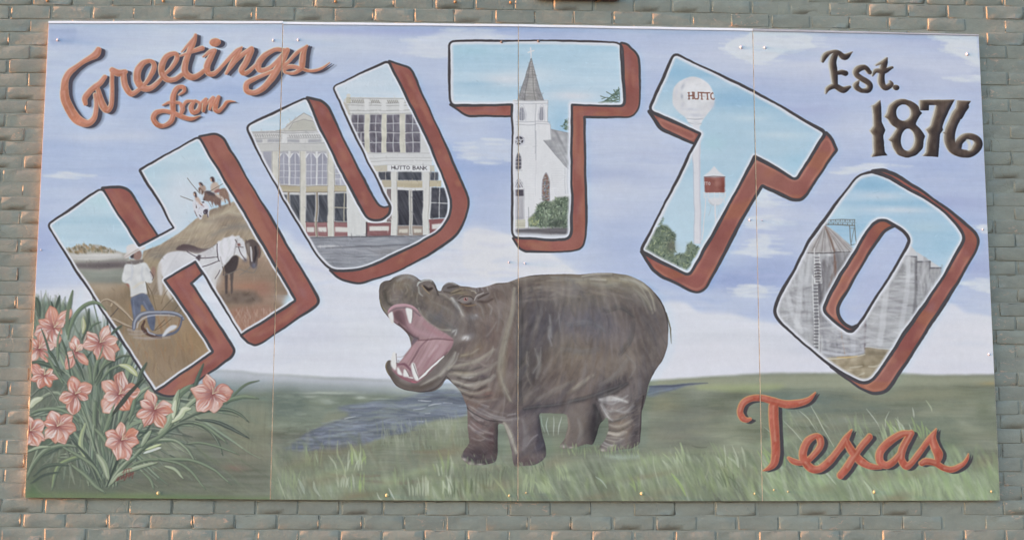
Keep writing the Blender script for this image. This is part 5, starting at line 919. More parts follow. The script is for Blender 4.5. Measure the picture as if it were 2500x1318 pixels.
def hippo():
    H = smooth(HIPPO, 9)
    m, sl = fill(H, (110, 102, 100), 1, tex=((N_I14, (2, 2, 2)), (N_MP, (4, 4, 4)), (N_I40, (3, 2, 2))))
    clip_to([H])
    DK, LT, OL, BL, BR = (66, 61, 65), (146, 140, 136), (140, 134, 120), (98, 97, 108), (112, 96, 88)
    for t, x, y, rx, ry, g, c, a in [
        ('Z', 1470, 684, 190, 15, 1, OL, .9), ('Z', 1330, 686, 80, 13, -8, (110, 100, 94), .8), ('Z', 1560, 712, 46, 20, 38, OL, .7), ('Z', 1440, 735, 170, 28, -6, (118, 112, 104), .7), ('Z', 1310, 780, 44, 90, 0, (84, 79, 82), .9), ('Z', 1345, 800, 40, 44, 0, (82, 78, 82), .8),
        ('Z', 1450, 790, 90, 46, 0, (102, 100, 108), .8), ('Z', 1540, 760, 60, 40, 20, (90, 82, 80), .8), ('Z', 1590, 800, 30, 90, 0, (88, 84, 86), .7), ('Z', 1430, 880, 120, 46, -4, (114, 102, 92), .7), ('Z', 1390, 850, 40, 26, 0, (122, 114, 104), .6), ('Z', 1520, 880, 60, 30, -40, (114, 106, 100), .6),
        ('Z', 1330, 990, 80, 20, -4, (92, 86, 88), .8), ('Z', 1300, 930, 20, 60, 10, (84, 78, 78), .7), ('Z', 1283, 890, 14, 60, 0, (72, 70, 72), .7), ('Z', 1240, 830, 14, 110, 4, (126, 114, 104), .7), ('Z', 1190, 830, 40, 70, 0, (108, 96, 92), .7), ('Z', 1250, 1000, 30, 26, 0, (96, 84, 84), .6),
        ('Z', 1505, 990, 30, 40, 0, (128, 122, 122), .8), ('Z', 1550, 1040, 12, 70, 0, (70, 66, 70), .9), ('Z', 1580, 940, 22, 50, 20, (80, 76, 78), .8), ('Z', 1512, 1040, 22, 24, 0, (128, 114, 100), .8), ('Z', 1450, 1030, 18, 60, 10, (62, 58, 62), .95), ('Z', 1410, 1040, 26, 50, 0, (112, 104, 100), .8), ('Z', 1500, 935, 40, 12, -25, (70, 66, 70), .9),
        ('Z', 1270, 1060, 26, 50, 0, (104, 96, 98), .8), ('Z', 1318, 1070, 14, 60, 0, (76, 72, 80), .9), ('Z', 1300, 1000, 40, 12, -10, (84, 80, 86), .8), ('Z', 1165, 1040, 20, 40, 10, (112, 94, 92), .8), ('Z', 1200, 1060, 16, 50, 0, (84, 70, 72), .9), ('Z', 1165, 1110, 34, 20, 0, (74, 66, 70), .9), ('Z', 1165, 975, 40, 30, 0, (112, 96, 92), .8), ('Z', 1290, 1125, 30, 12, 0, (92, 82, 84), .8),
        ('P', 330, 180, 110, 60, 0, (118, 108, 94), .7), ('P', 170, 280, 60, 90, 0, (92, 84, 76), .7), ('P', 420, 290, 90, 60, 0, (98, 90, 80), .7), ('P', 600, 330, 70, 80, 0, (104, 94, 86), .7), ('P', 560, 410, 40, 30, 0, (72, 68, 72), .7), ('P', 720, 400, 80, 60, 30, (110, 98, 90), .7), ('P', 740, 540, 90, 50, 30, (98, 94, 96), .8), ('P', 860, 640, 50, 40, 30, (134, 132, 132), .7),
        ('P', 980, 715, 46, 26, -10, (186, 184, 184), .95), ('P', 1040, 690, 40, 30, 0, (130, 128, 130), .5), ('P', 1000, 420, 60, 40, 0, (92, 80, 76), .8), ('P', 1050, 510, 60, 24, 0, (120, 122, 128), .8), ('P', 1080, 490, 20, 14, 0, (166, 168, 172), .8), ('P', 1150, 420, 80, 90, 0, (108, 95, 88), .7), ('P', 1240, 640, 90, 120, 0, (112, 98, 94), .7), ('P', 930, 260, 100, 30, 10, (124, 114, 98), .7),
        ('P', 1100, 820, 90, 60, -30, (120, 106, 94), .6), ('P', 980, 890, 70, 20, -12, (128, 116, 96), .7), ('P', 950, 1070, 90, 26, 4, (138, 128, 110), .7), ('P', 1150, 1100, 60, 30, 0, (90, 82, 88), .7), ('P', 1340, 1000, 30, 160, 4, (130, 118, 98), .7), ('P', 1430, 900, 30, 200, 0, (98, 84, 82), .7), ('P', 1180, 1260, 70, 30, 20, (114, 92, 88), .7), ('P', 1290, 300, 90, 50, 0, (98, 86, 80), .7)]:
        k = TILES[t][2]; blob(TILES[t][0] + x / k, TILES[t][1] + y / k, rx / k, ry / k, g, c, a)
    # directional brush work
    allc = [(92, 85, 84), (122, 112, 102), (110, 100, 94), (84, 80, 84), (128, 122, 118), (100, 92, 88)]
    dabs(Z('1262,690 1600,720 1625,860 1560,960 1270,990'), 900, 40, 5, lambda x, y: 88 + (x - 1400) * -.14 + (y - 760) * .12, allc + [(96, 96, 106)], a=.5, jit=.18, soft=2.5, rel=.72, seed=50)
    dabs(Z('1262,675 1560,672 1600,720 1262,735'), 240, 46, 5, lambda x, y: 4 + (x - 1420) * .1, [(140, 132, 118), (118, 110, 100), (104, 96, 92), (150, 144, 130)], a=.5, jit=.15, soft=2.2, rel=.72, seed=51)
    dabs(Z('1090,780 1264,690 1264,1010 1140,1020 1110,940'), 460, 30, 4, lambda x, y: 100 - (x - 1180) * .25 + (y - 850) * .22, allc + [(120, 104, 98)], a=.5, jit=.22, soft=2, rel=.72, seed=52)
    dabs(Z('1060,700 1260,690 1260,800 1100,800'), 260, 24, 3.5, lambda x, y: 60, allc + [(120, 104, 98)], a=.5, jit=.4, soft=2, rel=.72, seed=53)
    dabs(T('P', '110,200 230,120 420,80 520,150 650,130 700,280 860,400 900,560 600,540 480,410 200,400 120,350'), 460, 18, 3, 100, allc + [(132, 122, 102)], a=.5, jit=.7, soft=1.8, rel=.72, seed=54)
    dabs(Z('1135,1000 1215,1020 1215,1120 1135,1120'), 160, 16, 3, 40, [(126, 108, 104), (88, 76, 78), (106, 92, 90)], a=.4, jit=.25, rel=.72, seed=55); dabs(Z('1240,1010 1325,1010 1330,1130 1255,1130'), 160, 22, 3, 85, [(118, 110, 112), (92, 86, 90), (104, 96, 96)], a=.4, jit=.3, rel=.72, seed=56)
    dabs(Z('1470,970 1570,960 1560,1090 1480,1090'), 260, 26, 3, 150, [(150, 144, 142), (104, 98, 98), (126, 116, 106), (88, 84, 88)], a=.45, jit=.25, rel=.72, seed=57, bend=.2)
    # curved highlights: wrinkles, folds
    for t, s, c, a in [
        ('C3', '200,230,14 185,420,22 140,620,30 95,800,34 80,980,26 110,1110,22 160,1200,12', (150, 138, 114), .7), ('C3', '190,260,8 175,420,8 120,660,10', (150, 128, 106), .6), ('C3', '500,560,10 500,640,18 520,720,8', (136, 134, 136), .7), ('C3', '430,740,10 420,850,20 360,960,14', (140, 134, 128), .6),
        ('C3', '310,780,10 300,850,14 320,900,8', (134, 118, 104), .6), ('C3', '790,120,8 900,102,14 1040,98,8', (176, 168, 152), .9), ('C3', '860,148,6 940,148,9 990,150,4', (186, 180, 166), .8), ('C3', '1180,130,8 1280,200,16 1360,330,20 1400,440,12', (150, 140, 116), .7), ('C3', '1240,240,8 1320,300,14 1390,410,8', (156, 146, 118), .6),
        ('C3', '700,1110,12 780,1060,20 880,980,10', (138, 124, 106), .7), ('C3', '280,1270,16 600,1230,22 900,1150,26 1170,1050,16', (70, 66, 70), .8), ('C3', '920,1180,20 1050,1130,30 1180,1050,16', (66, 60, 64), .8), ('C3', '1170,800,8 1250,900,14 1200,1000,10', (124, 116, 112), .5),
        ('C3', '940,1190,12 1000,1200,26 1100,1190,14', (176, 174, 176), .8), ('C3', '960,1230,10 990,1290,16 1010,1310,8', (170, 168, 170), .8), ('C3', '1540,470,6 1556,560,10 1562,640,7 1564,705,2', (96, 88, 70), 1),
        ('D3', '960,120,8 1060,130,14 1180,60,8', (158, 156, 158), .6), ('D3', '985,180,8 1060,200,12 1160,160,6', (150, 148, 150), .6), ('D3', '1000,250,8 1080,270,12 1180,240,6', (140, 136, 136), .6), ('D3', '1010,310,8 1090,330,14 1200,290,6', (156, 140, 118), .6), ('D3', '1010,380,10 1090,390,14 1150,370,6', (166, 152, 132), .8), ('D3', '1000,420,8 1070,425,12 1130,430,6', (160, 150, 136), .7), ('D3', '970,460,8 1010,480,10 1060,490,5', (176, 172, 170), .7),
        ('D3', '650,230,8 670,330,12 640,430,8', (142, 122, 96), .7), ('D3', '100,300,10 160,420,20 215,560,14', (158, 150, 128), .85), ('D3', '300,500,4 350,440,5 400,400,3', (150, 142, 142), .8),
        ('D2', '1940,180,8 1990,260,14 2060,280,6', (160, 150, 150), .8), ('D2', '1940,320,8 2000,370,12 2060,390,5', (166, 156, 154), .8), ('D2', '1960,430,6 2020,450,9 2070,440,4', (140, 124, 120), .7), ('D2', '2020,170,8 2150,230,16 2250,250,8', (150, 142, 140), .7), ('D2', '2240,0,8 2250,120,12 2230,240,8', (134, 118, 110), .5),
        ('D2', '2050,140,4 2110,155,6', (176, 168, 164), .8), ('D2', '2280,230,4 2340,215,6', (160, 154, 154), .7),
        ('P', '830,330,14 870,380,24 905,420,12', (166, 162, 154), .8), ('P', '710,280,8 770,300,14 820,340,8', (150, 136, 112), .7), ('P', '820,640,8 700,630,12 600,560,12 540,490,10 500,420,6', (166, 158, 132), .8), ('P', '840,660,6 880,640,14 870,690,8', (182, 180, 176), .7),
        ('P', '870,870,20 840,940,36 780,1020,34 700,1100,28 600,1150,20 520,1190,10', (158, 148, 132), .8), ('P', '900,880,8 870,960,12 800,1030,8', (176, 168, 152), .6), ('P', '930,900,6 1020,880,10 1100,830,8', (150, 136, 112), .7), ('P', '900,950,8 1020,950,14 1160,900,6', (134, 122, 104), .6), ('P', '860,1070,10 960,1090,20 1080,1080,10', (166, 154, 130), .7), ('P', '940,1110,6 1000,1115,14 1050,1105,6', (180, 180, 184), .7),
        ('P', '870,1150,8 980,1190,14 1120,1150,8', (146, 134, 118), .6), ('P', '900,1230,8 1010,1240,12 1110,1210,6', (150, 138, 124), .5), ('P', '1330,900,20 1310,1040,26 1350,1180,20 1400,1260,10', (152, 138, 108), .6), ('P', '1250,800,8 1230,880,12 1180,950,8', (136, 122, 108), .6), ('P', '1260,160,10 1330,200,14 1380,300,8', (116, 102, 92), .6),
        ('P', '1200,380,6 1230,420,12 1220,480,6', (150, 140, 132), .6), ('P', '1180,700,6 1230,640,10 1280,560,6', (136, 124, 116), .5), ('P', '1100,960,6 1180,1000,8 1230,980,4', (142, 128, 116), .5), ('P', '500,1150,10 400,1130,8 300,1090,6', (120, 112, 100), .5)]:
        q = T(t, s); gm = sum(c) / 3; c = tuple(gm + (v_ - gm) * .5 for v_ in c)
        if t == 'C3' and '1564,705' in s: line(q, c, a=a, soft=1.2)
        else:
            line([[p[0] + 2.5, p[1] + 3.5, p[2] * 1.5] for p in q], (76, 70, 72), a=a * .35, soft=4); line([[p[0], p[1], p[2] * 1.5] for p in q], c, a=a * .62, soft=3); line([[p[0] + 1, p[1] - 1, p[2] * .6] for p in q], np.array(c) * .5 + 82, a=a * .4, soft=1.6)
    for s, w, c, a in [
        ('305,400 360,392 420,372 480,330', 9, (152, 140, 118), .75), ('308,425 380,432 440,416 492,380', 10, (142, 130, 114), .7), ('318,452 390,470 450,452 480,430', 11, (156, 146, 130), .75), ('328,478 400,500 462,482', 9, (150, 138, 118), .65), ('350,508 420,530 490,520', 8, (136, 122, 112), .6), ('340,440 400,450 460,436', 6, (78, 70, 68), .6), ('330,466 400,486 450,470', 6, (78, 70, 68), .6), ('320,410 380,412 430,398', 6, (80, 72, 70), .6), ('345,495 410,515 470,504', 6, (80, 70, 68), .6),
        ('560,100 548,180 522,260 507,330 502,400 516,470 545,530', 12, (140, 128, 110), .6), ('577,100 582,200 578,330 576,480 580,540', 16, (76, 70, 74), .6), ('535,170 515,260 490,340', 8, (128, 112, 104), .5), ('480,120 500,190 490,260', 9, (126, 112, 106), .5),
        ('690,200 694,240 698,285', 6, (140, 138, 140), .6), ('722,190 728,230 734,265', 6, (136, 134, 138), .5), ('640,330 652,390 640,440', 12, (132, 126, 120), .6), ('610,360 605,420 620,470', 12, (120, 106, 98), .6), ('760,500 800,470 852,430', 11, (146, 132, 112), .75), ('640,525 700,492 780,452', 12, (126, 114, 104), .6), ('880,470 940,430 990,370', 12, (120, 112, 108), .5),
        ('960,62 1020,76 1064,104', 10, (152, 146, 130), .7), ('1048,84 1080,128 1092,182', 8, (158, 148, 122), .75), ('1010,98 1046,140 1064,190', 12, (128, 120, 108), .5), ('700,60 800,66 880,58', 12, (140, 134, 124), .55), ('840,80 900,86 960,80', 12, (132, 126, 114), .5), ('620,90 640,140 650,200', 14, (92, 82, 80), .5), ('900,185 960,172 1010,205', 18, (84, 78, 78), .6), ('1010,230 1000,290 960,350', 16, (86, 80, 80), .5), ('760,240 840,230 900,260', 22, (104, 102, 110), .5), ('740,330 820,340 880,330', 20, (112, 106, 106), .4),
        ('885,526 930,515 985,530', 11, (176, 172, 170), .8), ('888,545 908,580 930,604', 9, (168, 164, 162), .75), ('930,560 980,570 1010,545', 7, (150, 146, 146), .6), ('915,620 960,626 1005,600', 8, (146, 132, 118), .7), ('912,650 950,657 985,645', 8, (172, 158, 138), .8), ('905,672 945,680 975,670', 6, (158, 148, 134), .7), ('886,692 915,702 940,692', 6, (150, 142, 136), .7), ('900,602 940,606 990,580', 5, (84, 78, 76), .6), ('910,638 950,641 990,625', 5, (84, 78, 76), .6),
        ('758,592 764,640 752,690', 8, (140, 118, 98), .7), ('800,600 810,650 800,690', 16, (128, 120, 116), .5), ('862,545 880,600 858,680', 20, (62, 58, 62), .8),
        ('392,568 420,590 455,600', 8, (148, 136, 134), .7), ('390,608 430,640 472,652', 8, (144, 126, 122), .7), ('396,640 440,668 470,676', 6, (134, 118, 114), .6), ('484,600 490,680 480,742', 16, (70, 60, 62), .75), ('366,742 420,764 480,752', 16, (70, 62, 66), .8), ('392,590 430,615 470,622', 5, (84, 70, 70), .6),
        ('520,612 545,660 566,722', 9, (160, 152, 130), .8), ('590,600 600,660 592,724', 16, (126, 118, 118), .5), ('652,590 664,660 672,732', 20, (68, 64, 72), .8), ('386,548 440,580 520,600 572,592', 7, (146, 138, 136), .6), ('400,520 460,560 540,580', 8, (128, 112, 108), .5),
        ('240,150 300,180 350,215', 20, (122, 110, 100), .5), ('225,190 280,230 330,250', 16, (100, 94, 94), .5), ('320,138 340,165 362,202', 10, (164, 160, 152), .8), ('395,150 430,170 440,210', 8, (126, 114, 106), .6), ('60,110 70,150 100,170', 12, (80, 74, 68), .6), ('110,70 150,55 180,66', 10, (150, 148, 144), .55), ('100,90 150,85 175,110', 10, (126, 116, 100), .5), ('190,95 215,110 240,150', 9, (118, 108, 98), .6)]:
        q = [[p[0], p[1], w * (.5 if j_ in (0, len(s.split()) - 1) else 1) * .8] for j_, p in enumerate(T('Q', s))]
        gm = sum(c) / 3; c = tuple(gm + (v_ - gm) * .45 for v_ in c)
        line(q, c, a=a * .75, soft=4.5)
        for k_ in range(3): line([[p[0] + (k_ - 1) * w * .22, p[1] + (k_ - 1) * w * .22, p[2] * .28] for p in q], np.array(c) + (12 if k_ == 0 else -10 if k_ == 2 else 4), a=a * .45, soft=1.4)
    dabs(H, 420, 60, 9, lambda x, y: 88 + (x - 1400) * -.14 + (y - 760) * .12 if x > 1262 else 100 - (x - 1180) * .25 + (y - 850) * .22, [(150, 142, 134), (70, 65, 68), (118, 104, 96), (92, 92, 102)], a=.3, jit=.15, soft=5, rel=.35, seed=59)
    dabs(H, 1100, 16, 2.6, lambda x, y: 88 + (x - 1400) * -.14 + (y - 760) * .12 if x > 1262 else 100 - (x - 1180) * .25 + (y - 850) * .22, [(140, 134, 128), (80, 74, 76), (122, 108, 100)], a=.32, jit=.25, soft=2, rel=.75, seed=58)
    # muzzle
    line(T('P', '110,330,10 130,400,14 190,460,10', ), (140, 136, 104), a=.5, soft=2)
    for s in ['380,200,6 390,240,8 370,280,4', '330,230,5 340,260,7', '260,170,5 250,230,8 270,270,4', '300,330,4 240,340,6', '440,250,4 430,300,6', '220,290,4 225,350,6', '500,260,6 480,340,8 490,380,4']: line(T('P', s), (150, 144, 132), a=.42, soft=2.6)
    line(T('P', '240,110,8 330,84,10 430,84,10 490,120,6'), (156, 156, 156), a=.7, soft=2)
    line(T('P', '495,190,8 510,160,16 560,138,18 620,140,12 660,180,8'), (166, 168, 166), a=.9, soft=1.6); line(T('P', '560,200,20 600,230,34 640,220,18'), (60, 52, 52), a=.85, soft=2.5); line(T('P', '540,190,8 570,230,12 610,270,6'), (150, 132, 110), a=.8, soft=1.5); line(T('P', '505,200,10 510,260,16 540,295,8'), (150, 150, 146), a=.7, soft=2); line(T('P', '640,160,10 680,220,14 700,290,10'), (70, 64, 64), a=.7, soft=2)
    # far ear, eye, near ear
    fill(T('P', '742,200 790,160 850,160 920,190 850,240 790,270 742,250'), (104, 98, 98), .9, soft=1.5, r=10); line(T('P', '760,190,8 810,162,14 880,180,10'), (146, 146, 146), a=.9, soft=1.5); line(T('P', '800,220,16 850,205,20 900,200,8'), (74, 68, 66), a=.8, soft=2); line(T('P', '760,260,10 850,270,12 930,230,6'), (80, 72, 66), a=.7, soft=2)
    for s in ['830,270,5 900,230,8 1000,220,6 1080,270,4', '820,300,4 880,270,6 960,260,4']: line(T('P', s), (150, 140, 118), a=.6, soft=1.6)
    fill(T('P', '890,320 950,295 1040,310 1050,335 1000,365 930,370 895,350'), (130, 124, 122), .7, soft=2.4, r=8); fill(ell(900 + 975 / 4.118, 650 + 327 / 4.118, 5.2, 4.0), (146, 108, 104), 1, soft=.6); fill(ell(900 + 978 / 4.118, 650 + 326 / 4.118, 2.4, 2.4), (50, 44, 46), 1); fill(ell(900 + 982 / 4.118, 650 + 322 / 4.118, 1, 1), (220, 220, 222), 1)
    line(T('P', '905,330,5 950,300,7 1020,302,7 1055,330,5'), (66, 58, 58), a=.85, soft=1.2); line(T('P', '905,360,6 960,385,8 1030,370,6'), (70, 60, 58), a=.8, soft=1.6); line(T('P', '930,378,5 1000,396,8 1080,380,5'), (140, 118, 92), a=.7, soft=1.6); line(T('P', '1025,240,4 1060,245,6 1080,270,4'), (166, 160, 152), a=.8)
    fill(T('P', '1055,340 1075,300 1130,265 1215,245 1225,270 1190,320 1120,345 1070,350'), (112, 104, 102), .95, soft=1.2, r=8); line(T('P', '1062,340,6 1085,295,9 1150,262,7'), (164, 160, 158), a=.9, soft=1.2); line(T('P', '1100,320,8 1150,290,12 1200,270,6'), (66, 56, 54), a=.8, soft=1.8); line(T('P', '1100,350,12 1180,355,16 1240,330,8'), (70, 60, 58), a=.7, soft=3)
    # outline dark edge
    for t, s in [('P', '105,330,6 100,240,5 110,180,7 150,145,6 220,138,4', ), ('P', '215,140,5 260,100,6 330,78,6 420,76,7 490,110,8 525,140,6'), ('P', '525,145,5 570,128,6 630,132,8 670,180,9 690,240,6'), ('P', '110,360,6 150,450,8 190,500,8 250,560,10 330,630,12 400,690,14'), ('P', '165,1010,8 180,1060,10 220,1130,12 300,1200,14 400,1245,14 500,1258,10 600,1250,8 700,1200,6 780,1100,8'), ('P', '790,1110,8 850,1190,9 900,1300,8'), ('C3', '150,165,6 300,120,6 500,106,4'), ('C3', '1420,265,8 1500,400,10 1540,560,10 1535,740,9 1480,870,10 1400,980,9'), ('D3', '1320,60,12 1300,250,14 1295,480,14'), ('C2', '2180,182,5 2270,176,5'), ('D2', '1845,40,8 1920,160,10 1990,220,8 2100,270,8 2230,285,6')]:
        line(T(t, s), (66, 60, 62), a=.8, soft=1.8)
    # jaw under the mouth
    line(T('P', '200,960,30 190,1030,40 250,1120,50 350,1190,50 470,1215,50 600,1190,40 700,1120,30'), (92, 84, 80), a=.7, soft=4); line(T('P', '185,960,6 175,1010,8 200,1080,6'), (150, 138, 104), a=.5, soft=2)
    mH = np.zeros((CH, CW), np.float32); mH[sl] = m; mH = mH[..., None]
    mu = np.array([104, 98, 99.]); g2 = (CAN - mu) * 1.34 + mu + [5, 4, 4]; g2 += N_MP[..., None] * 1.5 + N_I4[..., None] * 1
    CAN[:] += (g2 - CAN) * mH
    # toenails
    for t, x, y, rx, ry in [('D2', 1895, 615, 26, 16), ('D2', 1960, 650, 30, 20), ('D2', 2040, 658, 30, 10), ('D3', 260, 680, 40, 8), ('D3', 345, 672, 30, 8), ('D3', 965, 530, 28, 16), ('D3', 620, 500, 30, 14), ('D3', 690, 515, 24, 12)]:
        k = 3.563; blob(TILES[t][0] + x / k, TILES[t][1] + y / k, rx / k, ry / k, 0, (172, 166, 160), .9)
    clip_to(None)
    # mouth
    up = smooth(T('P', '188,470 200,430 240,395 300,378 370,376 430,390 490,430 530,480 600,560 700,630 800,680 860,735 840,800 790,880 750,900 700,960 620,1060 540,1120 490,1165 420,1160 330,1120 260,1070 228,1030 250,1000 300,970 340,930 360,880 430,800 425,760 460,720 380,660 300,590 250,560 210,520'), 8)
    fill(up, (156, 128, 132), 1, soft=.8, tex=((N_I14, 4), (N_ES, 3)))
    clip_to([up])
    line(T('P', '195,450,16 240,405,26 310,388,28 380,386,26 450,408,22 500,440,12'), (186, 150, 158), a=.9, soft=1.5); line(T('P', '215,455,8 270,425,10 340,415,8 420,425,8 520,490,10'), (112, 98, 104), a=.9, soft=1.6)
    fill(T('P', '245,450 330,430 350,500 370,600 300,570 250,520'), (104, 80, 84), .9, soft=3, r=8); line(T('P', '330,480,30 350,560,24 420,660,20 490,715,16'), (126, 96, 104), a=.8, soft=4); line(T('P', '400,560,24 460,640,40 560,670,30 700,700,20'), (176, 142, 150), a=.7, soft=6); line(T('P', '560,570,20 640,640,34 760,700,24 850,740,10'), (166, 126, 132), a=.8, soft=5)
    line(T('P', '300,580,14 380,650,20 440,700,18 500,725,10'), (82, 68, 70), a=.9, soft=2.5); fill(T('P', '405,690 500,722 470,760 430,800 420,740'), (112, 98, 106), .9, soft=2)
    fill(T('P', '430,800 500,735 600,722 760,730 850,740 830,800 760,890 680,980 560,1070 500,1090 440,1070 330,1000 300,985 350,920'), (168, 138, 142), 1, soft=1.2, r=14, tex=((N_ES, 4), (N_I14, 4)))
    line(T('P', '600,725,6 540,780,9 490,850,12 440,930,12 410,990,8'), (122, 92, 100), a=.9, soft=2); line(T('P', '500,740,10 700,724,10 850,738,8'), (110, 80, 86), a=.9, soft=2)
    for s, c in [('620,800,20 560,900,30 500,1000,24', (190, 160, 166)), ('720,790,16 640,900,24 560,1010,20', (160, 122, 130)), ('470,800,16 420,880,22 370,940,16', (186, 146, 156)), ('840,770,14 760,880,20 690,960,14', (140, 104, 112)), ('690,800,8 640,850,8 600,900,6', (206, 184, 188))]: line(T('P', s), c, a=.6, soft=5)
    line(T('P', '300,990,16 360,985,24 420,1040,20 440,1080,12'), (124, 86, 98), a=.9, soft=2); fill(T('P', '235,1040 300,1080 420,1135 500,1145 560,1110 500,1170 400,1170 280,1110'), (140, 94, 104), .9, soft=1.5); line(T('P', '560,1100,10 650,1020,14 740,920,12 790,860,8'), (108, 84, 88), a=.8, soft=2.5)
    line(T('P', '430,1150,8 480,1165,10 520,1150,6'), (190, 110, 124), a=.8)
    clip_to(None)
    tooth = (217, 215, 214)
    for s in ['192,480 240,445 250,520 246,580 222,582', '366,425 375,412 440,430 438,520 430,565 408,575 390,530', '222,950 245,860 262,848 278,870 280,1000 272,1050 240,1020 222,990', '425,985 435,960 455,965 480,1050 505,1130 490,1148 460,1135 430,1060', '282,1015 300,1015 335,1075 345,1095 290,1080', '352,1035 372,1030 400,1080 410,1110 345,1105']:
        fill(T('P', s), tooth, 1, soft=.7, r=5)
    for s in ['445,975,4 470,1050,5 500,1120,4', '440,440,4 440,500,5 430,560,3', '278,870,4 282,950,4 284,1000,3', '372,1030,3 400,1080,4 412,1105,3']: line(T('P', s), (84, 66, 68), a=.85)
    line(T('P', '505,1125,12 560,1080,22 620,1015,22 690,960,18 755,905,10'), tooth, soft=.8); line(T('P', '400,1110,8 440,1118,10'), tooth); line(T('P', '560,1060,5 640,985,5 700,930,5'), (112, 82, 86), a=.8)
    line(T('P', '285,905,4 330,905,5 360,890,3'), (150, 140, 140), a=.8); fill(ell(900 + 300 / 4.118, 650 + 955 / 4.118, 3, 4), (180, 178, 182), .9)
    line(T('C3', '1520,440,5 1552,560,9 1561,640,7 1565,708,1.5'), (88, 80, 66), soft=1.0); line(T('C3', '1535,480,3 1556,570,3 1562,640,2'), (166, 158, 130), a=.7)
    layer('painted_animal', 'grey brown hippopotamus with open pink mouth and white tusks', [(m, sl), polymask([up])])
    # grass over the feet
    dabs(Z('1115,1105 1215,1115 1215,1150 1115,1150'), 40, 14, 2.4, 84, [(134, 146, 118), (150, 158, 134), (112, 124, 104)], a=.6, seed=60)
    dabs(T('D3', '600,500 920,490 1300,500 1300,580 600,560'), 110, 16, 2.6, 84, [(134, 146, 118), (156, 168, 128), (116, 128, 106)], a=.65, seed=61)
    dabs(T('D3', '20,660 470,640 470,720 20,720'), 60, 14, 2.6, 70, [(120, 130, 108), (140, 148, 126), (104, 112, 96)], a=.6, seed=62)
    fill(T('D2', '1700,690 2360,700 2360,800 1800,780'), (108, 114, 100), .5, soft=8)

# ------------------------------------------------------------ 6. lilies
def plants_back():
    fill(T('C1', '270,300 330,350 420,340 500,360 580,370 640,460 760,420 860,500 930,640 1060,790 1180,960 1300,1080 1500,1180 1650,1150 1700,1300 1500,1500 700,1500 230,1400'), (124, 132, 118), .85, soft=7, tex=((N_VS, (8, 8, 7)), (N_I14, (9, 9, 8)), (N_I40, (6, 6, 5))))
    fill(T('C1', '270,300 420,345 600,380 600,560 280,620'), (108, 124, 108), .7, soft=6, tex=((N_VS, 7),)); fill(T('D1', '240,350 700,420 900,560 900,900 230,900'), (100, 108, 94), .7, soft=14)
    blob(300, 830, 40, 50, 0, (166, 176, 170), .5); blob(330, 935, 30, 30, 0, (176, 182, 176), .5); blob(400, 960, 40, 20, 0, (160, 168, 152), .5)
    g = [(104, 116, 102), (128, 140, 122), (92, 100, 94), (152, 160, 142), (116, 126, 110), (136, 146, 124), (96, 96, 92)]
    dabs(Z('75,790 250,780 420,990 480,1080 240,1190 70,1100'), 420, 60, 5, lambda x, y: 90 + (x - 240) * -.16, g, a=.5, jit=.3, soft=1.4, seed=70)
    dabs(T('C1', '270,290 420,330 600,360 620,560 280,560'), 140, 34, 4, 86, g, a=.5, jit=.22, soft=1.4, seed=71)
    dabs(T('D1', '240,400 2200,300 2300,900 240,900'), 260, 70, 4, lambda x, y: 60 if x < 240 else 20 + (x - 250) * .05, [(120, 130, 106), (98, 108, 92), (136, 144, 118)], a=.28, jit=.3, soft=2.2, seed=72)
    fill(T('D1', '700,500 1000,480 1150,600 980,900 860,900 640,700'), (104, 114, 98), .5, soft=9)
    D, M_, L_, HL = (84, 94, 86), (112, 125, 106), (146, 157, 132), (180, 187, 164)
    rr = np.random.default_rng(5)
    for q in range(110):
        an = rr.normal() * .75; L = 110 + 290 * rr.random(); bx = 252 + rr.normal() * 26; by = 1190 - 40 * rr.random(); x2, y2 = bx + math.sin(an) * L, by - math.cos(an) * L * (1.15 if abs(an) < .7 else .9)
        x2 = min(max(x2, 66), 640); mx, my = bx + math.sin(an * .45) * L * .6, by - math.cos(an * .45) * L * .62
        leaf([[bx, by], [mx, my], [x2, y2]], 4 + 6 * rr.random(), [D, M_, L_, (98, 104, 96), (128, 138, 120)][rr.integers(5)], .6 + .35 * rr.random(), hi=[L_, HL, None][rr.integers(3)], lo=(84, 90, 84))

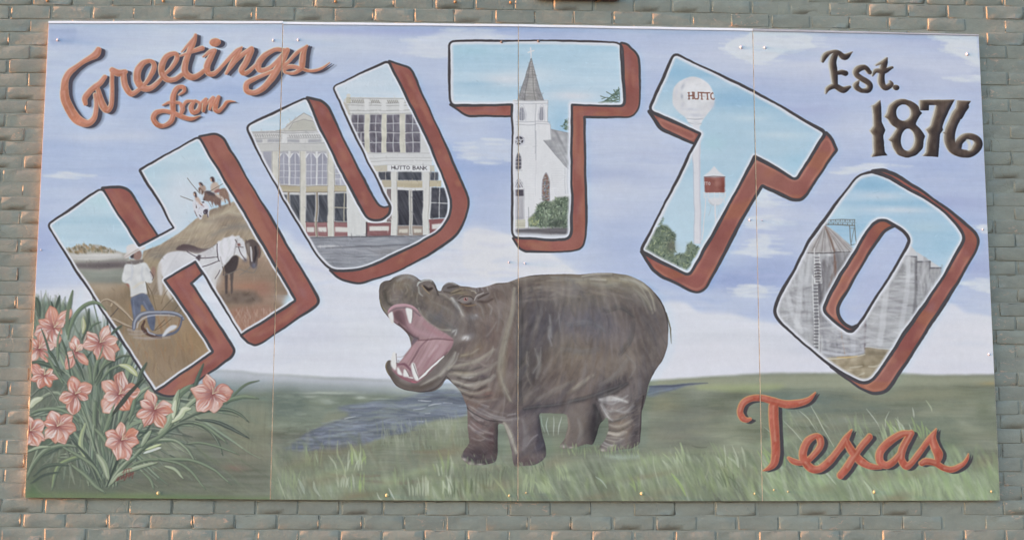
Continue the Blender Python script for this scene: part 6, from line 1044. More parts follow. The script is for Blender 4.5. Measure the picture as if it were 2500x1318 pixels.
def plants():
    global CLIP
    D, M_, L_, HL = (84, 94, 86), (112, 125, 106), (146, 157, 132), (180, 187, 164)
    B = [('L', '645,45 600,250 570,500 590,640', 58, M_, HL), ('L', '1090,300 1000,215 900,205 780,260 680,380 610,560 590,700', 48, M_, (140, 156, 124)), ('L', '470,110 440,200 410,300', 34, D, None), ('L', '155,140 180,240 210,400', 50, D, M_), ('L', '345,190 370,260 390,320', 22, D, None), ('L', '1295,515 1220,570 1130,670', 26, D, M_), ('L', '862,290 850,420 820,600 770,700', 40, D, M_), ('L', '800,390 780,480 790,620', 56, L_, HL), ('L', '1020,460 930,500 850,580', 20, M_, None),
         ('C1', '255,880 350,870 450,900 560,960', 40, D, M_), ('L', '225,560 270,680 330,850 420,990 500,1180', 34, D, M_), ('L', '490,570 450,700 440,850 450,980', 36, M_, L_), ('L', '505,700 550,850 590,1000 610,1180', 24, D, M_), ('L', '260,900 350,1000 420,1130 520,1310', 34, M_, L_), ('L', '640,850 690,1000 750,1120 800,1240', 26, D, None), ('L', '900,860 830,960 770,1080', 18, D, None), ('L', '1060,780 1020,900 960,1050 930,1300', 44, M_, L_), ('L', '1180,800 1120,930 1060,1050 1000,1200 960,1310', 50, M_, L_), ('L', '800,870 850,1000 880,1130 910,1300', 44, M_, L_), ('L', '1410,920 1300,920 1180,980 1060,1080 950,1280', 34, D, (150, 156, 128)), ('L', '1480,1100 1380,1040 1260,1050 1130,1120 1010,1290', 30, M_, L_),
         ('L', '1280,1080 1220,1170 1130,1300', 50, (96, 108, 100), None), ('L', '1640,1010 1570,1130 1530,1250 1480,1400', 44, D, M_), ('C1', '1770,880 1730,980 1690,1090 1640,1180', 30, D, M_), ('C1', '1680,1060 1600,1110 1540,1170 1500,1240', 50, M_, L_), ('C1', '2250,1015 2150,1050 2050,1130 1960,1230', 16, M_, None), ('C1', '2240,1180 2120,1165 2000,1190 1880,1250', 34, M_, L_), ('C1', '1300,1080 1200,1150 1150,1260', 30, L_, HL), ('C1', '1560,1180 1520,1250 1500,1340', 60, L_, HL), ('D1', '1560,10 1520,120 1450,300 1380,390', 50, L_, HL),
         ('D1', '1830,1 1740,60 1640,140 1500,290', 36, L_, HL), ('D1', '2165,290 2080,220 1960,180 1830,180 1700,220 1560,290', 28, D, (150, 160, 134)), ('D1', '2165,430 2020,350 1850,280 1700,270', 28, (76, 84, 82), (130, 138, 120)), ('D1', '1940,575 1890,450 1820,360 1700,300 1560,310 1400,400 1200,560', 26, D, (160, 168, 144)), ('D1', '1965,465 1880,390 1780,320 1680,300', 26, M_, L_), ('D1', '1695,635 1620,520 1520,450 1400,440 1280,480 1150,600 1000,760', 30, M_, HL), ('D1', '2080,570 1900,500 1750,470 1620,480', 16, M_, L_), ('D1', '2010,830 1850,700 1650,620 1400,610 1200,640 1030,760', 24, M_, L_), ('D1', '1790,870 1680,740 1560,650 1380,610', 22, M_, L_), ('D1', '1595,780 1520,700 1430,670', 26, L_, HL), ('D1', '1340,870 1310,790 1240,720', 24, M_, L_),
         ('D1', '235,780 290,650 400,530 540,490 680,500', 34, M_, (160, 168, 146)), ('D1', '235,545 330,510 440,500', 26, L_, HL), ('D1', '450,880 480,740 540,640 680,590 760,590', 36, M_, (156, 170, 120)), ('D1', '290,760 380,680 500,650 600,660', 26, D, M_), ('D1', '270,820 380,750 520,720', 20, D, None), ('D1', '270,215 350,180 480,170 600,210 700,300', 34, M_, (156, 166, 144)), ('D1', '755,290 710,400 700,500 740,580 810,710', 44, L_, (180, 190, 140)), ('D1', '700,140 760,300 800,450 830,560', 22, M_, HL), ('D1', '820,340 900,420 960,540', 40, M_, L_), ('D1', '610,430 700,520 800,640 890,800', 20, D, None), ('D1', '740,570 800,700 880,880', 26, D, (140, 150, 126)), ('D1', '620,650 720,730 840,850 910,900', 34, M_, L_), ('D1', '850,570 900,660 950,800', 50, L_, HL), ('D1', '1050,480 1030,600 980,720 930,850', 20, (74, 84, 76), None), ('D1', '1180,590 1100,640 1000,760 940,860', 40, M_, HL), ('D1', '1370,640 1200,680 1050,740 960,830', 34, L_, HL), ('D1', '540,500 650,560 800,660 900,820', 26, M_, L_), ('D1', '1330,240 1280,350 1210,420', 14, D, None), ('D1', '1500,300 1400,400 1280,470 1180,520', 30, M_, L_), ('D1', '1310,360 1270,420 1230,500', 40, L_, HL), ('D1', '1000,100 960,250 900,400', 40, M_, L_), ('D1', '830,100 820,250 830,330', 30, M_, L_), ('D1', '1180,20 1160,150 1120,280', 30, M_, L_)]
    masks = []
    for t, s, w, c, h in B:
        k = TILES[t][2]; leaf(T(t, s), w / k, c, .95, hi=h, lo=(84, 94, 84))
        q = spline(T(t, s), 6); masks.append(strokemask([[p[0], p[1], w / k] for p in q], curved=False))
    for s in ['1410,245 1330,280 1250,320', ]: leaf(T('D1', s), 6, L_, .5)
    # buds
    for t, s, w, c in [('C1', '1040,890 1110,910 1160,950 1190,985', 50, (178, 182, 140)), ('C1', '265,1260 300,1200 370,1170', 50, (180, 186, 160)), ('D1', '1490,290 1560,240 1600,180 1660,170', 50, (190, 196, 164)), ('D1', '1500,260 1510,170 1530,100', 40, (186, 192, 164)), ('D1', '1250,560 1320,530 1400,510', 30, (196, 198, 190)), ('D1', '1400,480 1340,500 1260,530', 20, (190, 196, 140)), ('L', '790,420 800,520 780,620', 44, (168, 170, 130)), ('C1', '730,720 750,650 770,600', 30, (150, 112, 104))]:
        k = 3.563 if t != 'L' else 5.491; leaf(T(t, s), w / k, c, 1, hi=(206, 208, 190), lo=(112, 120, 98))
    layer('painted_leaves', 'tangle of green lily leaves in the lower left corner', masks)
    # flowers
    def lily(t, c, petals, label_i, w=.46, tone=0):
        k = TILES[t][2]; cc = T(t, c)[0]; ms = []
        r = np.random.default_rng(label_i)
        for s in petals.split():
            p = T(t, s)[0]; d = np.array(p) - np.array(cc); L = np.linalg.norm(d); u = d / L; n = np.array([-u[1], u[0]]); W = L * w * (.72 + .42 * r.random()); L *= 1.0 + .16 * r.random()
            b = r.normal() * .13 * L
            pts = []
            for q, ww in [(.02, .14), (.2, .42), (.42, .86), (.62, 1.0), (.80, .66), (.92, .26)]: pts.append(cc + u * L * q + n * (W * ww + b * q))
            pts.append(cc + u * L * 1.02 + n * b)
            for q, ww in [(.92, .26), (.80, .66), (.62, 1.0), (.42, .86), (.2, .42), (.02, .14)]: pts.append(cc + u * L * q - n * (W * ww - b * q))
            P = smooth([[x[0] + r.normal() * L * .025, x[1] + r.normal() * L * .025] for x in pts], L * .16)
            base = np.array([(194, 142, 126), (188, 132, 118), (198, 152, 138), (184, 128, 118), (198, 138, 116)][r.integers(5)]) + tone
            line(P + [P[0]], (158, 100, 88), 1.8, a=.5, curved=False, soft=1.6)
            res = fill(P, base, 1, soft=.5, tex=((N_I4, (5, 4, 4)), (N_I14, (6, 5, 4)))); ms.append(res)
            keep = CLIP; clip_to([P])
            C2 = np.array(cc)
            if r.random() < .75: blob(*(C2 + u * L * (.55 + .2 * r.random()) + n * W * r.normal() * .3), L * .42, L * .26, math.degrees(math.atan2(u[1], u[0])), [(214, 188, 180), (210, 176, 164), (216, 200, 194)][r.integers(3)], .95)
            line([list(p) + [3.4] for p in P] + [list(P[0]) + [3.4]], [(204, 134, 104), (198, 124, 100), (214, 160, 138)][r.integers(3)], a=.6, curved=False, soft=1.8)
            blob(*(C2 + u * L * .1), L * .36, L * .3, 0, (142, 94, 96), .75)
            for _q in range(7):
                o0 = (r.random() - .5) * 1.5; t0, t1 = .12 + .3 * r.random(), .6 + .35 * r.random()
                a1, a3 = C2 + u * L * t0 + n * W * o0 * .4, C2 + u * L * t1 + n * (W * o0 * .8 + b); a2 = (a1 + a3) / 2 + n * W * o0 * .35
                line([[*a1, .8], [*a2, 1.6 + 2.4 * r.random()], [*a3, .8]], [(218, 200, 194), (198, 130, 108), (178, 108, 98), (212, 170, 154), (222, 212, 208)][r.integers(5)], a=.7, soft=1.2)
            if r.random() < .5:
                q0 = C2 + u * L * .5 + n * W * .7; q1 = C2 + u * L * .8 + n * (W * .6 + b); q2 = C2 + u * L * 1.0 + n * b
                line([[*q0, 1], [*q1, 5], [*q2, 1.5]], (220, 204, 196), a=.8, soft=1.4)
            clip_to(None)
        blob(cc[0], cc[1], 4.5, 4.5, 0, (128, 72, 74), .7)
        for q in range(5):
            an = -1.6 + q * .34 + r.normal() * .15; L2 = 13 + r.random() * 5
            line([[cc[0], cc[1], .8], [cc[0] + math.cos(an) * L2 * .5 + 1, cc[1] + math.sin(an) * L2 * .5, 1.1], [cc[0] + math.cos(an) * L2, cc[1] + math.sin(an) * L2, 1.2]], (212, 200, 170), a=.85)
        layer('painted_flower', ['orange lily at the top of the clump', 'orange lily cut by the left edge, upper one', 'pinkish lily behind the dark blades', 'orange lily nearest the plough', 'drooping lily by the left edge', 'lily with broad petals left of the letter foot', 'lily crossed by a dark leaf', 'lily just below the letter foot', 'rightmost orange lily', 'lily cut by the left edge, lower one', 'lily with an upright petal near the left edge', 'lowest orange lily'][label_i], ms)
    lily('L', '400,540', '320,275 580,320 150,640 400,770 545,470 500,640 210,430', 0, .36)
    lily('L', '190,820', '250,600 80,760 90,980 390,760 300,980 120,700', 1, .36)
    lily('L', '690,860', '690,660 510,1030 610,760 790,790 800,1040 560,920', 2, .38)
    lily('L', '1010,740', '1110,515 800,830 960,960 1280,820 1200,930 870,600 1230,700', 3, .36)
    lily('L', '270,1170', '70,1110 90,1240 200,1340 340,1320 440,1240 390,1130 230,1080', 4, .34)
    lily('C1', '655,1140', '640,1005 790,1060 770,1175 640,1300 520,1200 590,1060', 5, .42)
    lily('C1', '1035,1140', '1110,980 1195,1110 1130,1270 950,1300 900,1060 920,1170', 6, .42)
    lily('D1', '1345,175', '1300,35 1485,120 1480,230 1400,325 1270,330 1205,225 1225,110', 7, .40)
    lily('C1', '1850,1140', '1830,990 2015,1100 1960,1200 1880,1300 1725,1290 1690,1090', 8, .42)
    lily('D1', '262,360', '262,235 395,290 385,420 310,500 240,480', 9, .42)
    lily('D1', '500,325', '465,188 630,245 630,380 580,465 500,470 415,440 395,290', 10, .40)
    lily('D1', '1060,440', '1030,300 1195,365 1195,500 1080,600 990,580 925,380 930,470', 11, .42)
    # leaves that cross in front of the flowers
    for t, s, w, c, h in [('L', '225,560 270,680 330,850 420,990 500,1180', 30, D, M_), ('L', '505,700 550,850 590,1000 610,1180', 20, D, M_), ('L', '260,900 350,1000 420,1130 520,1310', 30, M_, L_), ('L', '640,850 690,1000 750,1120 800,1240', 22, D, M_), ('L', '490,570 450,700 440,850 450,980', 30, M_, L_), ('C1', '1250,1010 1130,1130 1050,1230 970,1340', 40, (72, 78, 72), None), ('L', '645,45 590,300 570,500 575,640', 46, M_, None), ('L', '1060,780 1020,900 960,1050', 18, M_, L_), ('D1', '1000,130 960,250 900,400', 24, M_, L_)]:
        leaf(T(t, s), w / TILES[t][2], c, .92, hi=h)
    # signature scribble
    for s in ['1010,790 1030,770 1020,800 1050,760 1060,790', '1055,785 1075,755 1080,800 1100,745', '1095,780 1110,730 1120,770 1140,720 1130,760', '1060,735 1100,700 1145,690', '1080,700 1075,760', '1100,700 1095,750', '1120,690 1125,740', '1140,760 1160,720 1150,780', '1000,805 1080,770 1160,730']: line(T('D1', s), (122, 70, 66), 1.3, a=.85)
    layer('painted_signature', 'small dark red hand written scrawl', [strokemask(T('D1', '1005,800,40 1080,750,80 1150,720,80'))])

def specks():
    for x, y in [(265, 890), (1115, 735), (2168, 905), (2290, 908), (2418, 915)]: blob(x / 3.563, 948 + y / 3.563, 1.6, 1.6, 0, (60, 60, 56), .9)
    for x, y in [(2360, 990), (2465, 1052)]: blob(x / 3.563, 320 + y / 3.563, 1.8, 1.8, 0, (80, 50, 46), .9)
    fill(T('A1', '425,250 660,240 672,300 640,380 440,395 430,330'), (164, 178, 209), .75, soft=3, tex=((N_HS, 3),)); blob(88 + 20, 1190, 1, 1, 0, (60, 60, 56), .4)

def paint_all():
    sky(); specks(); ground()
    plants_back(); lettering(); brown()
    letter('U', pic_U, 'second letter, a U showing old white storefronts and a bank')
    letter('H', pic_H, 'first letter, an H showing a farmer ploughing behind horses')
    letter('T', pic_T, 'upright T showing a white church with a grey spire')
    letter('T2', pic_T2, 'tilted T showing a white water tower')
    letter('O', pic_O, 'last letter, an O showing grey grain silos')
    hippo(); plants()
    # the wavering of a hand-held brush
    dx = N_I4 * .16 + N_I14 * .6; dy = np.roll(N_I4, 333, 1) * .16 + np.roll(N_I14, 333, 1) * .6
    X = np.clip(xx + dx, 0, CW - 1.01); Y = np.clip(yy + dy, 0, CH - 1.01); ix = X.astype(int); iy = Y.astype(int); fx = (X - ix)[..., None]; fy = (Y - iy)[..., None]
    CAN[:] = (CAN[iy, ix] * (1 - fx) + CAN[iy, ix + 1] * fx) * (1 - fy) + (CAN[iy + 1, ix] * (1 - fx) + CAN[iy + 1, ix + 1] * fx) * fy
    g = CAN.mean(2, keepdims=True); CAN[:] = g + (CAN - g) * .93
    bl = np.stack([blur(CAN[..., c_], 2) for c_ in range(3)], -1); CAN[:] += (CAN - bl) * .35
    bl = np.stack([blur(CAN[..., c_], 24) for c_ in range(3)], -1); CAN[:] += (CAN - bl) * .08
    CAN[:] += N_F[..., None] * 1.0 + N_I4[..., None] * .7
    np.clip(CAN, 8, 240, out=CAN)
# ---------------------------------------------------------------- helpers
def link(o, parent=None):
    COL.objects.link(o)
    if parent is not None: o.parent = parent
    return o
def mesh_obj(name, verts, faces, mats, parent=None, fmat=None, smooth=False, uv=None):
    me = bpy.data.meshes.new(name); me.from_pydata([tuple(v) for v in verts], [], faces); me.update()
    for m in (mats if isinstance(mats, (list, tuple)) else [mats]): me.materials.append(m)
    if fmat is not None: me.polygons.foreach_set('material_index', fmat)
    if smooth: me.polygons.foreach_set('use_smooth', [True] * len(me.polygons))
    if uv is not None:
        ul = me.uv_layers.new(name='UVMap'); li = np.zeros(len(me.loops), np.int32); me.loops.foreach_get('vertex_index', li)
        co = np.zeros(len(me.vertices) * 3, np.float32); me.vertices.foreach_get('co', co); co = co.reshape(-1, 3)[li]
        off = np.array(uv)
        U = np.stack([(co[:, 0] + off[0] - CX0) / CWM, (co[:, 2] + off[1] - CZ0) / CHM], 1).astype(np.float32); ul.data.foreach_set('uv', U.ravel())
    return link(bpy.data.objects.new(name, me), parent)
def tag(o, label=None, cat=None, group=None, kind=None):
    for k, v in (('label', label), ('category', cat), ('group', group), ('kind', kind)):
        if v: o[k] = v
    return o
def material(name):
    m = bpy.data.materials.new(name); m.use_nodes = True; n = m.node_tree.nodes; n.clear()
    out = n.new('ShaderNodeOutputMaterial'); b = n.new('ShaderNodeBsdfPrincipled'); m.node_tree.links.new(b.outputs[0], out.inputs[0])
    return m, m.node_tree, b
def nd(t, kind, **kw):
    n = t.nodes.new(kind)
    for k, v in kw.items():
        if k.startswith('i_'): n.inputs[k[2:].replace('_', ' ')].default_value = v
        else: setattr(n, k, v)
    return n
def noise(t, vec, scale, detail=4, rough=.5, dist=0.0):
    n = nd(t, 'ShaderNodeTexNoise'); n.inputs['Scale'].default_value = scale; n.inputs['Detail'].default_value = detail
    n.inputs['Roughness'].default_value = rough; n.inputs['Distortion'].default_value = dist; t.links.new(vec, n.inputs['Vector']); return n.outputs['Fac']
def ramp(t, fac, stops):
    r = nd(t, 'ShaderNodeValToRGB'); e = r.color_ramp.elements
    while len(e) < len(stops): e.new(.5)
    for q, (p, c) in zip(e, stops): q.position = p; q.color = (*c, 1) if len(c) == 3 else c
    t.links.new(fac, r.inputs['Fac']); return r.outputs['Color']
def mix(t, fac, a, b, mode='MIX'):
    m = nd(t, 'ShaderNodeMix', data_type='RGBA', blend_type=mode)
    for s, v in ((m.inputs[0], fac), (m.inputs[6], a), (m.inputs[7], b)):
        if hasattr(v, 'links'): t.links.new(v, s)
        elif isinstance(v, (int, float)): s.default_value = v
        else: s.default_value = (*v, 1)
    return m.outputs[2]
def math_(t, op, a, b=0.0):
    m = nd(t, 'ShaderNodeMath', operation=op)
    for s, v in ((m.inputs[0], a), (m.inputs[1], b)):
        if hasattr(v, 'links'): t.links.new(v, s)
        else: s.default_value = v
    return m.outputs[0]
def sl_(c): return tuple(((q / 255 + .055) / 1.055) ** 2.4 if q > 10 else q / 255 / 12.92 for q in c)

def mat_wall():
    m, t, b = material('painted_brick'); g = nd(t, 'ShaderNodeNewGeometry'); P = g.outputs['Position']
    mp = nd(t, 'ShaderNodeMapping'); mp.inputs['Scale'].default_value = (1, 1, 2.2); t.links.new(P, mp.inputs['Vector']); PS = mp.outputs[0]
    big = noise(t, P, 1.1, 3); mid = noise(t, PS, 9, 5, .6); fine = noise(t, P, 70, 4, .6)
    c = ramp(t, big, [(.3, WALL_A), (.7, WALL_B)])
    c = mix(t, ramp(t, mid, [(.35, (0, 0, 0)), (.7, (1, 1, 1))]), c, WALL_C)
    c = mix(t, ramp(t, fine, [(.55, (0, 0, 0)), (.8, (.5, .5, .5))]), c, WALL_D)
    # chalky scuffs and little spots where the coating has flaked down to older salmon paint
    sp = noise(t, PS, 26, 6, .72, .6); ar = noise(t, P, 2.3, 2)
    msk = math_(t, 'MULTIPLY', ramp(t, sp, [(.585, (0, 0, 0)), (.64, (1, 1, 1))]), ramp(t, ar, [(.50, (0, 0, 0)), (.62, (1, 1, 1))]))
    c = mix(t, math_(t, 'MULTIPLY', msk, .8), c, WALL_E)
    sp2 = noise(t, PS, 60, 3, .6, .3); c = mix(t, ramp(t, sp2, [(.70, (0, 0, 0)), (.76, (.5, .5, .5))]), c, (.34, .34, .31))
    oi = nd(t, 'ShaderNodeObjectInfo'); c = mix(t, 1.0, c, ramp(t, oi.outputs['Random'], [(0, (.93, .93, .93)), (1, (1.05, 1.05, 1.05))]), 'MULTIPLY')
    t.links.new(c, b.inputs['Base Color']); b.inputs['Roughness'].default_value = .62; b.inputs['Specular IOR Level'].default_value = .3
    h1 = noise(t, P, 18, 5, .62, .4); h2 = noise(t, P, 120, 5, .65); h3 = noise(t, PS, 6, 3, .5); h4 = noise(t, P, 48, 4, .6)
    v = nd(t, 'ShaderNodeTexVoronoi', feature='DISTANCE_TO_EDGE'); v.inputs['Scale'].default_value = 5.0
    dm = nd(t, 'ShaderNodeMapping'); t.links.new(P, dm.inputs['Vector']); wn = nd(t, 'ShaderNodeTexNoise'); wn.inputs['Scale'].default_value = 7
    t.links.new(P, wn.inputs['Vector']); wv = nd(t, 'ShaderNodeVectorMath', operation='MULTIPLY_ADD'); wv.inputs[1].default_value = (.25, .25, .25)
    t.links.new(wn.outputs['Color'], wv.inputs[0]); t.links.new(P, wv.inputs[2]); t.links.new(wv.outputs[0], v.inputs['Vector'])
    cr = ramp(t, v.outputs['Distance'], [(0, (0, 0, 0)), (.02, (1, 1, 1))]); cm = ramp(t, noise(t, P, 1.7, 2), [(.56, (0, 0, 0)), (.62, (1, 1, 1))])
    crack = math_(t, 'MULTIPLY', math_(t, 'SUBTRACT', 1.0, cr), cm)
    hh = math_(t, 'ADD', math_(t, 'MULTIPLY', h1, .9), math_(t, 'ADD', math_(t, 'MULTIPLY', h2, .42), math_(t, 'MULTIPLY', h3, .8)))
    hh = math_(t, 'ADD', hh, math_(t, 'MULTIPLY', h4, .55)); hh = math_(t, 'SUBTRACT', hh, math_(t, 'MULTIPLY', crack, .35))
    bp = nd(t, 'ShaderNodeBump'); bp.inputs['Strength'].default_value = .6; bp.inputs['Distance'].default_value = .0055
    t.links.new(hh, bp.inputs['Height']); t.links.new(bp.outputs[0], b.inputs['Normal'])
    return m
WALL_A, WALL_B, WALL_C, WALL_D, WALL_E = sl_((134, 134, 125)), sl_((125, 125, 118)), sl_((141, 142, 132)), sl_((150, 150, 141)), sl_((190, 158, 138))

def simple(name, col, rough=.6, var=.08, scale=30, metal=0.0, bump=0.0, col2=None):
    m, t, b = material(name); g = nd(t, 'ShaderNodeNewGeometry'); n = noise(t, g.outputs['Position'], scale, 4, .6)
    hi = tuple(min(1, q * (1 + var)) for q in (col2 or col)); lo = tuple(q * (1 - var) for q in col)
    t.links.new(ramp(t, n, [(.35, lo), (.65, hi)]), b.inputs['Base Color']); b.inputs['Roughness'].default_value = rough; b.inputs['Metallic'].default_value = metal
    if bump:
        bp = nd(t, 'ShaderNodeBump'); bp.inputs['Strength'].default_value = .5; bp.inputs['Distance'].default_value = bump; t.links.new(n, bp.inputs['Height']); t.links.new(bp.outputs[0], b.inputs['Normal'])
    return m

def mat_mural():
    paint_all()
    img = bpy.data.images.new('mural_paint', CW, CH, alpha=False, float_buffer=False)
    px = np.ones((CH, CW, 4), np.float32); px[..., :3] = CAN[::-1] / 255.0
    img.pixels.foreach_set(px.ravel()); img.update(); img.pack()
    m, t, b = material('mural_paint'); im = nd(t, 'ShaderNodeTexImage', image=img, interpolation='Cubic', extension='EXTEND')
    uvn = nd(t, 'ShaderNodeUVMap', uv_map='UVMap'); t.links.new(uvn.outputs[0], im.inputs[0])
    g = nd(t, 'ShaderNodeNewGeometry'); P = g.outputs['Position']
    ch = noise(t, P, 3, 4, .6); dr = nd(t, 'ShaderNodeMapping'); dr.inputs['Scale'].default_value = (14, 14, .8); t.links.new(P, dr.inputs['Vector'])
    st = noise(t, dr.outputs[0], 1.0, 4, .6)
    c = mix(t, 1.0, im.outputs['Color'], ramp(t, ch, [(.3, (.975, .975, .98)), (.7, (1.015, 1.015, 1.01))]), 'MULTIPLY')
    c = mix(t, 1.0, c, ramp(t, st, [(.3, (.993, .993, .99)), (.7, (1.004, 1.004, 1.004))]), 'MULTIPLY')
    t.links.new(c, b.inputs['Base Color']); b.inputs['Roughness'].default_value = .55; b.inputs['Specular IOR Level'].default_value = .12
    wv = nd(t, 'ShaderNodeMapping'); wv.inputs['Scale'].default_value = (1, 1, 3); t.links.new(P, wv.inputs['Vector'])
    bp = nd(t, 'ShaderNodeBump'); bp.inputs['Strength'].default_value = .12; bp.inputs['Distance'].default_value = .001
    t.links.new(noise(t, wv.outputs[0], 160, 4, .6), bp.inputs['Height']); t.links.new(bp.outputs[0], b.inputs['Normal'])
    return m

M_WALL = mat_wall(); M_MUR = mat_mural()
M_EDGE = simple('raw_panel_edge', (.70, .46, .30), .7, .15, 25, col2=(.82, .66, .50))
M_TRIM = simple('white_trim', (.74, .75, .80), .45, .04, 12)
M_TRIM2 = simple('grey_trim', (.40, .39, .42), .5, .12, 9)
M_PAVE = simple('concrete_paving', (.27, .26, .24), .85, .18, 6, bump=.003)
M_ASPH = simple('asphalt', (.055, .055, .057), .9, .25, 14, bump=.004)
M_SCR = [simple('painted_screw_head', c, .4, .1, 60) for c in ((.42, .46, .58), (.40, .38, .22), (.26, .29, .22), (.12, .10, .10))]
M_NAIL = simple('rusty_nail', (.30, .18, .09), .55, .4, 80, metal=.3)
M_SIGN = simple('dark_red_board', (.13, .055, .045), .55, .25, 12)

# ---------------------------------------------------------------- ground and wall
WY = 0.024                                  # face of the brickwork behind the mural's painted face
tag(mesh_obj('ground', [(-150, -150, 0), (150, -150, 0), (150, 40, 0), (-150, 40, 0)], [(0, 1, 2, 3)], M_ASPH), kind='structure')
v = [(-60, -1.9, .004), (60, -1.9, .004), (60, -1.9, .13), (-60, -1.9, .13), (-60, WY + .02, .13), (60, WY + .02, .13)]
tag(mesh_obj('pavement', v, [(0, 1, 2, 3), (3, 2, 5, 4)], M_PAVE), kind='structure')

wall = bpy.data.objects.new('brick_wall', None); wall.location = (0, WY, 0); link(wall)
tag(wall, 'brick wall painted sage green grey, filling everything around the mural', 'wall')
HW, HH = 7.0, 5.6
mortar = mesh_obj('mortar', [(-HW, .0022, 0), (HW, .0022, 0), (HW, .0022, HH), (-HW, .0022, HH), (-HW, .35, 0), (HW, .35, 0), (HW, .35, HH), (-HW, .35, HH)],
                  [(0, 1, 2, 3), (5, 4, 7, 6), (1, 5, 6, 2), (4, 0, 3, 7), (3, 2, 6, 7)], M_WALL, wall)

# courses follow the joints measured in the photograph
xa, za = onwall(86, 47.5, WY); xb, zb = onwall(86, 1251, WY)       # bed joints near the left edge, 35 courses apart
xc_, zc = onwall(2415, 80, WY)
CSE = (float(za) - float(zb)) / 35.0
SLOPE = (float(zc) - float(za)) / (float(xc_) - float(xa))
NX = np.array([86, 163, 262, 362, 462, 561, 659, 761, 857, 959, 1056, 1157, 1252, 1354, 1450, 1548, 1648, 1746, 1840, 1939, 2030, 2126, 2222, 2318, 2415])
BX = np.array([270, 372, 472, 577, 662, 777, 882, 987, 1097])
XA = onwall(NX, np.full(NX.shape, 32.0), WY)[0]; BLEN = float(np.diff(XA).mean()); PH_A = float(np.mean((XA[2:] - XA[2]) - np.arange(len(XA) - 2) * BLEN) + XA[2])
XB = onwall(BX, np.full(BX.shape, 1238.0), WY)[0]; PH_B = float(np.mean(XB - XB[0] - np.arange(len(XB)) * BLEN) + XB[0])
rnd = random.Random(11)
def sag(x):                                  # old wall: the courses hang a little in the middle near the top
    return 1 - (x / 2.6) ** 2
def course_z(k, x):                          # k = 0 is the joint just above the top course touching the mural
    z = float(za) - k * CSE
    w = max(0.0, min(1.0, (z - Z0) / 2.5))
    return z + w * (SLOPE * (x - float(xa))) + w * .014 * (max(-.6, sag(x))) - (1 - w) * .010 * max(-.6, sag(x))

def brick_mesh(seed, L, H, detail):
    """front and bevelled rim of one worn brick, painted over; local origin at its centre, +y into the wall"""
    r = random.Random(seed); nx, nz = (8, 4) if detail else (1, 1); J = .0022
    hx, hz = L / 2 - J, H / 2 - J
    vs, fs = [], []
    def rim(x, z):  # rounded corners
        cx_, cz_ = max(0, abs(x) - (hx - .012)), max(0, abs(z) - (hz - .012)); d = math.hypot(cx_, cz_)
        if d > .012:
            s = .012 / d; x = math.copysign(hx - .012 + cx_ * s, x); z = math.copysign(hz - .012 + cz_ * s, z)
        return x, z
    IN = .009; xs = [-hx, -hx + .0035] + [-hx + IN + 2 * (hx - IN) * i / (nx - 4) for i in range(nx - 3)] + [hx - .0035, hx] if detail else [-hx, hx]; zs = [-hz, -hz + .005, 0, hz - .005, hz] if detail else [-hz, hz]
    jit = [[(r.gauss(0, .0013), r.gauss(0, .0010), r.gauss(0, .00035)) for _ in zs] for _ in xs]
    for i, x in enumerate(xs):
        for j, z in enumerate(zs):
            edge = i in (0, nx) or j in (0, nz)
            X, Z = (x, z) if not detail else rim(x, z)
            a, b_, c = jit[i][j] if detail else (0, 0, 0); c += .0004 if edge and detail else 0
            s = .90 if edge else 1
            vs.append(((X - math.copysign(.0035, X) if i in (0, nx) else X) + a, c, (Z - math.copysign(.0030, Z) if j in (0, nz) else Z) + b_))
    idx = lambda i, j: i * (nz + 1) + j
    for i in range(nx):
        for j in range(nz): fs.append((idx(i, j), idx(i + 1, j), idx(i + 1, j + 1), idx(i, j + 1)))
    ring = [idx(i, 0) for i in range(nx + 1)] + [idx(nx, j) for j in range(1, nz + 1)] + [idx(i, nz) for i in range(nx - 1, -1, -1)] + [idx(0, j) for j in range(nz - 1, 0, -1)]
    base = len(vs)
    for q in ring:
        x, y, z = vs[q]; n = math.hypot(x, z * 3) or 1
        ex = math.copysign(.0038, x) if abs(x) > hx - .012 else 0; ez = math.copysign(.0036, z) if abs(z) > hz - .010 else 0
        vs.append((x + ex, y + .0022, z + ez))
    b2 = len(vs)
    for q in range(len(ring)):
        x, y, z = vs[base + q]; vs.append((x * 1.002, .013, z * 1.01))
    n = len(ring)
    for q in range(n):
        fs.append((ring[q], base + q, base + (q + 1) % n, ring[(q + 1) % n])); fs.append((base + q, b2 + q, b2 + (q + 1) % n, base + (q + 1) % n))
    return vs, fs

PROTO = []
for q in range(9):
    vs, fs = brick_mesh(q, BLEN, CSE, True)
    me = bpy.data.meshes.new('brick'); me.from_pydata(vs, [], fs); me.materials.append(M_WALL)
    me.polygons.foreach_set('use_smooth', [True] * len(me.polygons)); me.update(); PROTO.append(me)

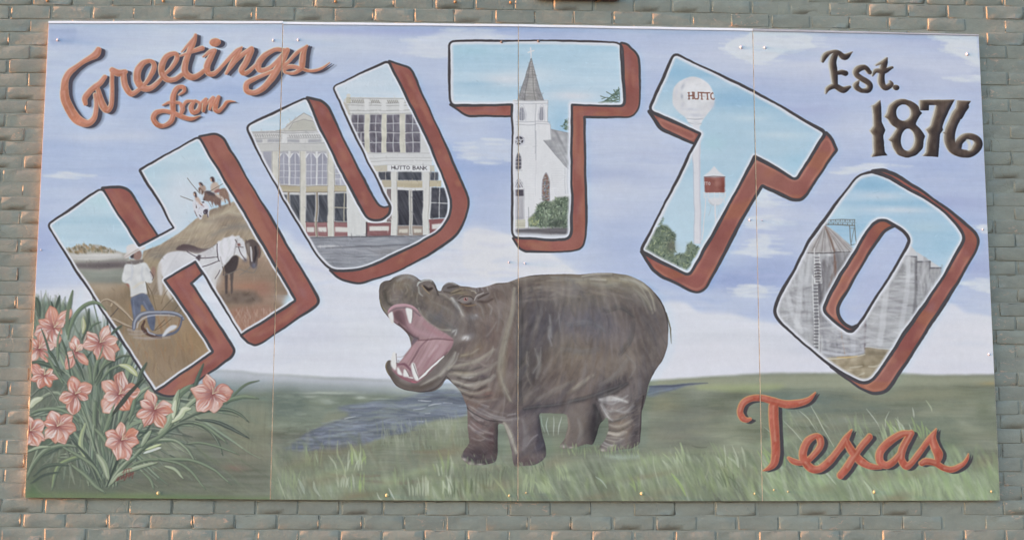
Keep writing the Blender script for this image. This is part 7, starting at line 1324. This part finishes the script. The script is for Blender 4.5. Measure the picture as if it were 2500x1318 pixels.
def proj_px(x, y, z):
    d = np.array([x, y, z]) - CAMP; c = d @ fwd; return 1250 + FOC * (d @ RGT) / c, 659 - FOC * (d @ UPV) / c
cells = []
for k in range(-33, 58):
    ph = (PH_A if (k - 0) % 2 == 0 else PH_A + BLEN / 2)
    if k > 20: ph = PH_B if k % 2 == 35 % 2 else PH_B + BLEN / 2
    n0 = int((-HW - ph) / BLEN) - 1
    x = ph + n0 * BLEN
    while x < HW + .2:
        w = BLEN * (1 + rnd.gauss(0, .012)); off = rnd.gauss(0, .003)
        x0, x1 = max(-HW + .01, x + off), min(HW - .01, x + BLEN + off)
        xc = (x0 + x1) / 2
        if x1 - x0 > .05:
            zt, zbm = course_z(k, xc), course_z(k + 1, xc)
            if zbm > .14 and zt < HH - .005: cells.append((x0, x1, zbm, zt, k))
        x += BLEN
vis, far = [], []
for c in cells:
    x0, x1, z0, z1, k = c; xc, zc2 = (x0 + x1) / 2, (z0 + z1) / 2
    if x0 > -2.36 and x1 < 2.34 and z0 > Z0 + .09 and z1 < Z0 + 2.35: continue          # wholly behind the panels
    pts = [proj_px(px_, WY, pz_) for px_ in (x0, x1) for pz_ in (z0, z1)]
    ins = max(p[0] for p in pts) > 2 and min(p[0] for p in pts) < 2498 and max(p[1] for p in pts) > 2 and min(p[1] for p in pts) < 1314
    hid = x0 > -2.43 and x1 < 2.42 and z0 > Z0 + .01 and z1 < Z0 + 2.43
    (vis if ins and not hid else far).append(c)
def tilt(k, xc, zc2):
    r = random.Random(int(xc * 1000) * 7 + k); warm = 1.0
    ty = r.gauss(0, .007) + (.006 if zc2 > Z0 + 2.4 else 0.0); tx = r.gauss(0, .007); pr = r.gauss(-.0002, .0010)
    if r.random() < .10: pr += .0022
    return tx, ty, pr
for c in vis[:300]:
    x0, x1, z0, z1, k = c; r = random.Random(int(x0 * 997) + k)
    o = bpy.data.objects.new('brick', PROTO[r.randrange(len(PROTO))]); link(o, wall)
    tx, ty, pr = tilt(k, (x0 + x1) / 2, (z0 + z1) / 2)
    o.location = ((x0 + x1) / 2, -pr, (z0 + z1) / 2)
    o.rotation_euler = (tx, r.gauss(0, .004) + math.atan(SLOPE) * 0, ty)
    o.scale = ((x1 - x0) / BLEN * (1 + r.gauss(0, .01)), 1, (z1 - z0) / CSE * (1 + r.gauss(0, .02)))
vs, fs = [], []
for c in vis[300:] + far:
    x0, x1, z0, z1, k = c; r = random.Random(int(x0 * 997) + k); near = -3.4 < x0 < 3.4 and Z0 - .9 < z0 < Z0 + 3.2
    bv, bf = brick_mesh(r.randrange(9), x1 - x0, z1 - z0, near)
    tx, ty, pr = tilt(k, (x0 + x1) / 2, (z0 + z1) / 2); b0 = len(vs)
    vs += [(p[0] + (x0 + x1) / 2, p[1] - pr + ty * p[0] - tx * p[2], p[2] + (z0 + z1) / 2) for p in bv]; fs += [tuple(b0 + i for i in f) for f in bf]
tag(mesh_obj('brickwork', vs, fs, M_WALL, wall, smooth=True), kind='stuff')

# ---------------------------------------------------------------- mural
mural = bpy.data.objects.new('mural', None); mural.location = (0, 0, Z0); link(mural)
tag(mural, 'painted Greetings from Hutto Texas mural on four tall panels screwed to the wall', 'mural')
TOPP = [(118.5, 57.8), (690.5, 58.2), (1265.5, 65.8), (1837.5, 76.2), (2389.5, 87.5)]
TOPR = [None, (691, 59.8), (1266, 65.8), (1838, 76.2), None]
BOTP = [(60.5, 1213.5), (659.5, 1218.5), (1264, 1222.5), (1861, 1222.3), (2441.5, 1220.5)]
def pl(p): x, z = onwall(p[0], p[1]); return float(x), float(z)
TOP = [pl(p) for p in TOPP]; TOR = [pl(TOPR[i]) if TOPR[i] else TOP[i] for i in range(5)]; BOT = [pl(p) for p in BOTP]
GAP, CHM_ = .0004, .0014
panels = []
for i in range(4):
    tl, tr, bl, br = TOR[i] if i else TOP[0], TOP[i + 1], BOT[i], BOT[i + 1]
    n = 12; L, R_ = [], []
    gl = GAP if i else 0; gr = GAP if i < 3 else 0
    for q in range(n + 1):
        t = q / n; wl = .0006 * math.sin(q * 1.3 + i); L.append((bl[0] + (tl[0] - bl[0]) * t + gl + (wl if i else 0), bl[1] + (tl[1] - bl[1]) * t)); R_.append((br[0] + (tr[0] - br[0]) * t - gr, br[1] + (tr[1] - br[1]) * t))
    c = CHM_; vs = []
    for (lx, lz), (rx, rz) in zip(L, R_):
        c0 = c if i else .0005; vs += [(lx, .019, lz - Z0), (lx, c0 * .8, lz - Z0), (lx + c0, 0, lz - Z0), (rx - c * .6, 0, rz - Z0), (rx, c * .6, rz - Z0), (rx, .019, rz - Z0)]
    fs, fm = [], []
    for q in range(n):
        for s in range(5):
            a, b_ = q * 6 + s, (q + 1) * 6 + s; fs.append((a, a + 1, b_ + 1, b_)); fm.append(0 if s == 2 else 1)
        a, b_ = q * 6, (q + 1) * 6; fs.append((a + 5, a, b_, b_ + 5)); fm.append(1)
    fs.append((5, 4, 3, 2, 1, 0)); fm.append(1); a = n * 6; fs.append((a, a + 1, a + 2, a + 3, a + 4, a + 5)); fm.append(1)
    o = mesh_obj('panel', vs, fs, [M_MUR, M_EDGE], mural, fm, uv=(0, Z0)); panels.append(o)
    tag(o, ['leftmost panel with the lilies and most of the H', 'second panel with the U and the head of the hippopotamus', 'third panel with the body of the hippopotamus and the tank tower', 'rightmost panel with the O and Est. 1876'][i])
    # white capping along the top
    (x0, z0_), (x1, z1_) = tl, tr; y0 = -.005; hgt = .0125; vs = []; hs_ = 10
    for q in range(hs_ + 1):
        t = q / hs_; x = x0 + (x1 - x0) * t; z = z0_ + (z1_ - z0_) * t - Z0
        h = hgt if i < 3 else hgt * (1 - .55 * t) ; wv = .0006 * math.sin(q * 2.1 + i)
        vs += [(x, .016, z), (x, y0, z - .0006 + wv), (x, y0 + .0035, z + h + wv), (x, .016, z + h + .001)]
    fs = []
    for q in range(hs_):
        for s in range(4): a, b_ = q * 4 + s, (q + 1) * 4 + s; a2, b2 = q * 4 + (s + 1) % 4, (q + 1) * 4 + (s + 1) % 4; fs.append((a, b_, b2, a2))
    fs += [(0, 1, 2, 3), (hs_ * 4 + 3, hs_ * 4 + 2, hs_ * 4 + 1, hs_ * 4)]
    mesh_obj('capping', vs, fs, M_TRIM if i < 3 else M_TRIM2, o)

# thin coats of paint with an outline of their own, cut at the joints between the panels
jc = []
for i in range(5):
    zz = CZ0 + CHM - (np.arange(CH) + .5) / PXM; t = (zz - BOT[i][1]) / (TOP[i][1] - BOT[i][1]); jc.append((BOT[i][0] + (TOP[i][0] - BOT[i][0]) * t - CX0) * PXM)
ktop = np.interp((np.arange(CW) + .5) / PXM + CX0, [p[0] for p in TOP], [p[1] for p in TOP]); kbot = np.interp((np.arange(CW) + .5) / PXM + CX0, [p[0] for p in BOT], [p[1] for p in BOT])
LEVEL = {'painted_letter': 1, 'painted_lettering': 1, 'painted_animal': 2, 'painted_leaves': 2, 'painted_flower': 3, 'painted_signature': 3}
cw = np.arange(CW)
for li, (nm, lab, mk) in enumerate(LAYERS):
    vs, fs = [], []; y = -.0003 * LEVEL[nm] - .00002 * (li % 12); ys = np.where(mk.any(1))[0]
    if not len(ys): continue
    for r0 in range(ys[0], ys[-1] + 1, 2):
        row = mk[r0:r0 + 2].any(0).copy(); zt = CZ0 + CHM - r0 / PXM; zb_ = zt - 2 / PXM
        row[(cw < jc[0][r0] + 2) | (cw > jc[4][r0] - 2)] = False
        for i in (1, 2, 3): row[np.abs(cw + .5 - jc[i][r0]) < 2.2] = False
        row[(zt > ktop - .003) | (zb_ < kbot + .003)] = False
        d = np.diff(np.concatenate([[0], row.astype(np.int8), [0]])); s0 = np.where(d == 1)[0]; s1 = np.where(d == -1)[0]
        for a, b_ in zip(s0, s1):
            if b_ - a < 2: continue
            xa_, xb_ = CX0 + a / PXM, CX0 + b_ / PXM; q = len(vs)
            vs += [(xa_, y, zb_ - Z0), (xb_, y, zb_ - Z0), (xb_, y, zt - Z0), (xa_, y, zt - Z0)]; fs.append((q, q + 1, q + 2, q + 3))
    if fs:
        o = mesh_obj(nm, vs, fs, M_MUR, mural, uv=(0, Z0)); tag(o, lab)

# screws
def dome(r_, h, n=10, rings=3):
    vs = [(0, -h, 0)]; fs = []
    for k in range(1, rings + 1):
        a = k / rings * math.pi / 2
        for q in range(n): t = 2 * math.pi * q / n; vs.append((r_ * math.sin(a) * math.cos(t), -h * math.cos(a), r_ * math.sin(a) * math.sin(t)))
    for q in range(n): fs.append((0, 1 + q, 1 + (q + 1) % n))
    for k in range(rings - 1):
        for q in range(n): a = 1 + k * n + q; b_ = 1 + k * n + (q + 1) % n; fs.append((a, a + n, b_ + n, b_))
    return vs, fs
SCREWS = [(142, 98, 5, 0), (668, 99, 4.4, 0), (729, 98, 4.4, 0), (1225, 103, 4.2, 3), (1315, 101, 4.2, 3), (1810, 116, 5, 0), (1868, 117, 4.4, 0), (2362, 133, 5, 0), (1243, 640, 3, 0), (1282, 643, 3.4, 0), (1831, 537, 3.4, 0),
          (1861, 538, 2.4, 0), (2400, 560, 3, 0), (101, 610, 2.6, 0), (2415, 864.5, 3.6, 0), (387, 1203, 5, 1), (945, 1208, 5, 1), (1244, 1209, 3.4, 1), (1285, 1202, 2.6, 1), (1567, 1204, 4.6, 1), (1843, 1204, 3, 1), (1890, 1195, 2.8, 1), (1924, 1199, 3, 1), (2135, 1200, 4.6, 1), (2421, 1199, 3.4, 1)]
for x, y, r_, mi in SCREWS:
    wx, wz = pl((x, y)); R_ = r_ * 4.877 / 2330; vs, fs = dome(R_ * .9, R_ * .75)
    pi = max(0, min(3, sum(1 for j in (1, 2, 3) if wx > BOT[j][0] + (TOP[j][0] - BOT[j][0]) * (wz - BOT[j][1]) / (TOP[j][1] - BOT[j][1]))))
    o = mesh_obj('screw', vs, fs, M_SCR[mi], panels[pi], smooth=True); o.location = (wx, -.0002, wz - Z0)

# ---------------------------------------------------------------- odds and ends fixed to the wall above
NAILS = [(117, 3, 'rusty nail head in the wall above the left end of the mural'), (400, 3.5, 'rusty nail head in the wall above the word Greetings'), (820, 5, 'rusty nail head in the wall above the top of the U'), (1112, 6, 'rusty nail head above the left end of the upright T'), (1247, 7.5, 'rusty nail head nearest the dark board')]
for x, y, lab in NAILS:
    wx, wz = (float(q) for q in onwall(x, y, WY - .008)); vs, fs = dome(.0085, .008); b0 = len(vs); n = 8
    vs += [(.004 * math.cos(2 * math.pi * q / n), 0, .004 * math.sin(2 * math.pi * q / n)) for q in range(n)] + [(.004 * math.cos(2 * math.pi * q / n), .02, .004 * math.sin(2 * math.pi * q / n)) for q in range(n)]
    fs += [(b0 + q, b0 + n + q, b0 + n + (q + 1) % n, b0 + (q + 1) % n) for q in range(n)]
    o = mesh_obj('nail', vs, fs, M_NAIL, smooth=True); o.location = (wx, WY - .014, wz)
    tag(o, lab, 'nail', 'rusty nails in the bricks above the mural')
xl, zl = (float(q) for q in onwall(1312, -2.0, WY - .03)); xr, zr = (float(q) for q in onwall(1512, -3.0, WY - .03))
brd = bpy.data.objects.new('sign_board', None); brd.location = ((xl + xr) / 2, WY - .004, (zl + zr) / 2); link(brd)
tag(brd, 'dark red board above the mural, only its lower edge in view', 'sign'); w2 = (xr - xl) / 2; bh = .5
def box(x0, x1, y0, y1, z0, z1):
    return [(x, y, z) for x in (x0, x1) for y in (y0, y1) for z in (z0, z1)], [(0, 1, 3, 2), (4, 6, 7, 5), (0, 4, 5, 1), (2, 3, 7, 6), (0, 2, 6, 4), (1, 5, 7, 3)]
vs, fs = box(-w2, w2, -.022, -.002, 0.0, bh); mesh_obj('board', vs, fs, M_SIGN, brd)
vs, fs = box(-w2 - .004, w2 + .004, -.028, -.023, -.002, .03); mesh_obj('edge_batten', vs, fs, M_SIGN, brd)
